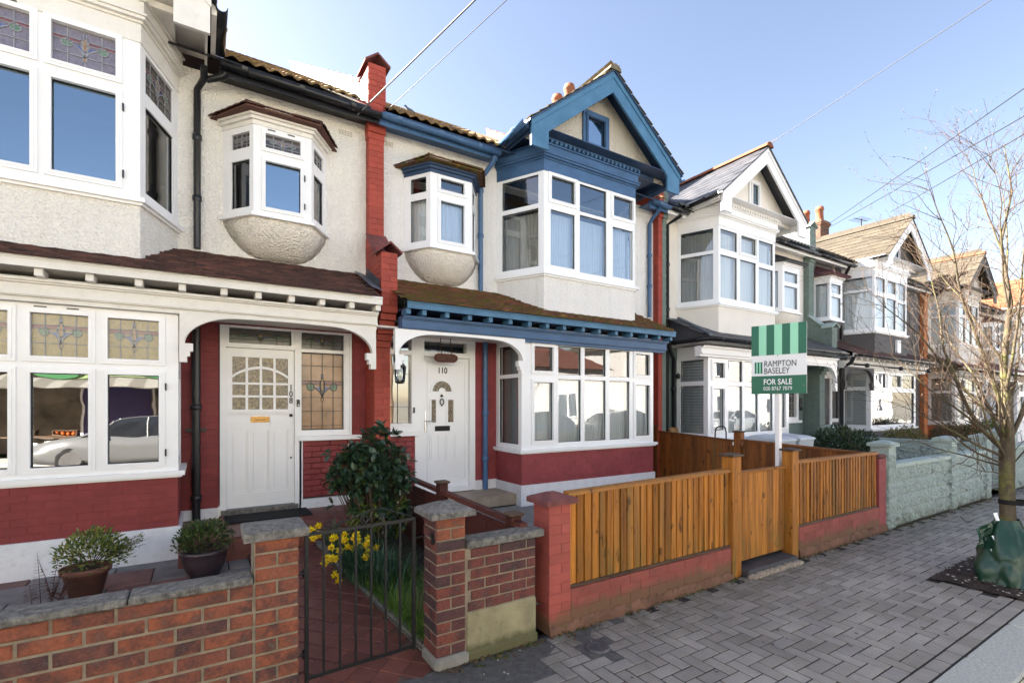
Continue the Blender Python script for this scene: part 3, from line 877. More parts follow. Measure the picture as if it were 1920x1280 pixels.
# ------------------------------------------------------------------ the terraced house
def terrace(name, label, P, s, c):
    X = lambda u: P + s * u
    W = c.get('W', 5.68)
    def xr(u0, u1): return (min(X(u0), X(u1)), max(X(u0), X(u1)))
    xa, xb = xr(0, W)
    h = thing(name, label, 'house', ((xa + xb) / 2, D, 0.0), group='terraced houses along the street')
    trim, wallm = c['trim'], c['wall']
    eps = c.get('eps', 0.0)
    near = c.get('near', False)
    # --- plans of the two bays
    lb = xr(*c['lbay'])
    ub_ = c['ubay']                                     # (u wall, u front, u front, u wall)
    us = sorted([X(ub_[0]), X(ub_[1]), X(ub_[2]), X(ub_[3])])
    up = [(us[0], D), (us[1], BF), (us[2], BF), (us[3], D)]
    lp = [(lb[0], D), (lb[0], BF), (lb[1], BF), (lb[1], D)]
    orx = sorted([X(u) for u in c['oriel']])
    op = [(orx[0], D), (orx[1], 6.36), (orx[2], 6.36), (orx[3], D)]
    fr = (xa, D, 1, 0, 0, 1, xb - xa)
    # --- upper wall
    m = MB()
    wall_grid(m, fr, 0.0, xb - xa, 2.85, 5.56, [(us[0] + 0.06 - xa, us[3] - 0.06 - xa, 3.74, 5.2), (orx[0] + 0.06 - xa, orx[3] - 0.06 - xa, 3.95, 4.9)])
    m.build("wall", wallm, h)
    # --- lower wall of the porch recess
    dz = c['door_hole']; dh = xr(dz[0], dz[1])
    m = MB()
    wall_grid(m, (xa, D + 0.0035, 1, 0, 0, 1), 0, xb - xa, 0, 2.85, [(dh[0] - xa, dh[1] - xa, dz[2], dz[3]), (lb[0] + 0.06 - xa, lb[1] - 0.06 - xa, 1.03, 2.6)] + [(q[0] - xa, q[1] - xa, q[2], q[3]) for q in c.get('holes', [])])
    lw_ = m.build("lower_wall", c['low'], h)
    # --- lower bay
    m = MB(); ins = offset_plan(lp, -0.0035)
    m.plan(ins, 0, 0.98)
    bd = m.build("bay_wall", c['low'], h)
    m = MB(); strip(m, lp, -0.05, 0.022, 0.0, c.get('plinth', 0.505)); 
    if 'plinth_u' in c:
        for u0, u1 in c['plinth_u']:
            q = xr(u0, u1); m.box(q[0], q[1], D - 0.022, D + 0.05, 0.05, c.get('plinth', 0.505) + 0.01)
    m.build("plinth", c.get('plinthm', WHITE_PLINTH), h)
    m = MB(); strip(m, lp, -0.25, 0.055, 0.985, 1.03); strip(m, lp, -0.2, 0.03, 0.965, 0.985)
    m.build("window_sill", trim, h)
    m = MB(); m.plan(offset_plan(lp, -0.012), 2.6, 2.84); m.build("bay_head", trim, h)
    wm = c.get('winmat', UPVC)
    for face, spec in c['lower_windows'].items():
        i = {'left': 0, 'front': 1, 'right': 2}[face]
        if 'split' in spec:
            for (q0, q1, cc) in spec['split']: w, f_ = window(h, lp[i], lp[i + 1], q0, q1, cc, wm, spec.get('glass', GLASS))
            continue
        w, f_ = window(h, lp[i], lp[i + 1], 1.03, 2.6, spec['cols'], wm, spec.get('glass', GLASS), leads=spec.get('leads'), hinges=spec.get('hinges', False), sashw=spec.get('sw', 0.045))
        if spec.get('curtain'): curtain(w, f_, 0.04, f_[6] - 0.04, 1.04, spec.get('cz', 2.08), 0.13, spec['curtain'])
        if spec.get('blind'): blind(w, f_, 0.05, f_[6] - 0.05, 1.05, 2.58)
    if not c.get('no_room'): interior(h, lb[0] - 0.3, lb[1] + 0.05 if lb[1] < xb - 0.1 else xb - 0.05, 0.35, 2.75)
    # --- beam, eaves board and rafter ends of the porch roof
    ex0, ex1 = c['eave']
    m = MB()
    m.box(ex0, ex1, 5.90, 6.05, 2.645, 2.80)
    m.box(ex0, ex1, 5.885, 5.90, 2.655, 2.675); m.box(ex0, ex1, 5.87, 5.90, 2.76, 2.80); m.box(ex0, ex1, 5.845, 5.90, 2.775, 2.80)
    m.box(ex0, ex1, 5.93, 6.05, 2.605, 2.645)
    m.build("porch_beam", c['beam'], h)
    m = MB(); m.box(ex0, ex1, 5.70, 5.728, 2.865, 2.955); m.box(ex0, ex1, 5.69, 5.70, 2.93, 2.955); m.build("eaves_board", c['eavem'], h)
    m = MB(); m.box(ex0, ex1, 5.73, D, 2.875, 2.885); m.build("eaves_soffit", c.get('soffit', c['beam']), h)
    if c.get('rafters'):
        for x in c['rafters']:
            m = MB(); m.cbox(x - 0.03, x + 0.03, 5.745, 5.93, 2.80, 2.872, 0.006); m.build("rafter_end", c['eavem'], h)
    # --- porch arch, ceiling
    pa = c['arch']
    arch_board(h, pa[0], pa[1], 2.64, pa[2], c.get('archm', trim))
    m = MB(); q = xr(0.0, c['lbay'][0]); m.box(q[0], q[1], 6.05, D, 2.66, 2.68); m.build("porch_ceiling", WHITE_OLD, h)
    # --- porch roof
    k = math.hypot(1.06, 0.50)
    U, V = (1, 0, 0), (0, 1.06 / k, 0.50 / k)
    inp = offset_plan(up, -0.05); ino = offset_plan(op, -0.2)
    def outside(p):
        if inp[1][0] < p.x < inp[2][0] and p.y > BF + 0.02: return False
        if inp[0][0] < p.x < inp[3][0]:
            # inside canted flanks
            t = (p.y - BF) / (D - BF)
            l = inp[1][0] + (inp[0][0] - inp[1][0]) * t; r = inp[2][0] + (inp[3][0] - inp[2][0]) * t
            if t > 0 and l < p.x < r: return False
        return p.y < D - 0.02
    m = MB()
    m.add([(ex0, 5.69, 2.95), (ex1, 5.69, 2.95), (ex1, D, 2.95 + (D - 5.69) * 0.4717), (ex0, D, 2.95 + (D - 5.69) * 0.4717)], [(0, 1, 2, 3)])
    pr = m.build("porch_roof", c['tile'], h)
    if c['ptype'] == 'plain':
        ms = [tile_mesh_plain("tile_shape", c['tile'], t=0.019, camber=0.006, seed=i) for i in range(6)]
        tile_field(pr, "tile", ms, (ex0, 5.655, 2.938), U, V, int((ex1 - ex0) / 0.165), 12, 0.165, 0.098, mask=outside)
    else:
        ms = [tile_mesh_plain("slate_shape", c['tile'], w=0.25, l=0.32, t=0.007, camber=0, seed=i) for i in range(3)]
        tile_field(pr, "slate", ms, (ex0, 5.655, 2.938), U, V, int((ex1 - ex0) / 0.25), 6, 0.25, 0.19, mask=outside, limit=110)
    # --- upper bay
    m = MB(); m.plan([up[0], up[1], up[2], up[3]], 2.98, 3.655); m.build("bay_apron", c.get('apron', wallm), h)
    m = MB(); strip(m, up, -0.25, 0.06, 3.655, 3.70); strip(m, up, -0.2, 0.03, 3.63, 3.655)
    m.build("bay_sill", trim, h)
    m = MB(); m.plan(offset_plan(up, -0.015), 5.225, 5.62)
    z = 5.225
    strip(m, up, -0.05, 0.012, 5.225, 5.40); strip(m, up, -0.05, 0.03, 5.40, 5.425); strip(m, up, -0.05, 0.065, 5.425, 5.455); strip(m, up, -0.05, 0.085, 5.455, 5.475); strip(m, up, -0.05, 0.05, 5.475, 5.60); strip(m, up, -0.05, 0.075, 5.60, 5.622)
    m.build("bay_frieze", c['frieze'], h)
    for face, spec in c['upper_windows'].items():
        i = {'left': 0, 'front': 1, 'right': 2}[face]
        w, f_ = window(h, up[i], up[i + 1], 3.70, 5.225, spec['cols'], wm, spec.get('glass', GLASS), leads=spec.get('leads'), hinges=spec.get('hinges', False), sashw=spec.get('sw', 0.045))
        if spec.get('curtain'): curtain(w, f_, 0.04, f_[6] - 0.04, 3.72, spec.get('cz', 4.72), 0.13, spec['curtain'], gather=spec.get('gather'))
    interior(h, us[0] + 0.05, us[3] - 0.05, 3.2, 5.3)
    # --- gable over the bay
    gc, gh = X(c['gable'][0]), c['gable'][1]
    za, ze = 6.95, 5.72; sl = (za - ze) / gh
    yb = 5.70
    m = MB()
    frg = (gc, yb, 1, 0, 0, 1)
    dv = 0.33
    for sx in (-1, 1):
        pts = [(0, za - dv), (0, za), (sx * gh, ze), (sx * gh, ze - 0.36), (sx * (gh - 0.30), ze - 0.36), (sx * (gh - 0.30), za - dv - sl * (gh - 0.30))]
        if sx > 0: pts = pts[::-1]
        b = MB(); b.opoly(frg, pts, 0.0, 0.035)
        # raised outer fillet
        q = [(0, za - 0.10), (0, za + 0.005), (sx * (gh + 0.01), ze + 0.002), (sx * (gh + 0.01), ze - 0.10)]
        if sx > 0: q = q[::-1]
        b.opoly(frg, q, -0.016, -0.001)
        b.build("bargeboard", c['barge'], h)
    gz = 5.622
    gw = (za - 0.1 - gz) / sl
    yw = BF + 0.02
    gwn = c['gwin']                                     # gable window u0,u1,z0,z1
    g0, g1 = xr(gwn[0], gwn[1]); g2, g3 = gwn[2], gwn[3]
    m = MB(); frw = (gc, yw, 1, 0, 0, 1)
    zl = lambda x: za - 0.06 - sl * abs(x)
    A0, A1 = g0 - gc, g1 - gc
    m.poly(frw, [(-gw, gz), (A0, gz), (A0, zl(A0))], 0)
    m.poly(frw, [(A1, gz), (gw, gz), (A1, zl(A1))], 0)
    m.poly(frw, [(A0, gz), (A1, gz), (A1, g2), (A0, g2)], 0)
    tp = [(A0, g3), (A1, g3), (A1, zl(A1))] + ([(0, zl(0))] if A0 < 0 < A1 else []) + [(A0, zl(A0))]
    m.poly(frw, tp, 0)
    m.build("gable_wall", c.get('gablem', wallm), h)
    w, f_ = window(h, (g0, yw - 0.03), (g1, yw - 0.03), g2, g3, [(0.09, g1 - g0 - 0.09, [(g2 + 0.09, g3 - 0.09, 's')])], c.get('gwinm', trim), GLASS_SKY, name="gable_window", sashw=0.03)
    bk = MB(); bk.box(g0 + .02, g1 - .02, yw + 0.25, yw + 0.27, g2, g3); bk.build("back_board", ROOM, w)
    m = MB(); m.box(g0 - 0.03, g1 + 0.03, yw - 0.06, yw - 0.002, g2 - 0.035, g2); m.build("gable_sill", c.get('gwinm', trim), h)
    # dentils and the flat soffit behind the bargeboards
    m = MB()
    x = us[1] - 0.02
    while x < us[2] + 0.02:
        m.box(x, x + 0.045, BF - 0.095, BF + 0.0, 5.624, 5.675); x += 0.088
    m.box(us[1] - 0.04, us[2] + 0.04, BF - 0.075, BF + 0.0, 5.676, 5.70)
    m.build("dentil_course", c['frieze'], h)
    m = MB(); m.box(gc - gh + 0.02, gc + gh - 0.02, yb + 0.04, D, 5.7, 5.71)
    m.box(gc - gh + 0.31, gc + gh - 0.31, BF - 0.0, D, 5.625, 5.69)
    for sx in (-1, 1):
        fy = [(gc + sx * (gh - 0.03), 5.60), (gc + sx * (gh - 0.03), 5.72)]
        m.box(gc + sx * (gh - 0.03) - 0.012, gc + sx * (gh - 0.03) + 0.012, yb + 0.04, D, 5.57, 5.70)
    m.build("gable_soffit", c.get('gsoffit', c['frieze']), h)
    # gable roof slopes
    yt = 5.66; zr = za + 0.02
    pm = 0.63                                            # pitch of the main roof (rise per metre)
    yh = 6.42 + (zr - 5.60) / pm
    ye = 6.42 + (ze + 0.02 - 5.60) / pm
    for sx in (-1, 1):
        m = MB()
        P0 = (gc, yt, zr); P1 = (gc + sx * (gh + 0.05), yt, zr - sl * (gh + 0.05)); P2 = (gc + sx * (gh + 0.05), ye, zr - sl * (gh + 0.05)); P3 = (gc, yh, zr)
        up_ = [P0, P1, P2, P3]; 
        lo = [(p[0], p[1], p[2] - 0.03) for p in up_]
        if sx < 0: m.hexa(lo[::-1] + up_[::-1])
        else: m.hexa(lo + up_)
        gr = m.build("gable_roof", c.get('deck', c['gtile']), h)
        L = math.hypot(gh + 0.05, sl * (gh + 0.05))
        if sx < 0 or near:
            gw_ = c.get('gtw', 0.165); gg = c.get('gtg', 0.10)
            ms = [tile_mesh_plain("gable_tile_shape", c['gtile'], w=gw_, l=gg * 1.9, t=c.get('gtt', 0.014), camber=0.002, seed=i) for i in range(4)]
            if sx < 0: Ot, Ut, Vt = (P2[0], 9.3, P1[2] + 0.004), (0, -1, 0), (gh, 0, sl * gh)
            else: Ot, Ut, Vt = (P1[0], yt - 0.02, P1[2] + 0.004), (0, 1, 0), (-gh, 0, sl * gh)
            def msk(p):
                return yt + 0.045 < p.y < 6.42 + (p.z - 5.60) / pm + 0.1
            if sx < 0:
                nrow = int((9.3 - yt) / gw_) + 1
                Ot = (Ot[0], yt - 0.02 + nrow * gw_, Ot[2])
            else: nrow = int((9.3 - yt) / gw_)
            tile_field(gr, "tile", ms, Ot, Ut, Vt, nrow, int(L / gg) + 1, gw_, gg, mask=msk, limit=c.get('gtl', 150), key=lambda p: p.y)
    m = MB()                                             # ridge tiles
    y = yt - 0.02
    while y < yh:
        rg = []
        for yy, e in ((y, 0.0), (y + 0.30, -0.008)):
            rg.append([(gc + math.cos(math.pi * t / 6) * 0.12, yy, zr - 0.03 + math.sin(math.pi * t / 6) * (0.10 + e)) for t in range(7)])
        o = m.smooth; m.smooth = True; m.loft(rg, False, False); m.smooth = o
        m.add(rg[0], [tuple(range(7))]) 
        y += 0.295
    m.build("ridge_tiles", c.get('ridge', c['gtile']), h, kind=None)
    for sx in (-1, 1):
        m = MB(); m.box(gc + sx * (gh + 0.012), gc + sx * (gh + 0.058), yb + 0.045, 6.46, ze - 0.13, ze - 0.005); m.build("gable_fascia", c.get('gsoffit', c['frieze']), h)
        if sx < 0 or near:
            gutter(h, [(gc + sx * (gh + 0.10), 5.70, ze - 0.045), (gc + sx * (gh + 0.10), 6.40, ze - 0.075)], c['gut'])
    # --- main roof, eaves gutter
    m = MB()
    r0, r1 = c.get('roof_x', (xa, xb))
    m.hexa([(r0, 6.40, 5.55), (r1, 6.40, 5.55), (r1, 13.5, 5.55 + 7.1 * pm), (r0, 13.5, 5.55 + 7.1 * pm), (r0, 6.40, 5.58), (r1, 6.40, 5.58), (r1, 13.5, 5.58 + 7.1 * pm), (r0, 13.5, 5.58 + 7.1 * pm)])
    m.hexa([(r0, 13.5, 5.55 + 7.1 * pm), (r1, 13.5, 5.55 + 7.1 * pm), (r1, 19.0, 6.6), (r0, 19.0, 6.6), (r0, 13.5, 5.58 + 7.1 * pm), (r1, 13.5, 5.58 + 7.1 * pm), (r1, 19.0, 6.64), (r0, 19.0, 6.64)])
    mr = m.build("main_roof", c.get('deck', BLACK), h)
    kk = math.hypot(1, pm)
    ms = [tile_mesh_roll("roll_tile_shape", c['mtile'])]
    def mm(p):
        for sg in (1,):
            if abs(p.x - gc) < gh and p.z < zr - sl * abs(p.x - gc) + 0.05 and p.y < yh: return False
        return p.y < 13.45
    tile_field(mr, "tile", ms, (r0, 6.36, 5.575), (1, 0, 0), (0, 1 / kk, pm / kk), int((r1 - r0) / 0.3), 25, 0.3, 0.335, mask=mm, limit=130 if near else 0, stag=False, key=lambda p: p.y)
    gx0, gx1 = gc - gh, gc + gh
    segs = []
    if gx0 - xa > 0.2: segs.append((xa, gx0 - 0.10))
    if xb - gx1 > 0.2: segs.append((gx1 + 0.10, xb))
    for a, b in segs:
        m = MB(); m.box(a, b, 6.46, 6.49, 5.42, 5.56); m.build("fascia_board", c.get('fasc', c['gut']), h)
        m = MB(); m.box(a, b, 6.49, D, 5.50, 5.515); m.build("eaves_soffit", c.get('fasc', c['gut']), h)
    for a, b in segs:
        gutter(h, [(a, 6.40, 5.535), (b, 6.40, 5.515)], c['gut'])
    # back walls so that light does not leak through the house
    m = MB(); m.box(xa, xb, 19.0, 19.2, 0, 6.6); m.box(xa, xb, D + 3.25, D + 3.4, 0, 5.5); m.build("rear_wall", c.get('low'), h)
    m = MB(); m.add([(xa, D + 0.05, 5.5), (xb, D + 0.05, 5.5), (xb, D + 3.3, 5.5), (xa, D + 3.3, 5.5)], [(0, 1, 2, 3)])
    m.add([(xa, D + 0.25, 2.8), (xb, D + 0.25, 2.8), (xb, D + 3.3, 2.8), (xa, D + 3.3, 2.8)], [(0, 1, 2, 3)]); m.build("ceiling", ROOM, h)
    # --- oriel window
    oz0, oz1 = c.get('oz', (3.90, 4.92))
    m = MB()
    rings = []
    for z, k_ in ((oz0 - 0.04, 1.0), (oz0 - 0.10, 0.97), (oz0 - 0.22, 0.80), (oz0 - 0.33, 0.55), (oz0 - 0.40, 0.30), (oz0 - 0.43, 0.05)):
        cx = (orx[1] + orx[2]) / 2; rg = []
        ring = [(orx[0], D + 0.002)] + [(orx[0] * (1 - t) + orx[1] * t, D * (1 - t) + 6.36 * t) for t in (0.5, 1)] + [(orx[2], 6.36)] + [(orx[2] * (1 - t) + orx[3] * t, 6.36 * (1 - t) + D * t) for t in (0.5,)] + [(orx[3], D + 0.002)]
        kx = 0.35 + 0.65 * k_
        for px_, py_ in ring:
            rg.append((cx + (px_ - cx) * kx, D + 0.002 + (py_ - D) * k_, z))
        rings.append(rg)
    m.smooth = True; m.loft(rings[::-1], True, True); m.smooth = False
    m.build("oriel_base", c.get('orielm', SPECK_PEB), h)
    m = MB(); strip(m, op, -0.15, 0.05, oz0 - 0.04, oz0); m.build("oriel_sill", trim, h)
    for face, cols, g in c['oriel_windows']:
        i = {'left': 0, 'front': 1, 'right': 2}[face]
        w, f_ = window(h, op[i], op[i + 1], oz0, oz1, cols, wm, g, leads=c.get('oriel_leads'), hinges=c.get('hinges', False), sashw=0.035, thick=0.06)
        if c.get('ocurt'): curtain(w, f_, 0.03, f_[6] - 0.03, oz0 + 0.02, c.get('ocz', 4.62), 0.10, c['ocurt'], amp=0.012)
    interior(h, orx[0] + 0.07, orx[3] - 0.07, 3.2, 5.3, y1=D + 1.6)
    m = MB(); strip(m, op, -0.2, 0.01, oz1, oz1 + 0.05); strip(m, op, -0.2, 0.04, oz1 + 0.05, oz1 + 0.085); strip(m, op, -0.2, 0.07, oz1 + 0.085, oz1 + 0.12); m.plan(offset_plan(op, -0.03), oz1, oz1 + 0.12)
    m.build("oriel_cornice", c.get('ocorn', trim), h)
    of = offset_plan(op, 0.16); ot = oz1 + 0.12
    ofr = [(of[0][0], D), of[1], of[2], (of[3][0], D)]
    m = MB()
    rz_ = ot + 0.30
    T0 = (of[1][0] + 0.22, D, rz_); T1 = (of[2][0] - 0.22, D, rz_)
    e = [(p[0], p[1], ot + 0.01) for p in ofr]; el = [(p[0], p[1], ot - 0.012) for p in ofr]
    m.add(e + [T0, T1] + el, [(1, 2, 5, 4), (0, 1, 4), (2, 3, 5), (7, 8, 2, 1), (6, 7, 1, 0), (8, 9, 3, 2), (9, 8, 7, 6)])
    orf = m.build("oriel_roof", c.get('otile', c['tile']), h)
    ms = [tile_mesh_plain("oriel_tile_shape", c.get('otile', c['tile']), w=0.11, l=0.12, t=0.012, seed=i) for i in range(4)]
    for (A, B, C_) in ((e[0], e[1], T0), (e[1], e[2], T0), (e[2], e[3], T1)):
        A, B, C_ = Vector(A), Vector(B), Vector(C_)
        U_ = (B - A).normalized(); V_ = (C_ - A) - U_ * (C_ - A).dot(U_); Lv = V_.length; V_.normalize()
        lim = [e[0], e[1], e[2], e[3], T0, T1]
        top = [T0, T1] if (A - Vector(e[1])).length < 1e-6 else [tuple(C_)]
        Lu = (B - A).length
        def mk(p, A=A, U_=U_, V_=V_, Lv=Lv, Lu=Lu, top=top):
            u = (p - A).dot(U_); v = (p - A).dot(V_) / Lv
            t0 = min((Vector(t) - A).dot(U_) for t in top); t1 = max((Vector(t) - A).dot(U_) for t in top)
            return t0 * v + 0.035 < u < Lu + (t1 - Lu) * v - 0.035 and v < 0.80
        tile_field(orf, "tile", ms, A + Vector((0, 0, 0.006)) - V_ * 0.03, U_, V_, int(Lu / 0.11) + 1, max(2, int(Lv / 0.075)), 0.11, 0.075, mask=mk, limit=70)
    m = MB()                                             # hip beads
    for A, B in ((e[1], T0), (e[2], T1)):
        m.tube([(A[0], A[1], A[2] + 0.02), (B[0], B[1] - 0.01, B[2] + 0.012)], 0.022, 6)
    m.build("hip_tiles", c.get('otile', c['tile']), h)
    return h, dict(X=X, xa=xa, xb=xb, up=up, lp=lp, op=op, lw=lw_, bd=bd, gc=gc, gh=gh, oz0=oz0, oz1=oz1)
def text_obj(name, s, size, loc, rot, mat, parent=None, extrude=0.004, align='CENTER', sx=1.0, bold=0.0, spacing=1.0):
    cu = bpy.data.curves.new(name, 'FONT'); cu.body = s; cu.size = size; cu.extrude = extrude; cu.align_x = align; cu.align_y = 'CENTER'
    cu.offset = bold; cu.space_character = spacing; cu.resolution_u = 3
    t = bpy.data.objects.new(name, cu); COL.objects.link(t)
    bpy.context.view_layer.update()
    me = bpy.data.meshes.new_from_object(t.evaluated_get(bpy.context.evaluated_depsgraph_get()))
    bpy.data.objects.remove(t); bpy.data.curves.remove(cu)
    me.materials.clear(); me.materials.append(mat)
    o = bpy.data.objects.new(name, me); COL.objects.link(o)
    if parent is not None:
        o.parent = parent; o.location = Vector(loc) - WPOS[parent]; WPOS[o] = Vector(loc)
    else: o.location = loc
    o.rotation_euler = rot; o.scale = (sx, 1, 1)
    return o

def cols5(w0, ws, wl):
    return w0

# ================================================================== number 108
lower108 = [(3.0 - q1, 3.0 - q0, [(1.12, 1.985, 'sh' if i == 4 else 's'), (2.125, 2.525, 'sLt' if i in (3, 1) else 'sL')]) for i, (q0, q1) in enumerate([(2.5, 2.91), (1.97, 2.38), (1.43, 1.84), (0.89, 1.30), (0.355, 0.762)])]
F = 2.44
upper108 = [(F - 2.32, F - 1.86, [(3.815, 4.665, 's'), (4.82, 5.19, 'sL')]), (F - 1.77, F - 1.29, [(3.815, 4.665, 's'), (4.82, 5.19, 'sLt')]), (F - 1.16, F - 0.69, [(3.815, 4.665, 'sh'), (4.82, 5.19, 'sL')])]
cant108 = [(0.10, 0.69, [(3.80, 4.665), (4.80, 5.185, 'L')])]
orl = [(0.10, 0.33, [(3.98, 4.53), (4.67, 4.85, 'L')])]
h108, g108 = terrace("terraced_house", "cream pebbledash terraced house with white woodwork, stained glass bay and white door numbered 108", 2.0, -1, dict(
    near=True, deck=BLACK, trim=WHITE, wall=CREAM_PEB, low=RED_A, lbay=(2.2, 5.0), ubay=(2.23, 2.51, 4.44, 4.72), oriel=(1.79, 1.50, 0.87, 0.62),
    gable=(3.5, 1.57), gwin=(3.22, 3.78, 5.80, 6.42), door_hole=(0.29, 1.83, 0.38, 2.64), eave=(-3.6, 1.80), arch=(-0.19, 1.79, 2.21),
    beam=WHITE_OLD, eavem=WHITE_OLD, archm=WHITE_OLD, tile=TILE_A, ptype='plain', frieze=WHITE_OLD, barge=WHITE_OLD, gtile=TILE_MAIN, mtile=TILE_MAIN, gut=BLACK,
    rafters=[1.765, 1.46, 1.137, 0.823, 0.502, 0.191, -0.161, -0.5, -0.852, -1.189, -1.53, -1.87, -2.2, -2.55, -2.9, -3.25],
    winmat=WHITE, roof_x=(-3.68, 1.87), plinth_u=[(1.83, 2.2), (0.05, 0.93)], plinth=0.47, gsoffit=WHITE_OLD, soffit=WHITE_OLD,
    lower_windows={'front': dict(cols=lower108, glass=GLASS_OLD, leads=(ST_AMBER, CAME), hinges=True), 'right': dict(cols=[(0.10, 0.62, [(1.12, 1.985), (2.125, 2.525)])], glass=GLASS)},
    upper_windows={'front': dict(cols=upper108, glass=GLASS_SKY, leads=(ST_PURPLE, CAME), hinges=True), 'right': dict(cols=cant108, glass=GLASS, leads=(ST_DARK, CAME), curtain=DARKCURT, cz=5.1, gather=(-1, 0.35)), 'left': dict(cols=cant108, glass=GLASS, leads=(ST_DARK, CAME))},
    oriel_windows=[('left', [(0.13, 0.42, [(3.98, 4.53), (4.67, 4.85, 'L')])], GLASS), ('front', [(0.12, 0.51, [(3.98, 4.53, 'sh'), (4.67, 4.85, 'sLt')])], GLASS_SKY), ('right', [(0.07, 0.36, [(3.98, 4.53), (4.67, 4.85, 'L')])], GLASS)],
    oriel_leads=(ST_DARK, CAME), hinges=True, ocorn=WHITE_OLD, orielm=ROUGH_CREAM))
brick_field(g108['bd'], RED_A, (-3.0, 6.0, 1, 0, 0, 1), 0, 2.8, 0.47, 0.965, proud=0.0, joint=0.006)
F108 = (0, D, 1, 0, 0, 1)
brick_field(g108['lw'], RED_A, F108, -0.19, 0.17, 0.50, 2.60, joint=0.006)
brick_field(g108['lw'], RED_A, F108, 1.09, 1.89, 0.50, 1.23, joint=0.006)
brick_field(g108['lw'], RED_A, F108, 1.71, 1.89, 1.29, 2.60, joint=0.006)

# door unit of 108
def zbox(m, x0, x1, y0, y1, z0, z1): m.box(x0, x1, y0, y1, z0, z1)
m = MB(); y0, y1 = D - 0.015, D + 0.10
m.box(0.18, 0.243, y0, y1, 0.38, 2.64); m.box(0.997, 1.075, y0, y1, 0.38, 2.64); m.box(1.602, 1.70, y0, y1, 1.29, 2.64)
m.box(0.243, 0.997, y0, y1, 2.378, 2.43); m.box(0.243, 0.997, y0, y1, 2.612, 2.64)
m.box(0.243, 0.275, y0 + .004, y1, 2.43, 2.612); m.box(0.957, 0.997, y0 + .004, y1, 2.43, 2.612)
m.box(1.075, 1.602, y0, y1, 2.362, 2.405); m.box(1.075, 1.602, y0, y1, 2.612, 2.64); m.box(1.075, 1.602, y0, y1, 1.29, 1.362)
m.box(1.05, 1.09, y0, y1, 0.38, 1.29)
m.box(0.16, 0.18, y0 - 0.02, y1, 0.38, 0.50); m.box(0.20, 1.06, y0 - 0.012, y0 - 0.001, 2.395, 2.412)
m.box(1.67, 1.70, y0 - 0.015, y0 - 0.001, 1.29, 2.64)
df = m.build("door_frame", WHITE, h108)
m = MB(); m.box(1.04, 1.82, D - 0.08, D + 0.02, 1.232, 1.288); m.build("side_light_sill", WHITE, h108)
fd = (0, D + 0.02, 1, 0, 0, 1)
leaded(df, fd, 0.275, 0.957, 2.43, 2.612, ST_DARK, CAME_DARK, d=0.03)
leaded(df, fd, 1.075, 1.602, 2.405, 2.612, ST_DARK, CAME_DARK, d=0.03)
leaded(df, fd, 1.075, 1.602, 1.362, 2.362, ST_PEACH, CAME_DARK, d=0.03, tall=True)
m = MB()
yd = D + 0.03
m.box(0.245, 0.31, yd, yd + 0.045, 0.44, 2.375); m.box(0.922, 0.995, yd, yd + 0.045, 0.44, 2.375)
m.box(0.31, 0.922, yd, yd + 0.045, 2.268, 2.375); m.box(0.31, 0.922, yd, yd + 0.045, 1.38, 1.632)
m.box(0.31, 0.922, yd, yd + 0.045, 0.44, 0.62)
m.box(0.31, 0.922, yd + 0.012, yd + 0.045, 0.62, 1.38)
for a, b in ((0.475, 0.525), (0.705, 0.755)): m.box(a, b, yd + 0.001, yd + 0.013, 0.62, 1.38)
for a, b in ((0.32, 0.465), (0.535, 0.695), (0.765, 0.912)):
    for q in (0.006,): 
        m.box(a, a + q, yd + 0.004, yd + 0.012, 0.64, 1.36); m.box(b - q, b, yd + 0.004, yd + 0.012, 0.64, 1.36)
        m.box(a + q, b - q, yd + 0.004, yd + 0.012, 0.64, 0.646); m.box(a + q, b - q, yd + 0.004, yd + 0.012, 1.354, 1.36)
m.box(0.28, 0.955, yd - 0.035, yd - 0.001, 1.597, 1.622); m.box(0.27, 0.965, yd - 0.02, yd - 0.001, 1.575, 1.597)
m.box(0.30, 0.50, yd - 0.008, yd - 0.001, 1.40, 1.50); m.box(0.725, 0.93, yd - 0.008, yd - 0.001, 1.40, 1.50)
leaf = m.build("front_door", WHITE, h108)
m = MB(); bx = [0.31 + 0.612 * i / 4 for i in range(5)]; bz = [1.634, 1.792, 1.95]
for i in (1, 2, 3): m.box(bx[i] - 0.014, bx[i] + 0.014, yd + 0.004, yd + 0.03, 1.632, 2.268)
for z in (1.792, 1.948): m.box(0.31, 0.922, yd + 0.006, yd + 0.028, z - 0.013, z + 0.013)
ap = []
for i in range(17):
    t = i / 16; x = 0.31 + 0.612 * t; ap.append((x, 2.03 + 0.115 * math.sin(math.pi * t) ** 0.8))
for (xa_, za_), (xb_, zb_) in zip(ap[:-1], ap[1:]):
    m.hexa([(xa_, yd - 0.004, za_ - 0.016), (xb_, yd - 0.004, zb_ - 0.016), (xb_, yd + 0.032, zb_ - 0.016), (xa_, yd + 0.032, za_ - 0.016), (xa_, yd - 0.004, za_ + 0.016), (xb_, yd - 0.004, zb_ + 0.016), (xb_, yd + 0.032, zb_ + 0.016), (xa_, yd + 0.032, za_ + 0.016)])
m.build("glazing_bars", WHITE, leaf)
pz = [1.632, 1.792, 1.948, 2.09, 2.268]
for i in range(4):
    for k in range(4):
        m = MB(); m.box(bx[i] + 0.002, bx[i + 1] - 0.002, yd + 0.018 + random.uniform(0, .002), yd + 0.025, pz[k] + 0.001, pz[k + 1] - 0.001)
        m.build("pane", OBSCURE, leaf)
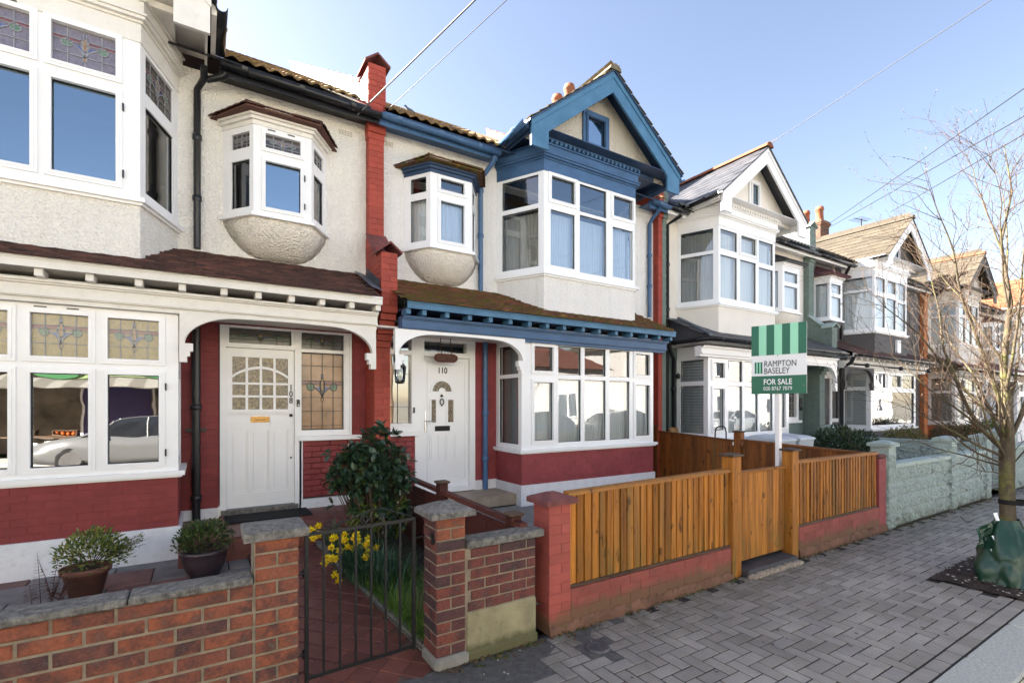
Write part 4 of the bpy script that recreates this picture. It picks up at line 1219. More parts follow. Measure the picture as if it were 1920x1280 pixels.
m = MB(); m.box(0.505, 0.71, yd - 0.014, yd - 0.002, 1.475, 1.545); m.box(0.53, 0.685, yd - 0.02, yd - 0.014, 1.495, 1.525); m.box(0.515, 0.70, yd - 0.018, yd - 0.014, 1.532, 1.54); m.box(0.515, 0.70, yd - 0.018, yd - 0.014, 1.48, 1.487)
m.build("letterbox", BRASS, leaf)
m = MB(); m.box(0.55, 0.665, yd - 0.0215, yd - 0.0205, 1.503, 1.511); m.build("letterbox_pull", DARKMETAL, leaf)
m = MB()
for z, r in ((1.555, 0.022), (1.02, 0.012)):
    m.tube([(0.957, yd, z), (0.957, yd - 0.012, z)], [r, r * 0.9], 14)
m.build("door_lock", DARKMETAL, leaf)
for i, ch in enumerate("108"):
    text_obj("door_number", ch, 0.105, (0.957 - 0.006 * i * 0, yd - 0.004, 1.905 - 0.082 * i), (R(90), 0, 0), BLACK, leaf, 0.003, sx=0.85, bold=0.002)
m = MB(); m.cbox(1.018, 1.052, y0 - 0.022, y0 - 0.001, 1.665, 1.755, 0.004); m.build("doorbell", BLACK, h108)
m = MB(); m.tube([(1.035, y0 - 0.024, 1.685), (1.035, y0 - 0.021, 1.685)], 0.009, 10); m.build("bell_button", CHROME, h108)
m = MB(); m.box(0.19, 1.03, D - 0.06, D + 0.1, 0.375, 0.44); m.build("door_threshold", COPING, h108)
m = MB(); m.box(0.25, 0.99, D - 0.02, D + 0.09, 0.42, 0.447); m.build("weather_strip", LEAD, h108)
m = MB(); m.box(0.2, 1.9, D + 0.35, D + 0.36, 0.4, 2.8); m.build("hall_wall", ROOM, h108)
# pipes of 108
pipe(h108, [(0.02, 6.40, 5.42), (0.02, 6.55, 5.37), (-0.045, D - 0.055, 5.30), (-0.045, D - 0.055, 3.48)], BLACK, 0.037, (4.75, 4.05))
pipe(h108, [(0.24, 6.42, 5.44), (0.20, 6.45, 5.40), (0.05, 6.55, 5.37)], BLACK, 0.036, name="gutter_outlet")
pipe(h108, [(-0.055, D - 0.06, 2.66), (-0.055, D - 0.06, 0.36)], BLACK, 0.044, (1.66, 0.62), brackets=(1.40,))
def air_brick(h, x, z):
    m = MB(); fr_ = (x, D, 1, 0, 0, 1)
    for i in range(10): m.ob(fr_, i * 0.02, i * 0.02 + 0.008, -0.006, 0.002, z, z + 0.075)
    for k in range(4): m.ob(fr_, 0, 0.188, -0.0055, 0.002, z + k * 0.0223, z + k * 0.0223 + 0.008)
    m.cur = 1; m.oq(fr_, 0, 0.188, -0.001, z, z + 0.075)
    m.build("air_brick", [CREAM_SMOOTH, ROOM], h)
air_brick(h108, 1.53, 5.28)

# ================================================================== number 110
p5 = [(0.21, 0.575, [(1.145, 2.03, 's'), (2.19, 2.565, 's')]), (0.675, 1.13, [(1.108, 2.082), (2.15, 2.592)]), (1.205, 1.66, [(1.108, 2.082), (2.15, 2.592)]), (1.745, 2.205, [(1.108, 2.082), (2.15, 2.592)]), (2.335, 2.695, [(1.145, 2.03, 's'), (2.19, 2.565, 's')])]
u3 = [(0.13, 0.605, [(3.815, 4.665), (4.81, 5.18, 's')]), (0.705, 1.275, [(3.785, 4.70), (4.75, 5.19)]), (1.415, 1.885, [(3.815, 4.65), (4.82, 5.17, 's')])]
cantw = [(0.09, 0.74, [(3.79, 4.675), (4.745, 5.185)])]
h110, g110 = terrace("terraced_house", "white pebbledash terraced house with blue painted gable, blue gutter and white door numbered 110", 2.0, 1, dict(
    near=True, deck=BLUE_DARK, trim=UPVC, wall=WHITE_PEB, low=RED_B, lbay=(1.96, 4.75), ubay=(1.98, 2.36, 4.29, 4.67), oriel=(0.44, 0.68, 1.33, 1.60),
    gable=(3.5, 1.57), gwin=(3.13, 3.69, 5.79, 6.41), gwinm=BLUE, door_hole=(0.12, 1.575, 0.36, 2.67), eave=(2.11, 6.98), arch=(2.03, 3.97, 2.22),
    beam=BLUE, eavem=BLUE_LIGHT, archm=WHITE, tile=TILE_B, ptype='plain', frieze=BLUE, barge=BLUE_LIGHT, gtile=TILE_GABLE, mtile=TILE_MAIN, gut=BLUE_PIPE,
    rafters=[2.14, 2.345, 2.658, 2.982, 3.298, 3.614, 3.937, 4.248, 4.563, 4.926, 5.253, 5.618, 5.954, 6.304, 6.618, 6.92],
    roof_x=(2.09, 7.6), plinth_u=[(1.575, 1.96)], soffit=BLUE_DARK, gsoffit=BLUE_DARK, gablem=SPECK_PEB, apron=WHITE_PEB,
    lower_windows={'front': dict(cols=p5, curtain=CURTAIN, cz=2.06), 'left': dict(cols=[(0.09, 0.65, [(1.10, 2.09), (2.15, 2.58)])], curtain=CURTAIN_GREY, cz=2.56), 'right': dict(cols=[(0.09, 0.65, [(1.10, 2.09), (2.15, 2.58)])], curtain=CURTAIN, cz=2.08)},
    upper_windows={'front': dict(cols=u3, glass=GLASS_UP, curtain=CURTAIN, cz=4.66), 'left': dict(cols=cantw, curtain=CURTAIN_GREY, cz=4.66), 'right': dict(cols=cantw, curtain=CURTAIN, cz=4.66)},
    oriel_windows=[('left', [(0.11, 0.38, [(3.98, 4.56), (4.66, 4.87)])], GLASS), ('front', [(0.145, 0.525, [(3.99, 4.555, 's'), (4.70, 4.87, 's')])], GLASS_UP), ('right', [(0.08, 0.35, [(3.98, 4.56), (4.66, 4.87)])], GLASS)],
    ocurt=CURTAIN, ocorn=BLUE_DARK, orielm=ROUGH_WHITE))
brick_field(g110['bd'], RED_B, (3.96, 6.0, 1, 0, 0, 1), 0, 2.79, 0.51, 0.965, joint=0.006)
brick_field(g110['bd'], RED_B, frame((3.96, D), (3.96, 6.0)), 0, 0.74, 0.51, 0.965, joint=0.006, phase=0.06)
brick_field(g110['lw'], RED_B, F108, 2.12, 2.655, 0.40, 1.24, joint=0.006)
brick_field(g110['lw'], RED_B, F108, 3.578, 3.955, 0.515, 2.60, joint=0.006)
m = MB(); y0, y1 = D - 0.02, D + 0.09
m.box(2.12, 2.17, y0, y1, 1.35, 2.66); m.box(2.545, 2.60, y0, y1, 1.35, 2.66); m.box(2.17, 2.545, y0, y1, 1.35, 1.42); m.box(2.17, 2.545, y0, y1, 2.40, 2.465); m.box(2.17, 2.545, y0, y1, 2.625, 2.66)
m.box(2.60, 2.74, y0 + 0.006, y1, 0.40, 2.66); m.box(3.485, 3.575, y0, y1, 0.38, 2.66); m.box(2.74, 3.485, y0 + .003, y1, 2.395, 2.465); m.box(2.74, 3.485, y0 + .003, y1, 2.625, 2.66); m.box(3.43, 3.485, y0 + .003, y1, 2.465, 2.625)
df = m.build("door_frame", UPVC, h110)
m = MB(); m.box(2.11, 2.66, D - 0.07, D + 0.02, 1.245, 1.315); m.box(2.11, 2.66, D - 0.04, D + 0.02, 1.315, 1.35); m.build("side_light_sill", UPVC, h110)
m = MB(); m.oq((0, D + 0.05, 1, 0, 0, 1), 2.165, 2.55, 0, 1.415, 2.405); m.oq((0, D + 0.05, 1, 0, 0, 1), 2.165, 2.55, 0, 2.46, 2.63); m.build("pane", GLASS_OLD, df)
m = MB(); m.oq((0, D + 0.05, 1, 0, 0, 1), 2.735, 3.435, 0, 2.46, 2.63); m.build("pane", GLASS, df)
m = MB()
for x in (2.36,): m.box(x - 0.004, x + 0.004, D + 0.042, D + 0.049, 1.42, 2.40)
for z in (1.66, 2.13): m.box(2.17, 2.545, D + 0.0425, D + 0.0485, z - 0.003, z + 0.003)
m.build("lead_came", CAME_DARK, df)
m = MB(); yd = D + 0.03
m.box(2.742, 3.482, yd, yd + 0.04, 0.45, 2.393)
leaf = m.build("front_door", UPVC, h110)
def ring(m, x0, x1, z0, z1, w, d0, d1):
    m.box(x0, x0 + w, d0, d1, z0, z1); m.box(x1 - w, x1, d0, d1, z0, z1); m.box(x0 + w, x1 - w, d0, d1, z0, z0 + w); m.box(x0 + w, x1 - w, d0, d1, z1 - w, z1)
m = MB()
ring(m, 2.80, 3.43, 0.55, 2.335, 0.014, yd - 0.012, yd - 0.0005)
for a, b in ((2.835, 2.99), (3.09, 3.265)):
    ring(m, a, b, 0.86, 1.245, 0.014, yd - 0.012, yd - 0.0005); m.box(a + .03, b - .03, yd - 0.008, yd - 0.0005, 0.89, 1.215)
for a, b in ((2.84, 2.965), (3.105, 3.25)): ring(m, a, b, 1.40, 1.79, 0.026, yd - 0.012, yd - 0.0005)
def arcband(m, cx, cz, r0, r1, d0, d1, n=18):
    for i in range(n):
        t0, t1 = math.pi * i / n, math.pi * (i + 1) / n
        q = lambda r, t, d: (cx + r * math.cos(t), d, cz + r * math.sin(t))
        m.hexa([q(r0, t0, d0), q(r1, t0, d0), q(r1, t0, d1), q(r0, t0, d1), q(r0, t1, d0), q(r1, t1, d0), q(r1, t1, d1), q(r0, t1, d1)])
arcband(m, 3.037, 1.885, 0.155, 0.185, yd - 0.014, yd - 0.0005); arcband(m, 3.037, 1.885, 0.035, 0.055, yd - 0.012, yd - 0.0005)
m.box(2.85, 3.225, yd - 0.013, yd - 0.0005, 1.862, 1.884)
m.build("door_moulding", UPVC, leaf)
m = MB(); arcband(m, 3.037, 1.886, 0.056, 0.154, yd - 0.004, yd - 0.0005); m.build("fan_pane", OBSCURE, leaf)
m = MB()
for k in range(1, 5):
    t = math.pi * k / 5; m.tube([(3.037 + 0.056 * math.cos(t), yd - 0.006, 1.886 + 0.056 * math.sin(t)), (3.037 + 0.154 * math.cos(t), yd - 0.006, 1.886 + 0.154 * math.sin(t))], 0.004, 5)
arcband(m, 3.037, 1.886, 0.10, 0.107, yd - 0.009, yd - 0.003)
for a, b in ((2.866, 2.939), (3.131, 3.224)):
    c_ = (a + b) / 2
    m.tube([(c_ + 0.022 * math.sin(i * 0.9), yd - 0.006, 1.43 + 0.33 * i / 12) for i in range(13)], 0.004, 5)
    m.tube([(c_ - 0.022 * math.sin(i * 0.9), yd - 0.006, 1.43 + 0.33 * i / 12) for i in range(13)], 0.004, 5)
m.build("lead_came", CAME_DARK, leaf)
for a, b in ((2.866, 2.939), (3.131, 3.224)):
    m = MB(); m.box(a, b, yd - 0.004, yd - 0.0005, 1.426, 1.764); m.build("pane", OBSCURE, leaf)
m = MB(); m.box(2.925, 3.165, yd - 0.012, yd - 0.0005, 1.295, 1.372); m.build("letterbox", DARKMETAL, leaf)
m = MB(); m.lathe((3.03, yd - 0.012, 1.80), [(0.0, 0), (0.02, 0.005), (0.024, 0.02), (0.012, 0.04), (0, 0.045)], 10)
rg = [(3.03 + 0.03 * math.sin(t * 0.628), yd - 0.02, 1.775 - 0.045 * (1 - math.cos(t * 0.628))) for t in range(11)]
m.tube(rg, 0.008, 6); m.lathe((3.03, yd - 0.015, 1.66), [(0, 0), (0.012, 0.01), (0.008, 0.03), (0, 0.035)], 8)
m.build("door_knocker", BLACK, leaf)
text_obj("door_number", "110", 0.125, (3.045, yd - 0.005, 2.195), (R(90), 0, 0), BLACK, leaf, 0.003, sx=0.85, bold=0.002)
m = MB(); m.cbox(2.755, 2.785, yd - 0.014, yd - 0.0005, 1.28, 1.60, 0.004); m.tube([(2.77, yd - 0.012, 1.45), (2.77, yd - 0.05, 1.45), (2.875, yd - 0.052, 1.445)], 0.009, 8); m.build("door_handle", CHROME, leaf)
m = MB(); m.tube([(2.77, yd - 0.001, 1.36), (2.77, yd - 0.018, 1.36)], 0.010, 8); m.build("keyhole", CHROME, leaf)
m = MB(); m.cbox(2.565, 2.59, y0 - 0.02, y0 - 0.001, 1.57, 1.65, 0.004); m.build("doorbell", BLACK, h110)
m = MB(); m.box(2.72, 3.50, D - 0.055, D + 0.09, 0.385, 0.45); m.build("door_threshold", UPVC, h110)
m = MB(); m.box(2.1, 3.95, D + 0.6, D + 0.61, 0.4, 2.8); m.build("hall_wall", ROOM, h110)
pipe(h110, [(3.74, 6.40, 5.44), (3.74, 6.43, 5.38), (3.66, 6.62, 5.20), (3.655, D - 0.05, 5.10), (3.655, D - 0.05, 3.42)], BLUE_PIPE, 0.037, (5.0, 4.3))
pipe(h110, [(3.735, D - 0.055, 2.66), (3.735, D - 0.055, 0.37)], BLUE_PIPE, 0.043, (1.55, 0.85))
pipe(h110, [(7.40, 6.40, 5.44), (7.40, 6.60, 5.30), (7.42, D - 0.05, 5.22), (7.42, D - 0.05, 3.40)], BLUE_PIPE, 0.037, (4.6, 4.0))
air_brick(h110, 2.09, 5.30)

# ================================================================== number 106 (out of frame, added to shade the garden)
h106, g106 = terrace("terraced_house", "unseen cream terraced house added left of the stained glass bay to shade the garden", -9.36, 1, dict(
    trim=WHITE, wall=CREAM_PEB, low=RED_A, lbay=(1.96, 4.75), ubay=(1.98, 2.36, 4.29, 4.67), oriel=(0.44, 0.68, 1.33, 1.60),
    gable=(3.5, 1.57), gwin=(3.2, 3.7, 5.78, 6.40), door_hole=(0.30, 1.7, 0.40, 2.64), eave=(-9.3, -3.7), arch=(-9.3, -7.4, 2.15),
    beam=WHITE_OLD, eavem=WHITE_OLD, archm=WHITE, tile=TILE_A, ptype='slate', frieze=WHITE_OLD, barge=WHITE_OLD, gtile=TILE_MAIN, mtile=TILE_MAIN, gut=BLACK, gtw=0.30, gtg=0.22, gtt=0.014, gtl=0, roof_x=(-9.36, -3.69),
    lower_windows={'front': dict(cols=[(0.2, 2.5, [(1.15, 2.5)])])}, upper_windows={'front': dict(cols=[(0.2, 1.7, [(3.8, 5.15)])])},
    oriel_windows=[('front', [(0.1, 0.55, [(3.98, 4.84)])], GLASS)]))

# ================================================================== number 112
def far_lower(L, n=5):
    out = []
    w = (L - 0.10) / n
    for i in range(n):
        s_ = 's' if i in (0, n - 1) else ''
        e = 0.055 if s_ else 0.0
        out.append((0.05 + w * i + 0.04 + e, 0.05 + w * (i + 1) - 0.04 - e, [(1.12 + e, 2.06 - e, s_), (2.15 + e, 2.57 - e, s_)]))
    return out
def far_upper(L):
    w = L / 3
    return [(0.06, w - 0.05, [(3.81, 4.66), (4.78, 5.17)]), (w + 0.05, 2 * w - 0.05, [(3.81, 4.66), (4.80, 5.16, 's')]), (2 * w + 0.05, L - 0.07, [(3.81, 4.60), (4.70, 5.17)])]
sidew = [(0.09, 0.64, [(1.12, 2.06), (2.15, 2.57)])]
def far_oriel(w):
    return [('left', [(0.07, 0.36, [(3.98, 4.84)])], GLASS), ('front', [(0.09, w - 0.09, [(3.98, 4.50), (4.60, 4.84)])], GLASS), ('right', [(0.07, 0.36, [(3.98, 4.84)])], GLASS)]
upw = [(0.07, 0.70, [(3.78, 4.68), (4.75, 5.18)])]
h112, g112 = terrace("terraced_house", "cream smooth terraced house with white gable, slate roof and grey green porch", 13.36, -1, dict(
    trim=UPVC, wall=CREAM_SMOOTH, low=GREEN_PAINT, lbay=(2.2, 5.08), ubay=(2.41, 2.76, 4.75, 5.06), oriel=(2.06, 1.81, 1.06, 0.76),
    gable=(3.56, 1.5), gwin=(3.30, 3.72, 5.78, 6.40), door_hole=(0.40, 2.0, 0.40, 2.64), eave=(7.95, 13.15), arch=(11.16, 13.2, 2.10),
    beam=WHITE, eavem=BLACK, archm=WHITE, tile=BLACK_SLATE, ptype='slate', frieze=WHITE, barge=WHITE, gtile=SLATE, mtile=SLATE, gut=BLACK, gtw=0.30, gtg=0.20, gtt=0.008, gtl=250, ridge=TILE_ORANGE,
    soffit=WHITE, gsoffit=WHITE, fasc=WHITE, plinthm=WHITE_PLINTH, orielm=CREAM_SMOOTH, roof_x=(7.8, 13.3),
    lower_windows={'front': dict(cols=far_lower(2.88), curtain=CURTAIN, cz=2.0), 'left': dict(cols=sidew, blind=True), 'right': dict(cols=sidew)},
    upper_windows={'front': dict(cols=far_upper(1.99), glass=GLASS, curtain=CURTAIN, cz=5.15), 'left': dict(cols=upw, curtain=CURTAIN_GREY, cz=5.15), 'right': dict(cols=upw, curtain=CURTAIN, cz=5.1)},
    oriel_windows=far_oriel(0.75), ocurt=CURTAIN, ocz=4.83))
m = MB(); m.box(8.28 - 0.004, 11.16 + .004, BF - 0.004, BF + 0.02, 0.5, 0.962); m.box(8.276, 8.30, BF + 0.021, D - 0.002, 0.5, 0.962); m.build("bay_panel", WHITE_PLINTH, h112)
m = MB()
for i in range(3): ring(m, 8.45 + i * 0.9, 9.25 + i * 0.9, 0.58, 0.90, 0.03, BF - 0.02, BF - 0.0045)
m.build("panel_moulding", WHITE, h112)
m = MB(); y0, y1 = D - 0.02, D + 0.08
m.box(11.36, 11.42, y0, y1, 0.4, 2.64); m.box(12.2, 12.30, y0, y1, 0.4, 2.64); m.box(12.86, 12.96, y0, y1, 1.28, 2.64); m.box(11.42, 12.2, y0, y1, 2.4, 2.46); m.box(12.3, 12.86, y0, y1, 1.28, 1.36); m.box(12.3, 12.86, y0, y1, 2.55, 2.64); m.box(11.42, 12.2, y0, y1, 2.6, 2.64)
df = m.build("door_frame", WHITE, h112)
m = MB(); m.box(12.22, 13.02, D - 0.08, D + 0.02, 1.22, 1.28); m.build("side_light_sill", WHITE, h112)
leaded(df, (0, D + 0.03, 1, 0, 0, 1), 12.3, 12.86, 1.36, 2.55, ST_DARK, CAME, d=0.02, tall=True)
m = MB(); m.box(11.42, 12.2, D + 0.02, D + 0.06, 0.44, 2.4); ring(m, 11.5, 12.12, 0.6, 1.4, 0.02, D + 0.005, D + 0.019); m.build("front_door", WHITE, h112)
m = MB(); m.oq((0, D + 0.04, 1, 0, 0, 1), 11.42, 12.2, 0, 2.46, 2.6); m.build("pane", GLASS, df)
m = MB(); m.box(12.28, 12.98, D + 0.006 - .005, D + 0.1, 0.4, 1.22); m.build("porch_panel", GREEN_PAINT, h112)
m = MB(); m.cbox(13.02, 13.13, D - 0.03, D + 0.004, 1.53, 1.85, 0.01); ic = m.build("intercom", BLACK, h112)
m = MB()
m.box(13.035, 13.115, D - 0.034, D - 0.0305, 1.60, 1.83); m.build("intercom_plate", CHROME, ic)
# hip return and black gutter round the left end of the porch roof
m = MB(); m.add([(7.93, 5.69, 2.955), (7.93, D, 2.955), (8.33, D, 3.445)], [(0, 2, 1)]); m.add([(7.955, 5.69, 2.93), (7.955, D, 2.93), (8.0, D, 3.44)], [(0, 2, 1)]); m.build("hip_slope", BLACK_SLATE, h112)
m = MB(); m.tube([(7.93, 5.68, 2.985), (8.33, D, 3.47)], 0.035, 8); m.build("hip_tiles", LEAD, h112)
gutter(h112, [(7.93, 6.70, 2.93), (7.90, 5.66, 2.925), (13.10, 5.66, 2.91)], BLACK, 0.055)
pipe(h112, [(7.93, 6.62, 2.90), (7.93, 6.62, 2.78), (8.13, D - 0.05, 2.62), (8.13, D - 0.05, 0.3)], BLACK, 0.04, (2.0,))
pipe(h112, [(8.0, 6.40, 5.42), (7.93, D - 0.05, 5.3), (7.93, D - 0.05, 0.3)], BLACK, 0.04, (4.5, 3.6))
m = MB(); m.lathe((8.22, D - 0.09, 2.22), [(0, 0), (0.03, 0.0), (0.045, 0.06), (0.02, 0.10), (0, 0.11)], 10); m.box(8.16, 8.22, D - 0.05, D, 2.25, 2.29); m.build("wall_lamp", BLACK, h112)

# ================================================================== number 114
h114, g114 = terrace("terraced_house", "charcoal rendered terraced house with white gable and beige tiled roof", 13.36, 1, dict(
    W=7.54, trim=UPVC, wall=GREY_SMOOTH, low=GREY_SMOOTH, lbay=(1.86, 4.82), ubay=(1.9, 2.09, 4.17, 4.45), oriel=(0.34, 0.42, 1.1, 1.34),
    gable=(3.63, 1.5), gwin=(3.2, 3.7, 5.78, 6.42), door_hole=(0.30, 1.7, 0.40, 2.64), eave=(13.55, 18.7), arch=(13.6, 15.22, 2.15),
    beam=WHITE_OLD, eavem=WHITE_OLD, archm=GREY_SMOOTH, tile=TILE_A, ptype='slate', frieze=WHITE, barge=WHITE, gtile=TILE_BEIGE, mtile=TILE_BEIGE, gut=BLACK, gtw=0.30, gtg=0.22, gtt=0.014, gtl=250,
    soffit=WHITE, gsoffit=WHITE, fasc=WHITE, plinthm=GREY_SMOOTH, orielm=GREY_SMOOTH, otile=TILE_PURPLE, gablem=GREY_SMOOTH, roof_x=(13.5, 20.8),
    rafters=[13.75 + 0.33 * i for i in range(15)],
    lower_windows={'front': dict(split=[(1.03, 2.09, [(0.08, 2.86, [(1.12, 2.03)])]), (2.091, 2.6, [(0.08, 0.9, [(2.15, 2.54)]), (1.02, 1.9, [(2.18, 2.51, 's')]), (2.02, 2.86, [(2.15, 2.54)])])]), 'left': dict(cols=[(0.10, 0.63, [(1.13, 2.06), (2.17, 2.54)])], blind=True), 'right': dict(cols=sidew)},
    upper_windows={'front': dict(cols=far_upper(2.08), glass=GLASS, curtain=CURTAIN, cz=5.15), 'left': dict(cols=[(0.06, 0.70, [(3.78, 4.78), (4.85, 5.18)])], curtain=CURTAIN, cz=5.15), 'right': dict(cols=[(0.06, 0.62, [(3.78, 4.68), (4.75, 5.18)])])},
    oriel_windows=far_oriel(0.68), ocurt=CURTAIN, ocz=4.83))
m = MB(); y0, y1 = D - 0.02, D + 0.08
m.box(13.70, 13.78, y0, y1, 0.4, 2.64); m.box(14.6, 14.7, y0, y1, 0.4, 2.64); m.box(13.78, 14.6, y0, y1, 2.4, 2.64); m.box(14.7, 15.06, y0, y1, 1.2, 1.3); m.box(14.7, 15.06, y0, y1, 2.5, 2.64)
df = m.build("door_frame", WHITE, h114)
m = MB(); m.oq((0, D + 0.03, 1, 0, 0, 1), 14.7, 15.06, 0, 1.3, 2.5); m.build("pane", GLASS, df)
m = MB(); m.box(13.78, 14.6, D + 0.02, D + 0.06, 0.44, 2.4); ring(m, 13.86, 14.52, 0.6, 1.4, 0.02, D + 0.005, D + 0.019); m.build("front_door", GREY_SMOOTH, h114)
m = MB(); m.box(14.7, 15.06, D, D + 0.1, 0.4, 1.2); m.build("porch_panel", GREY_SMOOTH, h114)
pipe(h114, [(15.0, 6.42, 5.44), (15.05, 6.50, 5.36), (15.18, D - 0.05, 5.1), (15.18, D - 0.05, 3.5)], BLACK, 0.04)
pipe(h114, [(13.62, 5.70, 2.92), (13.62, 5.80, 2.72), (13.60, 6.0, 2.60), (13.60, 6.0, 0.3)], BLACK, 0.045)
gutter(h114, [(13.55, 5.66, 2.93), (18.7, 5.66, 2.91)], BLACK, 0.05)
m = MB()
for x in (14.0, 16.0, 17.9):
    m.tube([(x, 5.9, 2.70), (x, 5.62, 2.66)], 0.02, 6); m.lathe((x, 5.60, 2.60), [(0, 0), (0.05, 0.01), (0.05, 0.10), (0, 0.11)], 8)
m.tube([(13.8, 5.86, 2.72), (18.4, 5.86, 2.70)], 0.018, 6)
m.build("lamp_bar", BLACK, h114)
m = MB(); m.cbox(16.72, 16.95, 5.93, 5.999, 3.15, 3.52, 0.01); m.build("alarm_box", WHITE, h114)

# ================================================================== 116 and 118
h116, g116 = terrace("terraced_house", "pale rendered terraced house with dark window frames, seen through the bare street tree", 26.58, -1, dict(
    trim=WHITE_OLD, wall=PALE_SMOOTH, low=ORANGE_BRICK, lbay=(2.2, 5.08), ubay=(2.41, 2.76, 4.75, 5.02), oriel=(2.06, 1.81, 1.06, 0.76),
    gable=(3.45, 1.5), gwin=(3.25, 3.75, 5.78, 6.40), door_hole=(0.40, 2.0, 0.40, 2.64), eave=(21.1, 26.4), arch=(24.38, 26.4, 2.10),
    beam=BLACK, eavem=BLACK, archm=WHITE_OLD, tile=TILE_PURPLE, ptype='slate', frieze=PALE_SMOOTH, barge=GREY_SMOOTH, gtile=TILE_BEIGE, mtile=TILE_BEIGE, gut=BLACK, gtw=0.30, gtg=0.22, gtt=0.014, gtl=150, ridge=TILE_ORANGE,
    soffit=BLACK, gsoffit=BLACK, plinthm=GREY_SMOOTH, orielm=PALE_SMOOTH, winmat=WHITE_OLD, roof_x=(21.0, 26.5),
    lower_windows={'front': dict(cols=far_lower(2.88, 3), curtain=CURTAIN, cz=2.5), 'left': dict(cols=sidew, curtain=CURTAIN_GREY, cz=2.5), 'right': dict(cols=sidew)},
    upper_windows={'front': dict(cols=far_upper(1.99), glass=GLASS, curtain=CURTAIN, cz=5.15), 'left': dict(cols=upw), 'right': dict(cols=upw)},
    oriel_windows=far_oriel(0.75)))
h118, g118 = terrace("terraced_house", "white terraced house with orange red tiled roof at the far right", 26.58, 1, dict(
    trim=WHITE, wall=PALE_SMOOTH, low=WHITE_PLINTH, lbay=(1.96, 4.75), ubay=(1.98, 2.36, 4.29, 4.67), oriel=(0.44, 0.68, 1.33, 1.60),
    gable=(3.5, 1.57), gwin=(3.2, 3.7, 5.78, 6.40), door_hole=(0.30, 1.7, 0.40, 2.64), eave=(26.7, 31.6), arch=(26.7, 28.5, 2.15),
    beam=BLACK, eavem=WHITE, archm=WHITE, tile=TILE_PURPLE, ptype='slate', frieze=WHITE, barge=WHITE, gtile=TILE_ORANGE, mtile=TILE_ORANGE, gut=BLACK, gtw=0.30, gtg=0.22, gtt=0.014, gtl=120,
    lower_windows={'front': dict(cols=far_lower(2.79, 3), curtain=CURTAIN, cz=2.5), 'left': dict(cols=sidew), 'right': dict(cols=sidew)},
    upper_windows={'front': dict(cols=far_upper(1.93), glass=GLASS, curtain=CURTAIN, cz=5.1), 'left': dict(cols=upw), 'right': dict(cols=upw)},
    oriel_windows=far_oriel(0.65)))

for P_, s_, lab in ((37.95, -1, "pale terraced house past the orange tiled one, farthest in the row"), (37.95, 1, "cream terraced house closing the far end of the row")):
    terrace("terraced_house", lab, P_, s_, dict(
    trim=WHITE, wall=PALE_SMOOTH if s_ < 0 else CREAM_SMOOTH, low=WHITE_PLINTH, lbay=(1.96, 4.75), ubay=(1.98, 2.36, 4.29, 4.67), oriel=(0.44, 0.68, 1.33, 1.60) if s_ > 0 else (1.60, 1.33, 0.68, 0.44),
    gable=(3.5, 1.57), gwin=(3.2, 3.7, 5.78, 6.40), door_hole=(0.30, 1.7, 0.40, 2.64), eave=(32.4, 37.8) if s_ < 0 else (38.1, 43.5), arch=(36.0, 37.8, 2.15) if s_ < 0 else (38.1, 39.9, 2.15),
    beam=BLACK, eavem=WHITE, archm=WHITE, tile=TILE_PURPLE, ptype='slate', frieze=WHITE, barge=WHITE, gtile=TILE_BEIGE, mtile=TILE_BEIGE, gut=BLACK, gtw=0.30, gtg=0.22, gtt=0.014, gtl=0,
    lower_windows={'front': dict(cols=far_lower(2.79, 3)), 'left': dict(cols=sidew)}, upper_windows={'front': dict(cols=far_upper(1.93)), 'left': dict(cols=upw)}, oriel_windows=far_oriel(0.65)))

# ================================================================== party walls and chimneys
def gable_cap(m, x0, x1, y0, y1, z, rise=0.10, ov=0.045, t=0.028, slope=0.0):
    """little pitched cap, ridge along Y"""
    c = (x0 + x1) / 2
    for sx in (-1, 1):
        e = x0 - ov if sx < 0 else x1 + ov
        a = [(e, y0 - ov, z - 0.02), (c, y0 - ov, z + rise), (c, y1, z + rise + slope), (e, y1, z - 0.02 + slope)]
        b = [(p[0], p[1], p[2] + t) for p in a]
        if sx > 0: a, b = a[::-1], b[::-1]
        m.hexa(a + b)

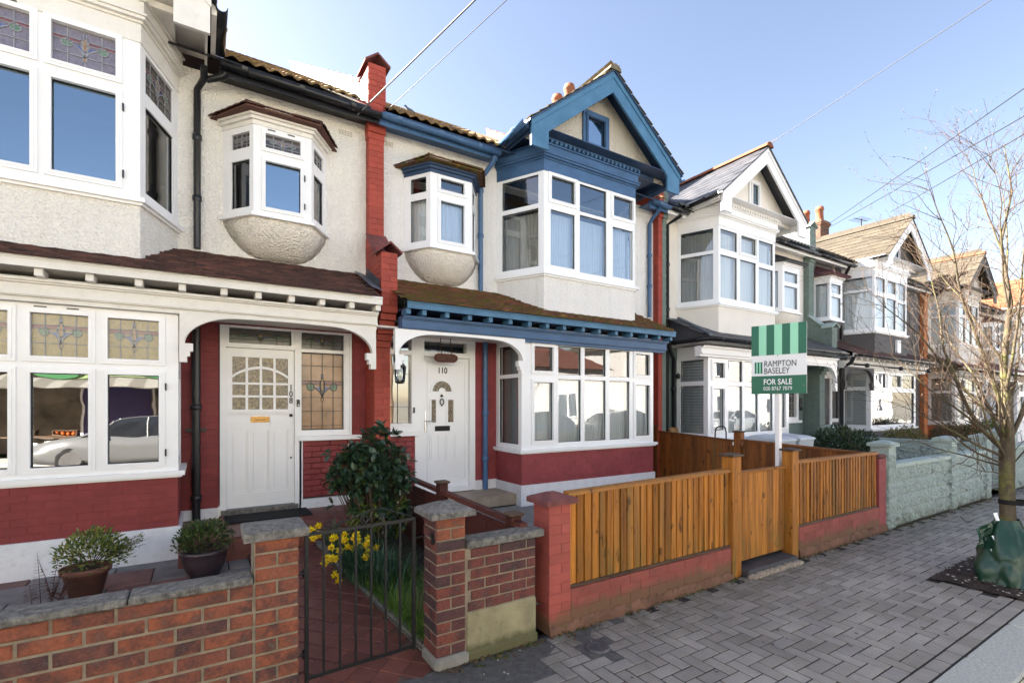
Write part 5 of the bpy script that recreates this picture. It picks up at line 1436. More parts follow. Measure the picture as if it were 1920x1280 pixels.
def party(label, x, mats, capm, lower=True, lower_front=6.05, white_side=False, para=True, bricks=True, w=0.215, top=6.27, upper=True, coping=None):
    t = thing("party_wall", label, "wall", (x, D, 0), group="party walls between the houses")
    n = len(mats)
    xs = [x - w / 2 + w * i / n for i in range(n + 1)]
    for i, mt in enumerate(mats):
        a, b = xs[i], xs[i + 1]
        ai, bi = a + 0.008, b - (0.008 if i == n - 1 else 0.001)
        if n > 1 and i == 1: ai = a + 0.001
        core = MB()
        if upper:
            core.box(ai, bi, 6.61, D + 0.3, 3.42, 5.36)
            core.box(ai - 0.012, bi + 0.012, 6.60, D + 0.35, 5.28, 5.36); 
            core.box(ai - 0.02, bi + 0.02, 6.57, D + 0.35, 5.36, top)
        if lower:
            prof = [(D, 2.85), (lower_front + 0.008, 2.85), (lower_front + 0.008, 3.60), (lower_front + 0.22, 3.60), (6.64, 3.95), (D, 3.95)]
            core.add([(ai, y, z) for y, z in prof] + [(bi, y, z) for y, z in prof], [tuple(range(5, -1, -1)), tuple(range(6, 12))] + [(k, (k + 1) % 6, 6 + (k + 1) % 6, 6 + k) for k in range(6)])
            for k in range(5):
                y = lower_front + 0.05 + 0.05 * k
                core.box(ai, bi, y, D, 2.85 - 0.082 * (k + 1), 2.85 - 0.082 * k - 0.006)
            core.box(ai, bi, lower_front + 0.298, D, 0.0, 2.44)
        else:
            core.box(ai, bi, 6.61, D, 0.0, 3.42)
        c = core.build("pier", mt, t)
        if bricks and i in (0, n - 1):
            ww = b - a
            if upper:
                brick_field(c, mt, (a, 6.61, 1, 0, 0, 1), 0, ww, 3.45, 5.27, proud=0.006, joint=0.007)
                brick_field(c, mt, (a - 0.012, 6.57, 1, 0, 0, 1), 0, ww + 0.024, 5.37, top, proud=0.006, joint=0.007, phase=0.11)
                if i == 0:
                    brick_field(c, mt, frame((a, D + .0), (a, 6.604)), 0, 0.13, 3.9, 5.27, proud=-0.004, joint=0.007)
                    brick_field(c, mt, frame((a - 0.014, D + .25), (a - 0.014, 6.562)), 0, 0.42, 5.55, top, proud=0.002, joint=0.007)
            if lower:
                brick_field(c, mt, (a, lower_front, 1, 0, 0, 1), 0, ww, 2.86, 3.61, joint=0.007)
                brick_field(c, mt, (a, lower_front + 0.29, 1, 0, 0, 1), 0, ww, 0.42, 2.44, joint=0.007)
                if i == 0:
                    fl = frame((a, D), (a, lower_front))
                    brick_field(c, mt, fl, 0.0, D - lower_front, 3.2, 3.95, joint=0.007, skip=lambda aa, zz: (D - aa) < lower_front + 0.22 and zz > 3.58 or zz > 3.60 + (D - aa - lower_front - 0.22) * 0.86 * 1.0 - 0.02 and (D - aa) > lower_front + 0.22)
                    brick_field(c, mt, frame((a, D), (a, lower_front + 0.29)), 0, D - lower_front - 0.29, 0.42, 2.44, joint=0.007)
    m = MB()
    if upper: gable_cap(m, x - w / 2 - 0.02, x + w / 2 + 0.02, 6.57, 6.98, top + 0.005, 0.115)
    if lower:
        gable_cap(m, x - w / 2, x + w / 2, lower_front, lower_front + 0.24, 3.615, 0.10)
        # raking coping
        y0_, z0_, y1_, z1_ = lower_front + 0.20, 3.615, 6.62, 3.965
        m.hexa([(x - w / 2 - 0.03, y0_, z0_), (x + w / 2 + 0.03, y0_, z0_), (x + w / 2 + 0.03, y1_, z1_), (x - w / 2 - 0.03, y1_, z1_), (x - w / 2 - 0.03, y0_, z0_ + 0.03), (x + w / 2 + 0.03, y0_, z0_ + 0.03), (x + w / 2 + 0.03, y1_, z1_ + 0.03), (x - w / 2 - 0.03, y1_, z1_ + 0.03)])
        gable_cap(m, x - w / 2, x + w / 2, y0_ + .1, y0_ + .1, z0_ - 1, 0.01)
    m.build("cap", capm, t)
    if para:
        m = MB(); s0 = 0.63
        ya, yb_ = 6.98, 13.5; za_ = 6.22; zb_ = za_ + (yb_ - ya) * s0
        pts = [(ya, 5.6), (yb_, 5.6 + (yb_ - ya) * s0), (yb_, zb_), (ya, za_)]
        xl, xr_ = x - 0.10, x + 0.10
        m.add([(xl, y, z) for y, z in pts] + [(xr_, y, z) for y, z in pts], [(0, 1, 2, 3), (7, 6, 5, 4), (0, 4, 5, 1), (1, 5, 6, 2), (2, 6, 7, 3), (3, 7, 4, 0)])
        m.build("parapet", PARAPET if white_side else mats[0], t)
        cm = coping or capm
        k = 0; y = ya - 0.02
        while y < yb_ - 0.2:
            m = MB(); z = za_ + (y - ya) * s0; y2 = min(y + 0.42, yb_); z2 = za_ + (y2 - ya) * s0
            m.hexa([(xl - 0.05, y + 0.006, z), (xr_ + 0.05, y + 0.006, z), (xr_ + 0.05, y2, z2), (xl - 0.05, y2, z2), (xl - 0.03, y + 0.006, z + 0.07), (xr_ + 0.03, y + 0.006, z + 0.07), (xr_ + 0.03, y2, z2 + 0.05), (xl - 0.03, y2, z2 + 0.05)])
            m.build("coping_tile", cm, t); y += 0.42
    return t

pw1 = party("brick red pier and parapet between the two nearest houses, white rendered on its left side", 2.0, [RED_PIER], COPING_RED, white_side=True, coping=TERRACOTTA)
m = MB()                                                 # stepped lead flashing against the lower pier
for i in range(9):
    y = 5.78 + i * 0.10; z = 2.95 + (y - 5.69) * 0.4717
    if y < 6.06: continue
    m.add([(1.888, y, z + 0.0), (1.888, y + 0.11, z + 0.05), (1.886, y + 0.11, z + 0.17), (1.886, y, z + 0.12)], [(0, 1, 2, 3), (3, 2, 1, 0)])
m.add([(1.888, 5.95, 3.09), (1.888, D, 3.46), (1.74, D, 3.50), (1.74, 5.95, 3.125)], [(0, 1, 2, 3)])
m.build("lead_flashing", LEAD, pw1)
pw2 = party("narrow pier painted half red and half grey green, right of the blue gabled house", 7.69, [RED_PIER, GREEN_PAINT], COPING_RED, lower=False, w=0.24, bricks=True)
pw3 = party("grey green painted pier with stepped wall between the cream and charcoal houses", 13.36, [GREEN_PAINT], GREEN_PALE, w=0.26, white_side=True)
pw4 = party("bare orange brick pier right of the charcoal house", 20.9, [ORANGE_BRICK], COPING_RED, lower=False, w=0.30, para=False, top=5.6)

def chimney(label, x, y, zb, zt, npots=2):
    t = thing("chimney_stack", label, "chimney", (x, y, zb), group="brick chimney stacks with clay pots")
    m = MB(); m.box(x - 0.30, x + 0.30, y - 0.42, y + 0.42, zb, zt - 0.14)
    c = m.build("stack", BRICK_STACK, t)
    m = MB()
    for k, e in enumerate((0.03, 0.055, 0.03)):
        m.box(x - 0.30 - e, x + 0.30 + e, y - 0.42 - e, y + 0.42 + e, zt - 0.14 + 0.06 * k, zt - 0.14 + 0.06 * k + 0.058)
    m.build("corbel_course", BRICK_STACK, t)
    brick_field(c, BRICK_STACK, frame((x - 0.306, y + 0.42), (x - 0.306, y - 0.42)), 0, 0.84, zt - 1.2, zt - 0.15, joint=0.01)
    brick_field(c, BRICK_STACK, (x - 0.3, y - 0.426, 1, 0, 0, 1), 0, 0.6, zt - 1.2, zt - 0.15, joint=0.01)
    for i in range(npots):
        yy = y - 0.24 + 0.48 * i / max(1, npots - 1)
        m = MB(); m.lathe((x, yy, zt + 0.03), [(0.0, 0), (0.15, 0.0), (0.135, 0.06), (0.12, 0.42), (0.145, 0.44), (0.145, 0.50), (0.125, 0.51), (0.125, 0.56), (0.10, 0.57), (0.09, 0.40), (0, 0.40)], 16)
        m.build("chimney_pot", TERRACOTTA, t)
    return t
chimney("chimney stack with terracotta pots just showing above the blue gable", 7.69, 9.75, 7.2, 8.98)
chimney("tall sooty brick chimney stack with two orange pots behind the slate roofed house", 19.1, 9.4, 6.8, 8.30)
# ================================================================== ground
def sheet(name, mat, x0, x1, y0, y1, z, kind='structure', zy=None):
    m = MB()
    if zy: m.add([(x0, y0, zy[0]), (x1, y0, zy[0]), (x1, y1, zy[1]), (x0, y1, zy[1])], [(0, 1, 2, 3)])
    else: m.add([(x0, y0, z), (x1, y0, z), (x1, y1, z), (x0, y1, z)], [(0, 1, 2, 3)])
    return m.build(name, mat, None, kind)
GRASSY = simple("distant_ground", (0.16, 0.15, 0.12), 0.95, 0.3, 0.2)
sheet("ground", GRASSY, -900, 900, -900, 900, -0.30)
sheet("road", ASPHALT, -60, 120, -7.4, 0.90, -0.115)
pav = sheet("pavement", JOINT, -8, 60, 1.16, 2.95, -0.0038)
WPOS[pav] = Vector((0, 0, 0))
m = MB(); m.box(-60, 120, -9.6, -7.4, -0.3, 0.0); m.build("far_pavement", simple("pale_far_paving", (0.42, 0.40, 0.37), 0.9, 0.1, 2), None, 'structure')
kerb = sheet("kerb", JOINT, -8, 60, 0.885, 1.165, -0.02)
WPOS[kerb] = Vector((0, 0, 0))
x = -3.0
k = 0
while x < 40:
    L = 0.92
    if x < 14:
        m = MB(); m.cbox(x + 0.003, x + L - 0.003, 0.89, 1.171, -0.14, 0.0 + random.uniform(-.002, .002), 0.012); m.build("kerb_stone", GRANITE, kerb)
    x += L
m = MB(); m.box(14.5, 60, 0.89, 1.16, -0.14, 0.0); m.build("kerb_run", GRANITE, kerb, kind='stuff')
m = MB(); m.box(-60, 120, 0.55, 0.62, -0.113, -0.111); m.box(-60, 120, 0.72, 0.79, -0.113, -0.111)
m.build("double_yellow_line", simple("worn_yellow_road_paint", (0.55, 0.42, 0.06), 0.8, 0.2, 12, 0.3, 90, dirt=0.6), None, 'structure')

def paver_mesh(i, l=0.1905, w=0.0905):
    r = random.Random(i); m = MB(); c = 0.0025
    j = lambda: r.uniform(-0.0008, 0.0008)
    m.cbox(-l / 2 + j(), l / 2 + j(), -w / 2 + j(), w / 2 + j(), -0.04, 0.0, c)
    # drop the hidden bottom ring to keep pieces cheap
    return m.mesh("paving_block_shape", PAVER)
PM = [paver_mesh(i) for i in range(4)]
TREE = (6.68, 1.465)
spots = []
a = 0.1
for iy in range(0, 18):
    for ix in range(-30, 340):
        t = (ix + iy) % 4
        if t == 0: cx, cy, rz = (ix + 1) * a, iy * a + 0.05, 0
        elif t == 2: cx, cy, rz = (ix + 0.5) * a, iy * a + 0.10, math.pi / 2
        elif t == 3 and iy == 0: cx, cy, rz = (ix + 0.5) * a, 0.05, 9
        else: continue
        cy += 1.275
        if cy > 2.83: continue
        if cy > 2.78 and rz == math.pi / 2: cy, rz = cy - 0.05, 9
        if cy > 2.84: continue
        if 5.98 < cx < 7.25 and 1.2 < cy < 1.86: continue
        if cx < 1.35: continue
        if cx < 1.95 and cy > 2.45 or (cx - 2.34) ** 2 + (cy - 2.58) ** 2 < .02: continue
        spots.append((cx, cy, rz))
for ix in range(-15, 170):
    spots.append((ix * 2 * a + 0.05, 1.222, 0))
def vis(p):
    f = p[0] * math.sin(R(32.3)) + p[1] * math.cos(R(32.3)); s_ = p[0] * math.cos(R(32.3)) - p[1] * math.sin(R(32.3))
    px, py = 960 + 920 * s_ / max(f, .01), 757 + 920 * 1.7 / max(f, .01)
    return f if (f > 0.5 and -40 < px < 1960 and py < 1330) else 1e3 + f
spots.sort(key=vis)
rest = MB()
for i, (x, y, rz) in enumerate(spots):
    z = random.uniform(-0.0016, 0.0016)
    if i < 300:
        inst("paving_block", random.choice(PM), pav, (x, y, z), (random.uniform(-.006, .006), random.uniform(-.006, .006), (0 if rz == 9 else rz) + random.uniform(-.006, .006)), (0.495 if rz == 9 else 1, 0.97 if y < 1.24 else 1, 1))
    else:
        me = PM[i % 4]; M_ = Matrix.Translation((x, y, z)) @ (Matrix.Diagonal((.495, 1, 1, 1)) if rz == 9 else Matrix.Rotation(rz, 4, 'Z'))
        rest.add([M_ @ v.co for v in me.vertices], [tuple(f.vertices) for f in me.polygons][16:])
def _paver_rest():
    mt = PAVER.copy(); mt.name = "grey_paving_block_field"
    t = mt.node_tree
    oi = [n for n in t.nodes if n.type == 'OBJECT_INFO'][0]
    g = t.nodes.new("ShaderNodeNewGeometry")
    l = [x for x in t.links if x.from_node == oi][0]
    to = l.to_socket; t.links.remove(l); t.links.new(g.outputs["Random Per Island"], to)
    return mt
rest.build("paving_block_field", _paver_rest(), pav, kind='stuff')
m = MB(); m.add([(-6, 1.275, -0.0022), (1.45, 1.275, -0.0022), (1.45, 2.30, -0.0022), (2.75, 2.34, -0.0022), (2.8, 2.9, -0.001), (-6, 2.9, 0.006)], [(0, 1, 2, 3, 4, 5)])
m.build("footway_tarmac", TARMAC_OLD, None, 'structure')
m = MB(); m.lathe((2.34, 2.58, 0.0), [(0.0, 0.003), (0.055, 0.003), (0.056, 0.009), (0.082, 0.009), (0.085, -0.01)], 24)
for i in range(-3, 4):
    w = math.sqrt(max(0, 0.054 ** 2 - (i * 0.016) ** 2))
    m.box(2.34 - w, 2.34 + w, 2.58 + i * 0.016 - 0.003, 2.58 + i * 0.016 + 0.003, 0.002, 0.010); m.box(2.34 + i * 0.016 - 0.003, 2.34 + i * 0.016 + 0.003, 2.58 - w, 2.58 + w, 0.002, 0.0095)
o = m.build("stopcock_cover", simple("worn_cast_iron", (0.13, 0.125, 0.13), 0.55, 0.3, 40, 0.3, 120, metal=0.4)); _props(o, "small round iron stopcock cover set in the footway by the red wall", "cover")

# tree pit
m = MB(); r = random.Random(4)
n = 26
gx = [5.97 + 1.3 * i / n for i in range(n + 1)]; gy = [1.19 + 0.68 * i / 14 for i in range(15)]
rows = [[(x, y, 0.004 + 0.02 * r.random() + 0.025 * math.exp(-((x - TREE[0]) ** 2 + (y - TREE[1]) ** 2) / 0.06)) for x in gx] for y in gy]
m.loft(rows, False, False)
MULCH = simple("bark_mulch", (0.05, 0.036, 0.028), 0.95, 0.6, 45, 1.0, 90, dirt=0.5, dirtcol=(0.11, 0.075, 0.05))
m.build("tree_pit_soil", MULCH, None, 'structure')
m = MB()
for i in range(900):
    x, y = r.uniform(5.98, 7.2), r.uniform(1.2, 1.86); s_ = r.uniform(0.006, 0.022); an = r.uniform(0, 6.3); z = 0.02 + r.random() * 0.02
    c_, sn = math.cos(an) * s_, math.sin(an) * s_
    m.add([(x - c_, y - sn, z), (x + sn * .5, y - c_ * .5, z + r.uniform(-.006, .01)), (x + c_, y + sn, z + r.uniform(-.004, .006)), (x - sn * .5, y + c_ * .5, z)], [(0, 1, 2, 3)])
m.build("bark_chips", MULCH, None, 'stuff')
m = MB()
for i in range(230):
    if r.random() < 0.45: x, y = r.uniform(5.98, 7.2), r.uniform(1.2, 1.86); z0 = 0.035
    else: x, y = r.uniform(1.4, 11), 2.86 - abs(r.gauss(0, 0.10)); z0 = 0.006
    if z0 < 0.02 and r.random() < 0.25: x, y = r.uniform(1.2, 9), r.uniform(1.3, 2.85)
    s_ = r.uniform(0.003, 0.011) * (1.0 if z0 < .02 else 1.3); an = r.uniform(0, 6.3)
    pts = [(x + s_ * math.cos(an + k * 1.5 + r.uniform(-.4, .4)) * (1 if k % 2 else .6), y + s_ * math.sin(an + k * 1.5), z0) for k in range(4)]
    m.add(pts + [(p[0], p[1], z0 + s_ * 0.4) for p in pts], [(4, 5, 6, 7), (0, 1, 5, 4), (1, 2, 6, 5), (2, 3, 7, 6), (3, 0, 4, 7)])
m.build("stone_chips", simple("pale_stone_chip", (0.40, 0.385, 0.35), 0.9, 0.3, 60), None, 'stuff')
DEADLEAF = simple("dead_leaf", (0.11, 0.065, 0.03), 0.9, 0.5, 40)
m = MB()
for i in range(46):
    x, y = r.uniform(2.0, 9), r.uniform(1.3, 2.8); s_ = r.uniform(.008, .02); n_ = 9
    m.add([(x + s_ * math.cos(q * .698) * r.uniform(.75, 1.2), y + s_ * math.sin(q * .698) * r.uniform(.75, 1.2), .0035) for q in range(n_)], [tuple(range(n_))])
m.build("gum_spots", simple("trodden_gum", (.12, .115, .105), .8, .2, 30), None, 'stuff')
m = MB()
for i in range(700):
    x, y = r.uniform(1.3, 12.5), 2.875 - abs(r.gauss(0, 0.05)); s_ = r.uniform(0.008, 0.022); an = r.uniform(0, 6.3); z = 0.004 + r.random() * 0.02
    c_, sn = math.cos(an) * s_, math.sin(an) * s_
    m.add([(x - c_, y - sn, z), (x + sn * .6, y - c_ * .6, z + r.uniform(0, .012)), (x + c_, y + sn, z + r.uniform(0, .01)), (x - sn * .6, y + c_ * .6, z)], [(0, 1, 2, 3)])
m.build("leaf_litter", DEADLEAF, None, 'stuff')
MOSS = simple("damp_moss", (0.05, 0.065, 0.015), 0.95, 0.5, 40, 1.0, 120)
m = MB()
for i in range(260):
    x, y = r.uniform(1.5, 12), 2.882 - abs(r.gauss(0, 0.025)); s_ = r.uniform(0.01, 0.035); h_ = s_ * r.uniform(0.3, 0.7)
    if 4.4 < x < 5.5: continue
    k = 6
    pts = [(x + s_ * math.cos(q * 1.047) * r.uniform(.7, 1.3), y + s_ * .6 * math.sin(q * 1.047), 0.0) for q in range(k)]
    m.add(pts + [(x, y, h_)], [(q, (q + 1) % k, k) for q in range(k)])
m.build("moss_tufts", MOSS, None, 'stuff')

# garden of 108: slabs, path, porch floor
g = sheet("garden_base", SOIL, -4, 0.41, 3.0, 6.8, 0.09)
slabs = sheet("garden_paving", JOINT, -3.7, 0.42, 3.08, 6.05, 0.125); WPOS[slabs] = Vector((0, 0, 0))
for iy in range(7):
    y = 3.09 + iy * 0.45
    for ix in range(7):
        x = -3.68 + ix * 0.6 + (0.3 if iy % 2 else 0)
        m = MB(); m.cbox(x + 0.005, min(x + 0.595, 0.40), y + 0.005, min(y + 0.445, 6.0), 0.10, 0.14 + random.uniform(-.002, .002), 0.005)
        m.build("paving_slab", SLAB_RED if (ix + iy) % 3 == 0 else SLAB, slabs)
def pathz(y): return 0.0 + 0.19 * (y - 2.9) / (5.58 - 2.9)
path = sheet("garden_path", PATH_MORTAR, 0.40, 1.30, 2.80, 5.60, 0, zy=(pathz(2.8) - 0.004, pathz(5.6) - 0.004)); WPOS[path] = Vector((0, 0, 0))
tm = MB(); tm.cbox(-0.0735, 0.0735, -0.0735, 0.0735, -0.012, 0, 0.002); QM = tm.mesh("quarry_tile_shape", QUARRY)
sl = math.atan2(0.19, 2.68)
d = 0.15 / math.sqrt(2)
for i in range(-2, 40):
    for k in range(-1, 12):
        x = 0.42 + k * 2 * d / 2; y = 2.86 + i * d
        if (i + k) % 2: continue
        lim = 1.07 + (5.6 - y) / 2.3 * 0.2
        if 0.47 < x < lim - 0.02 and 2.86 < y < 5.54:
            inst("quarry_tile", QM, path, (x, y, pathz(y) + random.uniform(0, .0015)), (sl, 0, R(45) + random.uniform(-.008, .008)))
bed = MB(); bed.add([(1.02, 5.6, 0.2), (1.97, 5.6, 0.22), (1.97, 3.1, 0.08), (1.27, 3.05, 0.03)], [(0, 3, 2, 1)]); bed.build("flower_bed", SOIL, None, 'structure')
e = MB()
P0, P1 = Vector((1.27, 3.12, 0)), Vector((1.03, 5.56, 0))
kg = thing("path_edging", "low grey concrete edging between the red tiled path and the flower bed", "edging", (1.15, 4.3, 0.1))
for i in range(4):
    A = P0 + (P1 - P0) * (i / 4 + 0.004); B = P0 + (P1 - P0) * ((i + 1) / 4 - 0.004)
    za, zb = pathz(A.y), pathz(B.y)
    m = MB(); m.hexa([(A.x, A.y, za - .03), (A.x + .05, A.y, za - .03), (B.x + .05, B.y, zb - .03), (B.x, B.y, zb - .03), (A.x, A.y, za + .05), (A.x + .05, A.y, za + .05), (B.x + .05, B.y, zb + .05), (B.x, B.y, zb + .05)])
    m.build("edging_stone", COPING, kg)
por = MB(); por.box(-0.19, 1.88, 5.615, D + 0.35, 0.1, 0.363); porch = por.build("porch_floor", QUARRY, None, 'structure')
WPOS[porch] = Vector((0, 0, 0))
tm = MB(); tm.cbox(-0.074, 0.074, -0.074, 0.074, -0.01, 0, 0.002); QM2 = tm.mesh("porch_tile_shape", QUARRY)
for i in range(13):
    for k in range(7):
        inst("quarry_tile", QM2, porch, (-0.11 + i * 0.15, 5.70 + k * 0.15, 0.372 + random.uniform(0, .001)))
for i in range(13):
    inst("riser_tile", QM2, porch, (-0.11 + i * 0.15, 5.607, 0.29), (R(90), 0, 0))
sheet("porch_floor_right", JOINT, 1.88, 3.97, 6.1, D + 0.62, 0.36)
por = MB(); por.box(2.10, 3.955, 6.115, D + 0.6, 0.1, 0.363); porch2 = por.build("porch_step", JOINT, None, 'structure'); WPOS[porch2] = Vector((0, 0, 0))
tm = MB(); tm.cbox(-0.074, 0.074, -0.074, 0.074, -0.01, 0, 0.002); BM_ = tm.mesh("step_tile_shape", BUFF_TILE)
for i in range(12):
    for k in range(4): inst("step_tile", BM_, porch2, (3.955 - 0.076 - i * 0.15, 6.185 + k * 0.15, 0.373 + random.uniform(0, .001)))
    inst("step_tile", BM_, porch2, (3.955 - 0.076 - i * 0.15, 6.105, 0.295), (R(90), 0, 0))
sheet("front_garden_ground", CONCRETE, 2.0, 7.65, 3.0, 6.8, 0.20)
sheet("side_garden_ground", CONCRETE, 7.65, 60, 2.95, 6.8, 0.12)
m = MB(); m.cbox(0.22, 1.12, 6.22, 6.66, 0.375, 0.392, 0.004); o = m.build("doormat", RUBBER); _props(o, "black rubber doormat lying on the porch tiles before the door numbered 108", "doormat")

# ================================================================== front walls of 108
YW = 2.885
FW = (0, YW, 1, 0, 0, 1)
def cap_stone(x0, x1, y0, y1, z, t=0.05, rise=0.035, mat=COPING, parent=None, name="cap_stone"):
    m = MB(); cx, cy = (x0 + x1) / 2, (y0 + y1) / 2; c = 0.008; r = random.Random(int(x0 * 100))
    def j(): return r.uniform(-0.003, 0.003)
    b = [(x0 + j(), y0 + j(), z), (x1 + j(), y0 + j(), z), (x1 + j(), y1, z), (x0 + j(), y1, z)]
    u = [(p[0], p[1], z + t - c) for p in b]
    v = [(p[0] + (c if p[0] < cx else -c), p[1] + (c if p[1] < cy else -c), z + t) for p in b]
    w = [(cx + (p[0] - cx) * 0.25, cy + (p[1] - cy) * 0.25, z + t + rise * 0.92) for p in b]
    m.loft([b, u, v, w]); return m.build(name, mat, parent)
w1 = thing("brick_wall", "long red brick garden wall with dark concrete coping and capped end pier, left of the iron gate", "wall", (-1.5, YW, 0))
m = MB(); m.box(-3.6, 0.232, YW + 0.007, YW + 0.108, 0, 0.762); m.box(0.2325, 0.444, YW + 0.0075, YW + 0.208, 0, 0.986); core = m.build("mortar", MORTAR, w1)
brick_field(w1, BRICK, FW, -3.597, 0.2315, 0.012, 0.762, pitch=0.225, course=0.075, joint=0.013)
for k in range(13):
    z0 = 0.986 - 0.0755 * (k + 1)
    if z0 < -0.02: break
    brick_field(w1, BRICK, FW, 0.232, 0.450, z0, z0 + 0.0755, pitch=0.232, joint=0.012, phase=0.0 if k % 2 == 0 else 0.123)
    brick_field(w1, BRICK, frame((0.450, YW), (0.450, YW + 0.213)), 0, 0.213, z0, z0 + 0.0755, pitch=0.232, joint=0.012, phase=0.0 if k % 2 else 0.125)
    if z0 > 0.75: brick_field(w1, BRICK, frame((0.232, YW + 0.213), (0.232, YW)), 0, 0.213, z0, z0 + 0.0755, pitch=0.232, joint=0.010)
x = -3.6
for L in (0.62, 0.61, 0.60, 0.62, 0.60, 0.478, 0.30):
    if L == 0.30: break
    m = MB(); m.cbox(x + 0.003, x + L * 1.085 - 0.003, YW - 0.026, YW + 0.128, 0.763, 0.803 + random.uniform(-.002, .002), 0.008); m.build("coping_stone", COPING, w1)
    x += L * 1.085
cap_stone(0.182, 0.495, YW - 0.045, YW + 0.26, 0.988, 0.045, 0.02, parent=w1)
w2 = thing("brick_wall", "short brown brick wall with patched cement base and pyramid capped pier, right of the iron gate", "wall", (1.65, YW, 0))
m = MB(); m.box(1.262, 1.460, YW + 0.007, YW + 0.208, 0, 0.97); m.box(1.46, 2.025, YW + 0.009, YW + 0.108, 0, 0.745); m.build("mortar", MORTAR, w2)
for k in range(12):
    z0 = 0.972 - 0.0745 * (k + 1)
    brick_field(w2, BRICK_DULL if k > 1 else BRICK, FW, 1.255, 1.467, z0, z0 + 0.0745, pitch=0.226, joint=0.010, phase=0.0 if k % 2 == 0 else 0.12)
    brick_field(w2, BRICK_DULL, frame((1.255, YW + 0.213), (1.255, YW)), 0, 0.213, z0, z0 + 0.0745, pitch=0.226, joint=0.012, phase=0.12 if k % 2 == 0 else 0)
brick_field(w2, BRICK_DULL, (0, YW + 0.002, 1, 0, 0, 1), 1.478, 2.03, 0.325, 0.745, joint=0.010, phase=0.09)
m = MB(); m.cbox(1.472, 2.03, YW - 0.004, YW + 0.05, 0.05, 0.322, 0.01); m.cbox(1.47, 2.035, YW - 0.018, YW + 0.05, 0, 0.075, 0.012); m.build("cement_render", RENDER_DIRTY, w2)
m = MB(); m.cbox(1.24, 1.485, YW - 0.03, YW + 0.22, 0, 0.085, 0.02); m.build("footing", CONCRETE, w2)
m = MB(); m.cbox(1.472, 2.085, YW - 0.028, YW + 0.135, 0.748, 0.802, 0.008); m.build("coping_stone", COPING, w2)
cap_stone(1.205, 1.515, YW - 0.048, YW + 0.26, 0.973, 0.040, 0.045, parent=w2)
m = MB(); m.box(1.249, 1.2545, YW + 0.03, YW + 0.07, 0.80, 0.875); m.build("gate_catch", IRON, w2)

# iron gate
gt = thing("iron_gate", "black wrought iron garden gate with upright bars and scrolled top between brick piers", "gate", (0.505, 2.99, 0), rz=R(3))
WPOS[gt] = Vector((0, 0, 0))
def gl(m_, n_): 
    return m_.build(n_, IRON, gt)
GW, gz0, gz1 = 0.655, 0.135, 0.955
for i in range(8):
    t = i / 7; x = GW * t; e = i in (0, 7)
    m = MB(); rr = 0.010 if e else 0.0062
    zt = gz1 + 0.004 * t
    m.box(x - rr, x + rr, -rr, rr, gz0 + (0.0 if not e else -0.02), zt - (0.004 if not e else -0.008))
    gl(m, "bar")
for z in (gz0, gz1):
    m = MB(); m.box(0.0105, GW - 0.0105, -0.007, 0.007, z - 0.009, z + 0.009); gl(m, "rail")
def spiral(cx, cz, r0, turns, a0, sgn, n=26):
    return [(cx + r0 * (1 - 0.75 * t / n) * math.cos(a0 + sgn * turns * 2 * math.pi * t / n), 0.0, cz + r0 * (1 - 0.75 * t / n) * math.sin(a0 + sgn * turns * 2 * math.pi * t / n)) for t in range(n + 1)]
m = MB()
m.tube([(0.03, 0, gz1 + 0.012), (0.16, 0, gz1 + 0.035), (0.30, 0, gz1 + 0.072), (0.39, 0, gz1 + 0.098), (0.45, 0, gz1 + 0.094), (0.54, 0, gz1 + 0.058), (0.64, 0, gz1 + 0.02)], 0.0045, 6)
for cx, sg, r_ in ((0.12, 1, 0.030), (0.335, -1, 0.028), (0.435, 1, 0.028)):
    m.tube(spiral(cx, gz1 + 0.012 + r_, r_, 1.4, -math.pi / 2 if sg > 0 else -math.pi / 2, sg), 0.0045, 6)
m.tube([(0.335, 0, gz1 + 0.012), (0.365, 0, gz1 + 0.04), (0.385, 0, gz1 + 0.08)], 0.0045, 6)
gl(m, "scroll")
for z in (0.28, 0.74):
    m = MB(); m.tube([(-0.055, 0, z), (-0.002, 0, z)], 0.009, 7); m.tube([(-0.012, 0, z - 0.025), (-0.012, 0, z + 0.025)], 0.012, 7); gl(m, "hinge")
m = MB(); m.tube([(GW, 0, 0.83), (GW + 0.06, 0.0, 0.835)], 0.007, 6); gl(m, "latch")

# ================================================================== painted wall, fence and gate of 110
w3 = thing("painted_wall", "low faded red painted wall with capped pier carrying the orange timber fence", "wall", (3.2, YW, 0))
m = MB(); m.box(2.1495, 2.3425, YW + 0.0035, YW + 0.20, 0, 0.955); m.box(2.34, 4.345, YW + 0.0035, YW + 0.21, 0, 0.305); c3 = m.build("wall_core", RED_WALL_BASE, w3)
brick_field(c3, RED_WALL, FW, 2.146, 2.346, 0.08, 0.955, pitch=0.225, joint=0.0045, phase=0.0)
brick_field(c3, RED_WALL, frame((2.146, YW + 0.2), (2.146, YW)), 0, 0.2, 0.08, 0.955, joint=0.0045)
brick_field(c3, RED_WALL_BASE, FW, 2.35, 4.335, 0.082, 0.308, joint=0.0045, phase=0.05)

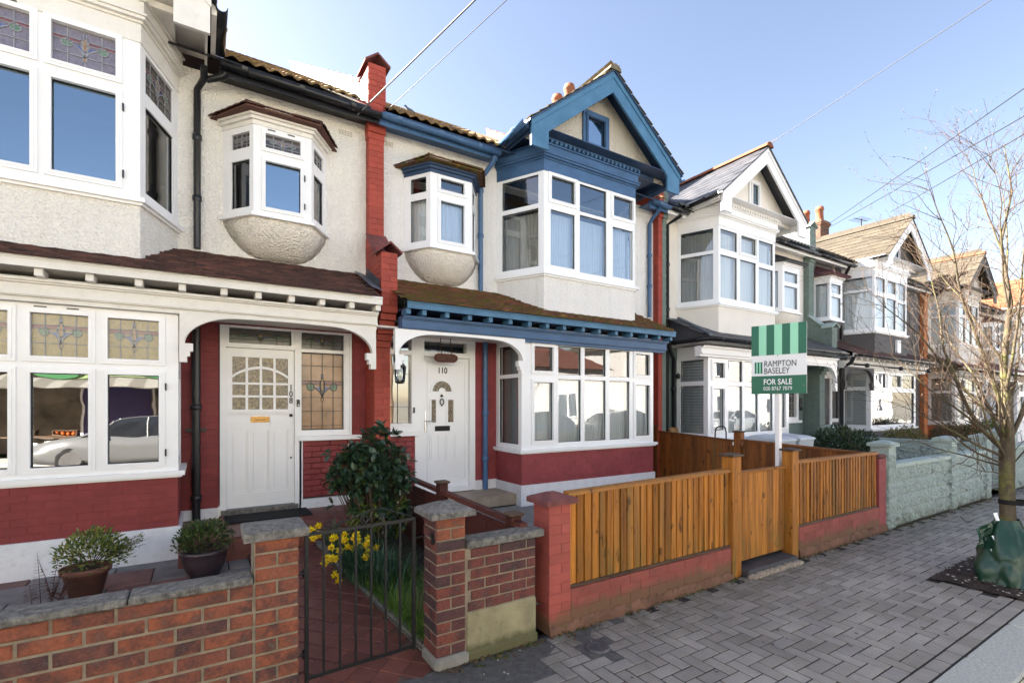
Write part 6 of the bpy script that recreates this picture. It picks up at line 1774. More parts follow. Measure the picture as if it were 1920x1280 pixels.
def rough_foot(x0, x1, h, parent, mat):
    rr = random.Random(int(x0 * 10)); m = MB(); n = 90; rows = [[], [], [], []]
    for i in range(n + 1):
        x = x0 + (x1 - x0) * i / n; e = rr.uniform(0, .012); hh = h + rr.uniform(-.014, .016)
        rows[0].append((x, YW - .014 - e - rr.uniform(0, .01), -.01)); rows[1].append((x, YW - .012 - e, hh * .7)); rows[2].append((x, YW - .004, hh)); rows[3].append((x, YW + .04, hh + .003))
    m.loft(rows, False, False); m.build("footing", mat, parent)
rough_foot(2.14, 4.345, .07, w3, WALL_FOOT)
cap_stone(2.105, 2.385, YW - 0.042, YW + 0.235, 0.957, 0.042, 0.04, COPING_RED, w3)
w4 = thing("painted_wall", "low dark red painted wall with end pier at the far end of the orange fence", "wall", (6.6, YW, 0))
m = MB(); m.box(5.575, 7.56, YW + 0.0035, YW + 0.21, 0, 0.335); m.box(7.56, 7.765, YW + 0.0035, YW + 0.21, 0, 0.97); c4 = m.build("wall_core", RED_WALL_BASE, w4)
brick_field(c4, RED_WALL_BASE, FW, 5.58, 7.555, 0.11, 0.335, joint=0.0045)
brick_field(c4, RED_B, FW, 7.556, 7.77, 0.05, 0.97, joint=0.0045)
rough_foot(5.57, 7.775, .09, w4, WALL_FOOT)
m = MB(); m.cbox(7.545, 7.78, YW - 0.012, YW + 0.22, 0.972, 1.025, 0.02); m.build("cap_stone", COPING_RED, w4)

def slat_mesh(w, h, mat, t0=0.020, t1=0.009, seed=0):
    m = MB(); r = random.Random(seed); j = lambda: r.uniform(-0.0015, 0.0015); c = 0.003
    # feather edge board, front at -y
    pr = [(-w / 2 + j(), 0), (-w / 2, -t0 + c), (-w / 2 + c, -t0 + j()), (w / 2 - c, -t1 + j()), (w / 2 + j(), -t1 + c), (w / 2, 0)]
    m.loft([[(x, y, 0) for x, y in pr], [(x, y, h) for x, y in pr]])
    return m.mesh("slat_shape", mat)
def slat_fence(label, x0, x1, zb, zt0, zt1, y, mat, railm, pitch=0.0762, name="timber_fence"):
    f = thing(name, label, "fence", ((x0 + x1) / 2, y, zb))
    n = int(round((x1 - x0) / pitch)); p = (x1 - x0) / n
    ms = [slat_mesh(p * 0.95, 1.0, mat, seed=i) for i in range(4)]
    for i in range(n):
        x = x0 + p * (i + 0.5); zt = zt0 + (zt1 - zt0) * (i + 0.5) / n
        inst("slat", random.choice(ms), f, (x, y + random.uniform(-.002, .002), zb), (random.uniform(-.004, .004), random.uniform(-.005, .005), random.uniform(-.07, .07)), (1, 1, zt - zb - 0.002))
    m = MB(); m.hexa([(x0 - .02, y - .035, zt0), (x1, y - .035, zt1), (x1, y + .035, zt1), (x0 - .02, y + .035, zt0), (x0 - .02, y - .030, zt0 + .028), (x1, y - .030, zt1 + .028), (x1, y + .03, zt1 + .034), (x0 - .02, y + .03, zt0 + .034)])
    m.build("capping_rail", railm, f)
    m = MB(); m.box(x0, x1, y + 0.001, y + 0.006, zb, min(zt0, zt1)); m.build("backing_board", railm, f)
    m = MB(); m.box(x0, x1, y + 0.007, y + 0.06, zb + 0.06, zb + 0.12); m.box(x0, x1, y + 0.007, y + 0.06, min(zt0, zt1) - 0.14, min(zt0, zt1) - 0.08)
    m.build("cross_rails", railm, f, kind=None)
    m = MB(); m.box(x0 - 0.01, x1, y - 0.028, y + 0.03, zb - 0.022, zb - 0.001); m.build("gravel_rail", TIMBER_DK, f)
    return f
YF = 2.925
f1 = slat_fence("orange slatted timber fence left of the boarded gate, on the red wall with capped pier", 2.352, 4.345, 0.332, 1.005, 1.035, YF, TIMBER, TIMBER_H)
f2 = slat_fence("orange slatted timber fence right of the boarded gate, ending at the dark red pier", 5.565, 7.552, 0.360, 1.040, 1.035, YF, TIMBER, TIMBER_H, pitch=0.0735)
def gatepost(label, x0, x1, y0, y1, zt, mat=TIMBER):
    p = thing("gate_post", label, "post", ((x0 + x1) / 2, (y0 + y1) / 2, 0))
    m = MB(); m.cbox(x0, x1, y0, y1, 0, zt, 0.006); m.build("post", mat, p)
    m = MB(); cx, cy = (x0 + x1) / 2, (y0 + y1) / 2
    m.loft([[(x0 - .018, y0 - .018, zt), (x1 + .018, y0 - .018, zt), (x1 + .018, y1 + .018, zt), (x0 - .018, y1 + .018, zt)],
            [(x0 - .018, y0 - .018, zt + .02), (x1 + .018, y0 - .018, zt + .02), (x1 + .018, y1 + .018, zt + .02), (x0 - .018, y1 + .018, zt + .02)],
            [(cx - .02, cy - .02, zt + .036), (cx + .02, cy - .02, zt + .036), (cx + .02, cy + .02, zt + .036), (cx - .02, cy + .02, zt + .036)]])
    m.build("post_cap", TIMBER_DK, p); return p
gatepost("orange timber gate post on the left of the boarded gate, green at its foot", 4.352, 4.490, 2.875, 3.005, 1.185)
gatepost("orange timber gate post on the right of the boarded gate, beside the sale board pole", 5.432, 5.558, 2.88, 3.0, 1.185)
bg_ = thing("timber_gate", "boarded orange timber gate between two capped posts, dark and mossy at its foot", "gate", (4.95, 2.96, 0.12))
n = 8
for i in range(n):
    x0 = 4.505 + i * 0.1105
    m = MB(); m.cbox(x0 + 0.001, x0 + 0.1095, 2.945 + random.uniform(0, .002), 2.966, 0.115, 0.995, 0.003); m.build("board", TIMBER, bg_)
m = MB(); m.cbox(4.50, 5.395, 2.93, 2.99, 0.997, 1.022, 0.004); m.build("capping_rail", TIMBER_H, bg_)
m = MB(); m.box(4.52, 5.38, 2.967, 3.0, 0.25, 0.34); m.build("ledge", TIMBER_H, bg_)
m = MB(); m.box(4.52, 5.38, 2.967, 3.0, 0.80, 0.89); m.build("ledge", TIMBER_H, bg_)
m = MB(); m.cbox(4.50, 5.40, 2.80, 3.2, 0.0, 0.075, 0.008); o = m.build("gate_step", simple("dark_slate_step", (0.055, 0.055, 0.06), 0.6, 0.3, 10, 0.3, 60)); _props(o, "dark slate step under the boarded orange timber gate", "step")
m = MB(); r = random.Random(8)
for i in range(46):
    x = 4.49 + 0.92 * i / 46
    m.cbox(x, x + 0.026 + r.random() * .01, 2.755 + r.uniform(-.015, .012), 2.81, 0, 0.03 + r.random() * 0.016, 0.006)
m.build("broken_mortar_edge", simple("broken_mortar", (0.36, 0.30, 0.24), 0.95, 0.3, 40, 0.8, 80), None, 'stuff')

# side fence between 110 and 112 (boards face the street's left end)
sf = thing("timber_fence", "brown boarded side fence between the blue gabled house and the cream house", "fence", (7.63, 4.8, 0.2))
def ztop(y): return 1.175 - (6.62 - y) / (6.62 - 4.95) * 0.085 if y > 4.93 else 1.115 - (4.93 - y) / (4.93 - 2.95) * 0.075
ms = [slat_mesh(0.098, 1.0, TIMBER_B, seed=10 + i) for i in range(4)]
y = 6.60
while y > 2.98:
    if not (4.85 < y < 5.0):
        inst("board", random.choice(ms), sf, (7.62 + random.uniform(-.002, .002), y, 0.16), (0, 0, R(-90) + random.uniform(-.02, .02)), (1, 1, ztop(y) - 0.19))
    y -= 0.1005
m = MB(); m.box(7.621, 7.627, 2.98, 6.64, 0.16, 1.0); m.build("backing_board", TIMBER_BY, sf)
for a, b in ((4.99, 6.66), (2.95, 4.86)):
    m = MB(); m.hexa([(7.585, a, ztop(a) - .028), (7.655, a, ztop(a) - .028), (7.655, b, ztop(b) - .028), (7.585, b, ztop(b) - .028), (7.585, a, ztop(a)), (7.655, a, ztop(a)), (7.655, b, ztop(b)), (7.585, b, ztop(b))]); m.build("capping_rail", TIMBER_BY, sf)
for yp, zt in ((4.925, 1.225), (6.69, 1.25)):
    m = MB(); m.cbox(7.56, 7.68, yp - 0.06, yp + 0.06, 0.1, zt, 0.005); m.build("post", TIMBER_B, sf)
    m = MB(); m.cbox(7.54, 7.70, yp - 0.08, yp + 0.08, zt + 0.001, zt + 0.025, 0.008); m.build("post_cap", TIMBER_DK, sf)
# low dark red fence between 108 and 110
rf = thing("low_timber_fence", "low dark red boarded fence between the two front gardens, behind the big shrub", "fence", (1.99, 4.3, 0.15))
ms = [slat_mesh(0.118, 1.0, TIMBER_RED, t0=0.014, t1=0.009, seed=20 + i) for i in range(4)]
y = 5.95
while y > 3.0:
    inst("board", random.choice(ms), rf, (1.975 + random.uniform(-.001, .001), y, 0.08), (0, 0, R(-90)), (1, 1, 0.70 + 0.03 * (y - 3) / 2.6)); y -= 0.12
m = MB(); m.hexa([(1.95, 2.98, .795), (2.02, 2.98, .795), (2.02, 5.99, .865), (1.95, 5.99, .865), (1.955, 2.98, .83), (2.015, 2.98, .83), (2.015, 5.99, .90), (1.955, 5.99, .90)]); m.build("capping_rail", TIMBER_RED, rf)
m = MB(); m.box(1.976, 1.985, 3.0, 5.95, 0.08, 0.78); m.build("backing_board", TIMBER_RED, rf)
m = MB(); m.box(1.935, 1.9605, 3.0, 5.95, 0.50, 0.56); m.build("cross_rail", TIMBER_RED, rf)
for yp, zt in ((4.42, 0.925), (3.12, 0.86), (5.85, 0.93)):
    m = MB(); m.cbox(1.94, 2.03, yp - 0.045, yp + 0.045, 0.1, zt, 0.005); m.build("post", TIMBER_RED, rf)
    m = MB(); m.cbox(1.92, 2.05, yp - 0.065, yp + 0.065, zt + 0.001, zt + 0.025, 0.01); m.build("post_cap", TIMBER_DK, rf)

# ================================================================== pale green block wall of 112
def block_mesh(seed, L=0.40, H=0.205):
    r = random.Random(seed); m = MB(); nx, nz = 8, 5; v = []
    for k in range(nz + 1):
        for i in range(nx + 1):
            e = i in (0, nx) or k in (0, nz)
            v.append((-L / 2 + 0.004 + (L - 0.008) * i / nx, 0.0 if e else -r.uniform(0.008, 0.030), -H / 2 + 0.004 + (H - 0.008) * k / nz))
    f = [(k * (nx + 1) + i, k * (nx + 1) + i + 1, (k + 1) * (nx + 1) + i + 1, (k + 1) * (nx + 1) + i) for k in range(nz) for i in range(nx)]
    m.add(v, f)
    b = [(-L / 2 + .004, 0, -H / 2 + .004), (L / 2 - .004, 0, -H / 2 + .004), (L / 2 - .004, 0, H / 2 - .004), (-L / 2 + .004, 0, H / 2 - .004)]
    m.add(b + [(x, 0.03, z) for x, y, z in b], [(0, 4, 5, 1), (1, 5, 6, 2), (2, 6, 7, 3), (3, 7, 4, 0)])
    return m.mesh("block_shape", GREEN_ROCK)
BLK = [block_mesh(i) for i in range(5)]
def block_wall(label, p0, p1, piers, ztop_=0.82, group=None):
    fr_ = frame(p0, p1); L = fr_[6]
    t = thing("block_wall", label, "wall", ((p0[0] + p1[0]) / 2, (p0[1] + p1[1]) / 2, 0))
    ox, oy, ux, uy, nx, ny = fr_[:6]
    rz = math.atan2(uy, ux)
    m = MB(); m.ob(fr_, 0, L, 0.004, 0.12, 0, ztop_); m.build("wall_core", GREEN_PALE, t)
    n = round(L / 0.40)
    for k in range(4):
        a = 0.0 if k % 2 else -0.2
        while a < L - 0.02:
            b0, b1 = max(a, 0), min(a + 0.40, L); a += 0.40
            if b1 - b0 < 0.05 or any(q - 0.10 < (b0 + b1) / 2 < q + 0.10 and (b1 - b0) < 0.2 for q, zt in piers): continue
            am = (b0 + b1) / 2
            inst("block", random.choice(BLK), t, (ox + ux * am, oy + uy * am, 0.1025 + 0.205 * k), (0, 0 if random.random() < .5 else math.pi, rz) if False else (0, 0, rz), ((b1 - b0) / 0.40, 1, 1))
    m = MB(); m.ob(fr_, 0.0, L, -0.035, 0.15, ztop_ + 0.001, ztop_ + 0.055); m.build("coping", GREEN_PALE, t)
    for q, zt in piers:
        m = MB(); m.ob(fr_, q - 0.11, q + 0.11, -0.045, 0.17, 0, zt); pc = m.build("pier", GREEN_PALE, t)
        for k in range(int(zt / 0.205)):
            am = q
            inst("block", random.choice(BLK), pc, (ox + ux * am - nx * 0.046, oy + uy * am - ny * 0.046, 0.1025 + 0.205 * k), (0, 0, rz), (0.55, 0.7, 1))
            am = q - 0.111
            inst("block", random.choice(BLK), pc, (ox + ux * am + nx * 0.06, oy + uy * am + ny * 0.06, 0.1025 + 0.205 * k), (0, 0, rz - math.pi / 2), (0.53, 0.7, 1))
        m = MB(); e = 0.035
        def P(a, d, z): return (ox + ux * a + nx * d, oy + uy * a + ny * d, z)
        b = [(q - .11 - e, -.045 - e), (q + .11 + e, -.045 - e), (q + .11 + e, .17 + e), (q - .11 - e, .17 + e)]
        m.loft([[P(a, d, zt + .001) for a, d in b], [P(a, d, zt + .045) for a, d in b], [P(q + (a - q) * .2, .06 + (d - .06) * .2, zt + .085) for a, d in b]])
        m.build("pier_cap", GREEN_PALE, t)
    return t
block_wall("pale green rock faced block wall with three capped piers along the pavement", (7.80, YW + 0.03), (12.08, YW + 0.03), [(0.12, 1.12), (2.44, 1.10), (4.16, 1.08)])
block_wall("pale green side wall running from the grey green porch out to the pavement", (13.28, 6.3), (13.28, 2.95), [(0.12, 1.10), (3.2, 1.12)], ztop_=0.86)
block_wall("pale green block wall further along the pavement behind the street tree", (13.4, YW + 0.03), (20.6, YW + 0.03), [(0.12, 1.1), (3.6, 1.1), (7.0, 1.1)])

# ================================================================== for sale board
sb = thing("sale_board", "green and white estate agent for sale board on a white pole behind the timber gate", "sign", (5.53, 3.09, 0.2))
p = MB(); p.cbox(5.502, 5.558, 3.065, 3.115, 0.2, 2.0, 0.004); p.build("pole", WHITE, sb)
u = Vector((0.257, -0.966, 0)).normalized()
bw = 0.565
c0 = Vector((5.535, 3.085, 0)) - Vector((0.966, 0.257, 0)) * 0.042
p0 = c0 - u * bw / 2; p1 = c0 + u * bw / 2
SG_D = simple("deep_green_print", (0.006, 0.125, 0.072), 0.35, 0.03, 3); SG_L = simple("mint_green_print", (0.30, 0.68, 0.47), 0.35, 0.03, 3); SG_W = simple("white_print", (0.78, 0.79, 0.80), 0.35, 0.02, 3)
SG_M = simple("bright_green_print", (0.01, 0.26, 0.13), 0.3, 0.03, 3); SG_T = simple("charcoal_print", (0.04, 0.05, 0.05), 0.4, 0.03, 3)
fb = frame((p0.x, p0.y), (p1.x, p1.y))
zb0, zb1 = 1.815, 2.60
m = MB(); m.ob(fb, 0, bw, 0.002, 0.014, zb0, zb1); m.build("board", SG_W, sb)
zs0, zs1 = zb1 - 0.345, zb1 - 0.001
m = MB()
ws = bw / 7
for i in range(0, 7, 2): m.ob(fb, i * ws + (0 if i == 0 else 0), (i + 1) * ws, -0.0005, 0.0015, zs0, zs1)
m.build("dark_stripe", SG_D, sb)
m = MB()
for i in range(1, 7, 2): m.ob(fb, i * ws + .0005, (i + 1) * ws - .0005, -0.0005, 0.0015, zs0, zs1)
m.build("mint_stripe", SG_L, sb)
m = MB(); m.ob(fb, 0, bw, -0.0005, 0.0015, zb0, zb0 + 0.205); m.build("lower_band", SG_D, sb)
m = MB()
for i, x in enumerate((0.036, 0.068, 0.100)): m.ob(fb, x, x + 0.018, -0.0005, 0.0015, zb0 + 0.235, zb0 + 0.365)
m.build("logo_bar", SG_D, sb)
m = MB()
for x in (0.0545, 0.0865): m.ob(fb, x, x + 0.013, -0.0005, 0.0015, zb0 + 0.235, zb0 + 0.365)
m.build("logo_bar", SG_L, sb)
def onb(a, z, d=-0.002): return (fb[0] + fb[2] * a + fb[4] * d, fb[1] + fb[3] * a + fb[5] * d, z)
rzb = math.atan2(fb[3], fb[2])
text_obj("lettering", "RAMPTON", 0.098, onb(0.134, zb0 + 0.338), (R(90), 0, rzb), SG_T, sb, 0.0006, 'LEFT', sx=0.72)
text_obj("lettering", "BASELEY", 0.098, onb(0.134, zb0 + 0.257), (R(90), 0, rzb), SG_T, sb, 0.0006, 'LEFT', sx=0.72)
text_obj("lettering", "FOR SALE", 0.088, onb(bw * 0.49, zb0 + 0.132), (R(90), 0, rzb), SG_W, sb, 0.0006, bold=0.0015, sx=0.78)
text_obj("lettering", "020 8767 7079", 0.062, onb(bw * 0.49, zb0 + 0.058), (R(90), 0, rzb), SG_W, sb, 0.0006, sx=0.79)
m = MB()
for a, z in ((0.28, zb0 + 0.02), (0.28, zb0 + 0.43), (0.025, zb0 + 0.09), (0.54, zb0 + 0.09)): m.lathe(onb(a, z, -0.003), [(0, -0.004), (0.006, -0.004), (0.006, 0.004), (0, 0.004)], 8)
m.build("screw", CHROME, sb)

# ================================================================== small things at the doors
pl = thing("door_plaque", "brown oval wooden name plaque hung on cords above the door numbered 110", "plaque", (3.0, 6.55, 2.38))
m = MB(); pts = []
for i in range(24):
    t = 2 * math.pi * i / 24; cx = 0.19 if math.cos(t) > 0 else -0.0
    pts.append((3.0 + (0.10 if math.cos(t) > 0 else -0.10) + 0.085 * math.cos(t), 2.365 + 0.063 * math.sin(t)))
m.opoly((0, 6.53, 1, 0, 0, 1), pts, 0, 0.02); m.build("board", TIMBER_RED, pl)
m = MB(); m.opoly((0, 6.526, 1, 0, 0, 1), [(3.0 + (x - 3.0) * 0.86, 2.365 + (z - 2.365) * 0.72) for x, z in pts], 0, 0.0035); m.build("raised_panel", simple("dark_carved_wood", (0.10, 0.045, 0.032), 0.7, 0.4, 60, 0.9, 140), pl)
m = MB()
for x in (2.93, 3.09): m.tube([(x, 6.54, 2.42), (x + 0.005, 6.55, 2.50), (x - 0.008, 6.56, 2.58), (x, 6.57, 2.66)], 0.007, 6)
m.build("cord", TIMBER_DK, pl)
ln = thing("porch_lantern", "black metal lantern hanging in the porch left of the door numbered 110", "lantern", (2.16, 6.12, 2.0))
m = MB(); cx, cy = 2.16, 6.12
m.lathe((cx, cy, 2.17), [(0.085, 0), (0.09, 0.005), (0.03, 0.075), (0.018, 0.09), (0.016, 0.105), (0, 0.11)], 6); m.lathe((cx, cy, 1.96), [(0, 0), (0.03, 0.0), (0.062, 0.012), (0.065, 0.025), (0, 0.026)], 6)
m.build("lantern_top", BLACK, ln)
m = MB()
for k in range(6):
    t = math.pi / 3 * k; m.tube([(cx + 0.06 * math.cos(t), cy + 0.06 * math.sin(t), 1.985), (cx + 0.078 * math.cos(t), cy + 0.078 * math.sin(t), 2.17)], 0.005, 5)
m.tube([(cx, cy, 2.27), (cx, cy, 2.56)], 0.004, 5)
m.build("lantern_frame", BLACK, ln)
m = MB(); m.lathe((cx, cy, 1.985), [(0.056, 0), (0.073, 0.184)], 6); m.build("lantern_glass", GLASS, ln)

# meter box, bins and other things in the gardens
m = MB(); m.cbox(4.55, 4.72, 5.72, 5.80, 0.52, 0.64, 0.006); o = m.build("meter_box", simple("pale_plastic", (0.5, 0.52, 0.48), 0.5, 0.08)); o['label'] = None; bpy.data.objects.remove(o)
for i, x in enumerate((9.55, 10.25)):
    b = thing("wheelie_bin", ["pale grey lidded bin behind the brown side fence, left one of two", "pale grey lidded bin behind the brown side fence, right one of two"][i], "bin", (x, 5.45, 0.12))
    m = MB(); m.loft([[(x - .22, 5.25, .12), (x + .22, 5.25, .12), (x + .22, 5.68, .12), (x - .22, 5.68, .12)], [(x - .28, 5.15, .98), (x + .28, 5.15, .98), (x + .28, 5.75, .98), (x - .28, 5.75, .98)]]); m.build("body", simple("pale_bin_%d" % i, (0.48, 0.50, 0.52), 0.5, 0.06), b)
    m = MB(); m.loft([[(x - .30, 5.13, .985), (x + .30, 5.13, .985), (x + .30, 5.78, .985), (x - .30, 5.78, .985)], [(x - .29, 5.14, 1.02), (x + .29, 5.14, 1.02), (x + .29, 5.77, 1.06), (x - .29, 5.77, 1.06)], [(x - .2, 5.24, 1.06), (x + .2, 5.24, 1.06), (x + .2, 5.68, 1.09), (x - .2, 5.68, 1.09)]]); m.build("lid", simple("pale_bin_lid_%d" % i, (0.55, 0.57, 0.60), 0.5, 0.06), b)
st = thing("timber_offcuts", "bundle of short pale timber offcuts leaning behind the brown side fence", "timber", (7.95, 6.45, 0.12))
for k in range(4):
    m = MB(); x = 7.86 + k * 0.06; m.hexa([(x, 6.35, .12), (x + .045, 6.35, .12), (x + .045, 6.40, .12), (x, 6.40, .12), (x, 6.55, 1.22 + .02 * (k % 2)), (x + .045, 6.55, 1.22), (x + .045, 6.60, 1.22), (x, 6.60, 1.22)]); m.build("offcut", timber("pale_softwood_%d" % k, (0.30, 0.17, 0.07), (0.48, 0.30, 0.14), green=0), st)
sl_ = thing("metal_trolley", "metal tube handle of a folded trolley behind the brown side fence", "trolley", (8.4, 5.8, 0.12))
m = MB(); m.tube([(8.22, 5.8, .12), (8.22, 5.8, 1.15), (8.25, 5.8, 1.24), (8.31, 5.8, 1.27), (8.47, 5.8, 1.27), (8.53, 5.8, 1.24), (8.56, 5.8, 1.15), (8.56, 5.8, .12)], 0.013, 8); m.build("handle", DARKMETAL, sl_)
m = MB(); m.box(8.2, 8.58, 5.55, 5.8, 0.13, 0.15); m.build("base_plate", DARKMETAL, sl_)
# ================================================================== plants
def leafmat(name, cols, rough=0.4, spec=0.5, back=0.0, island=True):
    b = NB(name)
    g = b.n("ShaderNodeNewGeometry"); oi = b.objrand()
    rnd = b.math('FRACT', b.math('ADD', g.outputs["Random Per Island"], oi))
    c = b.ramp(rnd, cols)
    c = b.mix(1.0, c, b.ramp(b.noise(b.pos(), 60, 3), [(0.3, 0.75), (0.7, 1.2)]), 'MULTIPLY')
    p = b.principled(c, rough, 0, spec)
    tr = b.n("ShaderNodeBsdfTranslucent"); b.l(c, tr.inputs[0])
    ms = b.n("ShaderNodeMixShader"); ms.inputs[0].default_value = 0.2
    b.l(p.outputs[0], ms.inputs[1]); b.l(tr.outputs[0], ms.inputs[2]); b.l(ms.outputs[0], b.out.inputs[0])
    return b.m
LEAF_DK = leafmat("dark_glossy_leaf", [(0, (0.020, 0.045, 0.026)), (0.5, (0.032, 0.065, 0.036)), (0.85, (0.045, 0.085, 0.035)), (1, (0.075, 0.11, 0.035))], 0.28, 0.6)
LEAF_LT = leafmat("pale_new_leaf", [(0, (0.10, 0.16, 0.03)), (1, (0.20, 0.24, 0.05))], 0.4)
LEAF_VAR = leafmat("variegated_small_leaf", [(0, (0.06, 0.11, 0.022)), (0.5, (0.12, 0.17, 0.03)), (0.8, (0.24, 0.25, 0.05)), (1, (0.36, 0.35, 0.12))], 0.4)
LEAF_BOX = leafmat("box_leaf", [(0, (0.035, 0.065, 0.018)), (0.6, (0.06, 0.10, 0.025)), (1, (0.12, 0.15, 0.035))], 0.4)
LEAF_IVY = leafmat("ivy_leaf", [(0, (0.018, 0.04, 0.015)), (1, (0.05, 0.085, 0.025))], 0.4)
LEAF_HEDGE = leafmat("golden_hedge_leaf", [(0, (0.09, 0.10, 0.02)), (1, (0.20, 0.17, 0.045))], 0.5)
LEAF_RED = leafmat("reddish_hedge_leaf", [(0, (0.10, 0.05, 0.03)), (0.5, (0.06, 0.08, 0.025)), (1, (0.14, 0.09, 0.04))], 0.5)
FERN_DRY = leafmat("dried_fern", [(0, (0.07, 0.03, 0.022)), (1, (0.13, 0.06, 0.04))], 0.8)
GRASS = leafmat("green_grass_blade", [(0, (0.06, 0.15, 0.022)), (0.6, (0.13, 0.25, 0.035)), (1, (0.25, 0.33, 0.06))], 0.5)
BLADE_DK = leafmat("daffodil_leaf", [(0, (0.03, 0.075, 0.04)), (1, (0.065, 0.13, 0.055))], 0.45)
STEMW = simple("woody_stem", (0.09, 0.06, 0.04), 0.9, 0.3, 20, 0.5, 80)
YELLOW = simple("daffodil_yellow", (0.72, 0.56, 0.012), 0.5, 0.1, 30)
YELLOW_D = simple("daffodil_trumpet_yellow", (0.74, 0.46, 0.006), 0.5, 0.1, 30)

def leaf_geo(m, p, d, up, L, w, fold=0.25, droop=0.15):
    d = d.normalized(); s = d.cross(up)
    s = s.normalized() if s.length > 1e-4 else d.orthogonal().normalized()
    n = s.cross(d).normalized()
    q = lambda t, b, h: p + d * (L * t) + s * (w * b) + n * h
    dr = -droop * L
    v = [q(0, 0, 0), q(.35, -.5, fold * w * .5 + dr * .2), q(.35, 0, dr * .15), q(.35, .5, fold * w * .5 + dr * .2), q(.72, -.38, fold * w * .4 + dr * .6), q(.72, 0, dr * .5), q(.72, .38, fold * w * .4 + dr * .6), q(1, 0, dr)]
    m.add(v, [(0, 2, 1), (0, 3, 2), (1, 2, 5, 4), (2, 3, 6, 5), (4, 5, 7), (5, 6, 7)])

r = random.Random(21)
def rv(): 
    while True:
        v = Vector((r.uniform(-1, 1), r.uniform(-1, 1), r.uniform(-1, 1)))
        if 0.05 < v.length < 1: return v.normalized()

# big shrub by the gate
sh = thing("rhododendron_shrub", "large dark green glossy leaved shrub in the flower bed between the two front doors", "shrub", (1.49, 4.95, 0.12))
lm = []
for i in range(4):
    m = MB(); leaf_geo(m, Vector((0, 0, 0)), Vector((1, 0, 0.05)), Vector((0, 0, 1)), 0.062 + 0.009 * i, 0.030 + 0.004 * i, 0.2 + .05 * i, 0.05 + .04 * i); lm.append(m.mesh("leaf_shape", LEAF_DK))
lm2 = []
for i in range(2):
    m = MB(); leaf_geo(m, Vector((0, 0, 0)), Vector((1, 0, 0.05)), Vector((0, 0, 1)), 0.07, 0.034, 0.3, 0.1); lm2.append(m.mesh("new_leaf_shape", LEAF_LT))
tips = []
C0 = Vector((1.46, 4.90, 0.955))
while len(tips) < 560:
    v = Vector((r.uniform(-1, 1), r.uniform(-1, 1), r.uniform(-1.05, 1)))
    rad = v.length
    if rad > 1 or rad < 0.35: continue
    if r.random() > rad ** 1.6: continue
    k = 1.0 if v.z > -0.2 else 1.0 + (v.z + 0.2) * 0.30
    wob = 0.88 + 0.16 * math.sin(v.x * 5 + v.y * 3) + 0.10 * math.sin(v.z * 7 + 1)
    p = C0 + Vector((v.x * 0.385 * k * wob + (0.05 if v.z < -0.2 else 0), v.y * 0.36 * k * wob, v.z * 0.49 * wob - (0.10 if v.z < -0.3 else 0)))
    tips.append((p, (v + Vector((0, 0, 0.5))).normalized()))
tips += [(C0 + Vector((-0.42, 0.02, 0.27)), Vector((-1, 0, .4))), (C0 + Vector((-0.36, -.1, 0.20)), Vector((-1, 0, .3))), (C0 + Vector((-.40, 0, -0.22)), Vector((-1, 0, .2)))]
leaves = []
for p, d in tips:
    n = r.randint(6, 9); a0 = r.uniform(0, 6.28); x = d.orthogonal().normalized(); y = d.cross(x)
    lt = r.random() < (0.34 if p.z < 0.72 else 0.03)
    for i in range(n):
        a = a0 + i * 2.4; el = r.uniform(0.0, 1.0)
        dd = (x * math.cos(a) + y * math.sin(a)) * math.cos(el) + d * math.sin(el) + Vector((0, 0, -0.03))
        leaves.append((p + dd * 0.01, dd.normalized(), lt))
leaves.sort(key=lambda l: (l[0] - Vector((0, 0, 1.7))).length)
rest = MB(); rest2 = MB()
for i, (p, d, lt) in enumerate(leaves):
    up = (Vector((0, 0, 1)) + rv() * 0.5).normalized()
    s_ = d.cross(up).normalized() * -1; n_ = d.cross(s_).normalized()
    if n_.z < 0: n_ = -n_; s_ = -s_
    M3 = Matrix((d, n_.cross(d), n_)).transposed()
    sc = r.uniform(0.75, 1.25)
    if i < 300:
        inst("leaf", r.choice(lm2 if lt else lm), sh, p, M3.to_euler(), (sc, sc, sc))
    else:
        me = r.choice(lm2 if lt else lm)
        (rest2 if lt else rest).add([p + M3 @ (v.co * sc) for v in me.vertices], [tuple(f.vertices) for f in me.polygons])
rest.build("foliage", LEAF_DK, sh, kind='stuff'); rest2.build("young_foliage", LEAF_LT, sh, kind='stuff')
m = MB(); base = Vector((1.49, 4.95, 0.12))
for p, d in tips[::2]:
    mid = base.lerp(p, 0.5) + Vector((r.uniform(-.03, .03), r.uniform(-.03, .03), -0.03))
    m.tube([base + Vector((r.uniform(-.05, .05), r.uniform(-.05, .05), 0)), mid, p], [0.011, 0.007, 0.003], 5, False)
m.build("stems", STEMW, sh)
m = MB()
for p, d in r.sample(tips, 10): m.lathe(p + d * 0.02, [(0, 0), (0.009, 0.006), (0.008, 0.018), (0, 0.028)], 7)
m.build("buds", simple("pale_bud", (0.42, 0.28, 0.20), 0.6, 0.2, 30), sh, kind='stuff')

def bedz(x, y): return 0.03 + 0.19 * max(0, min(1, (y - 3.05) / 2.55))
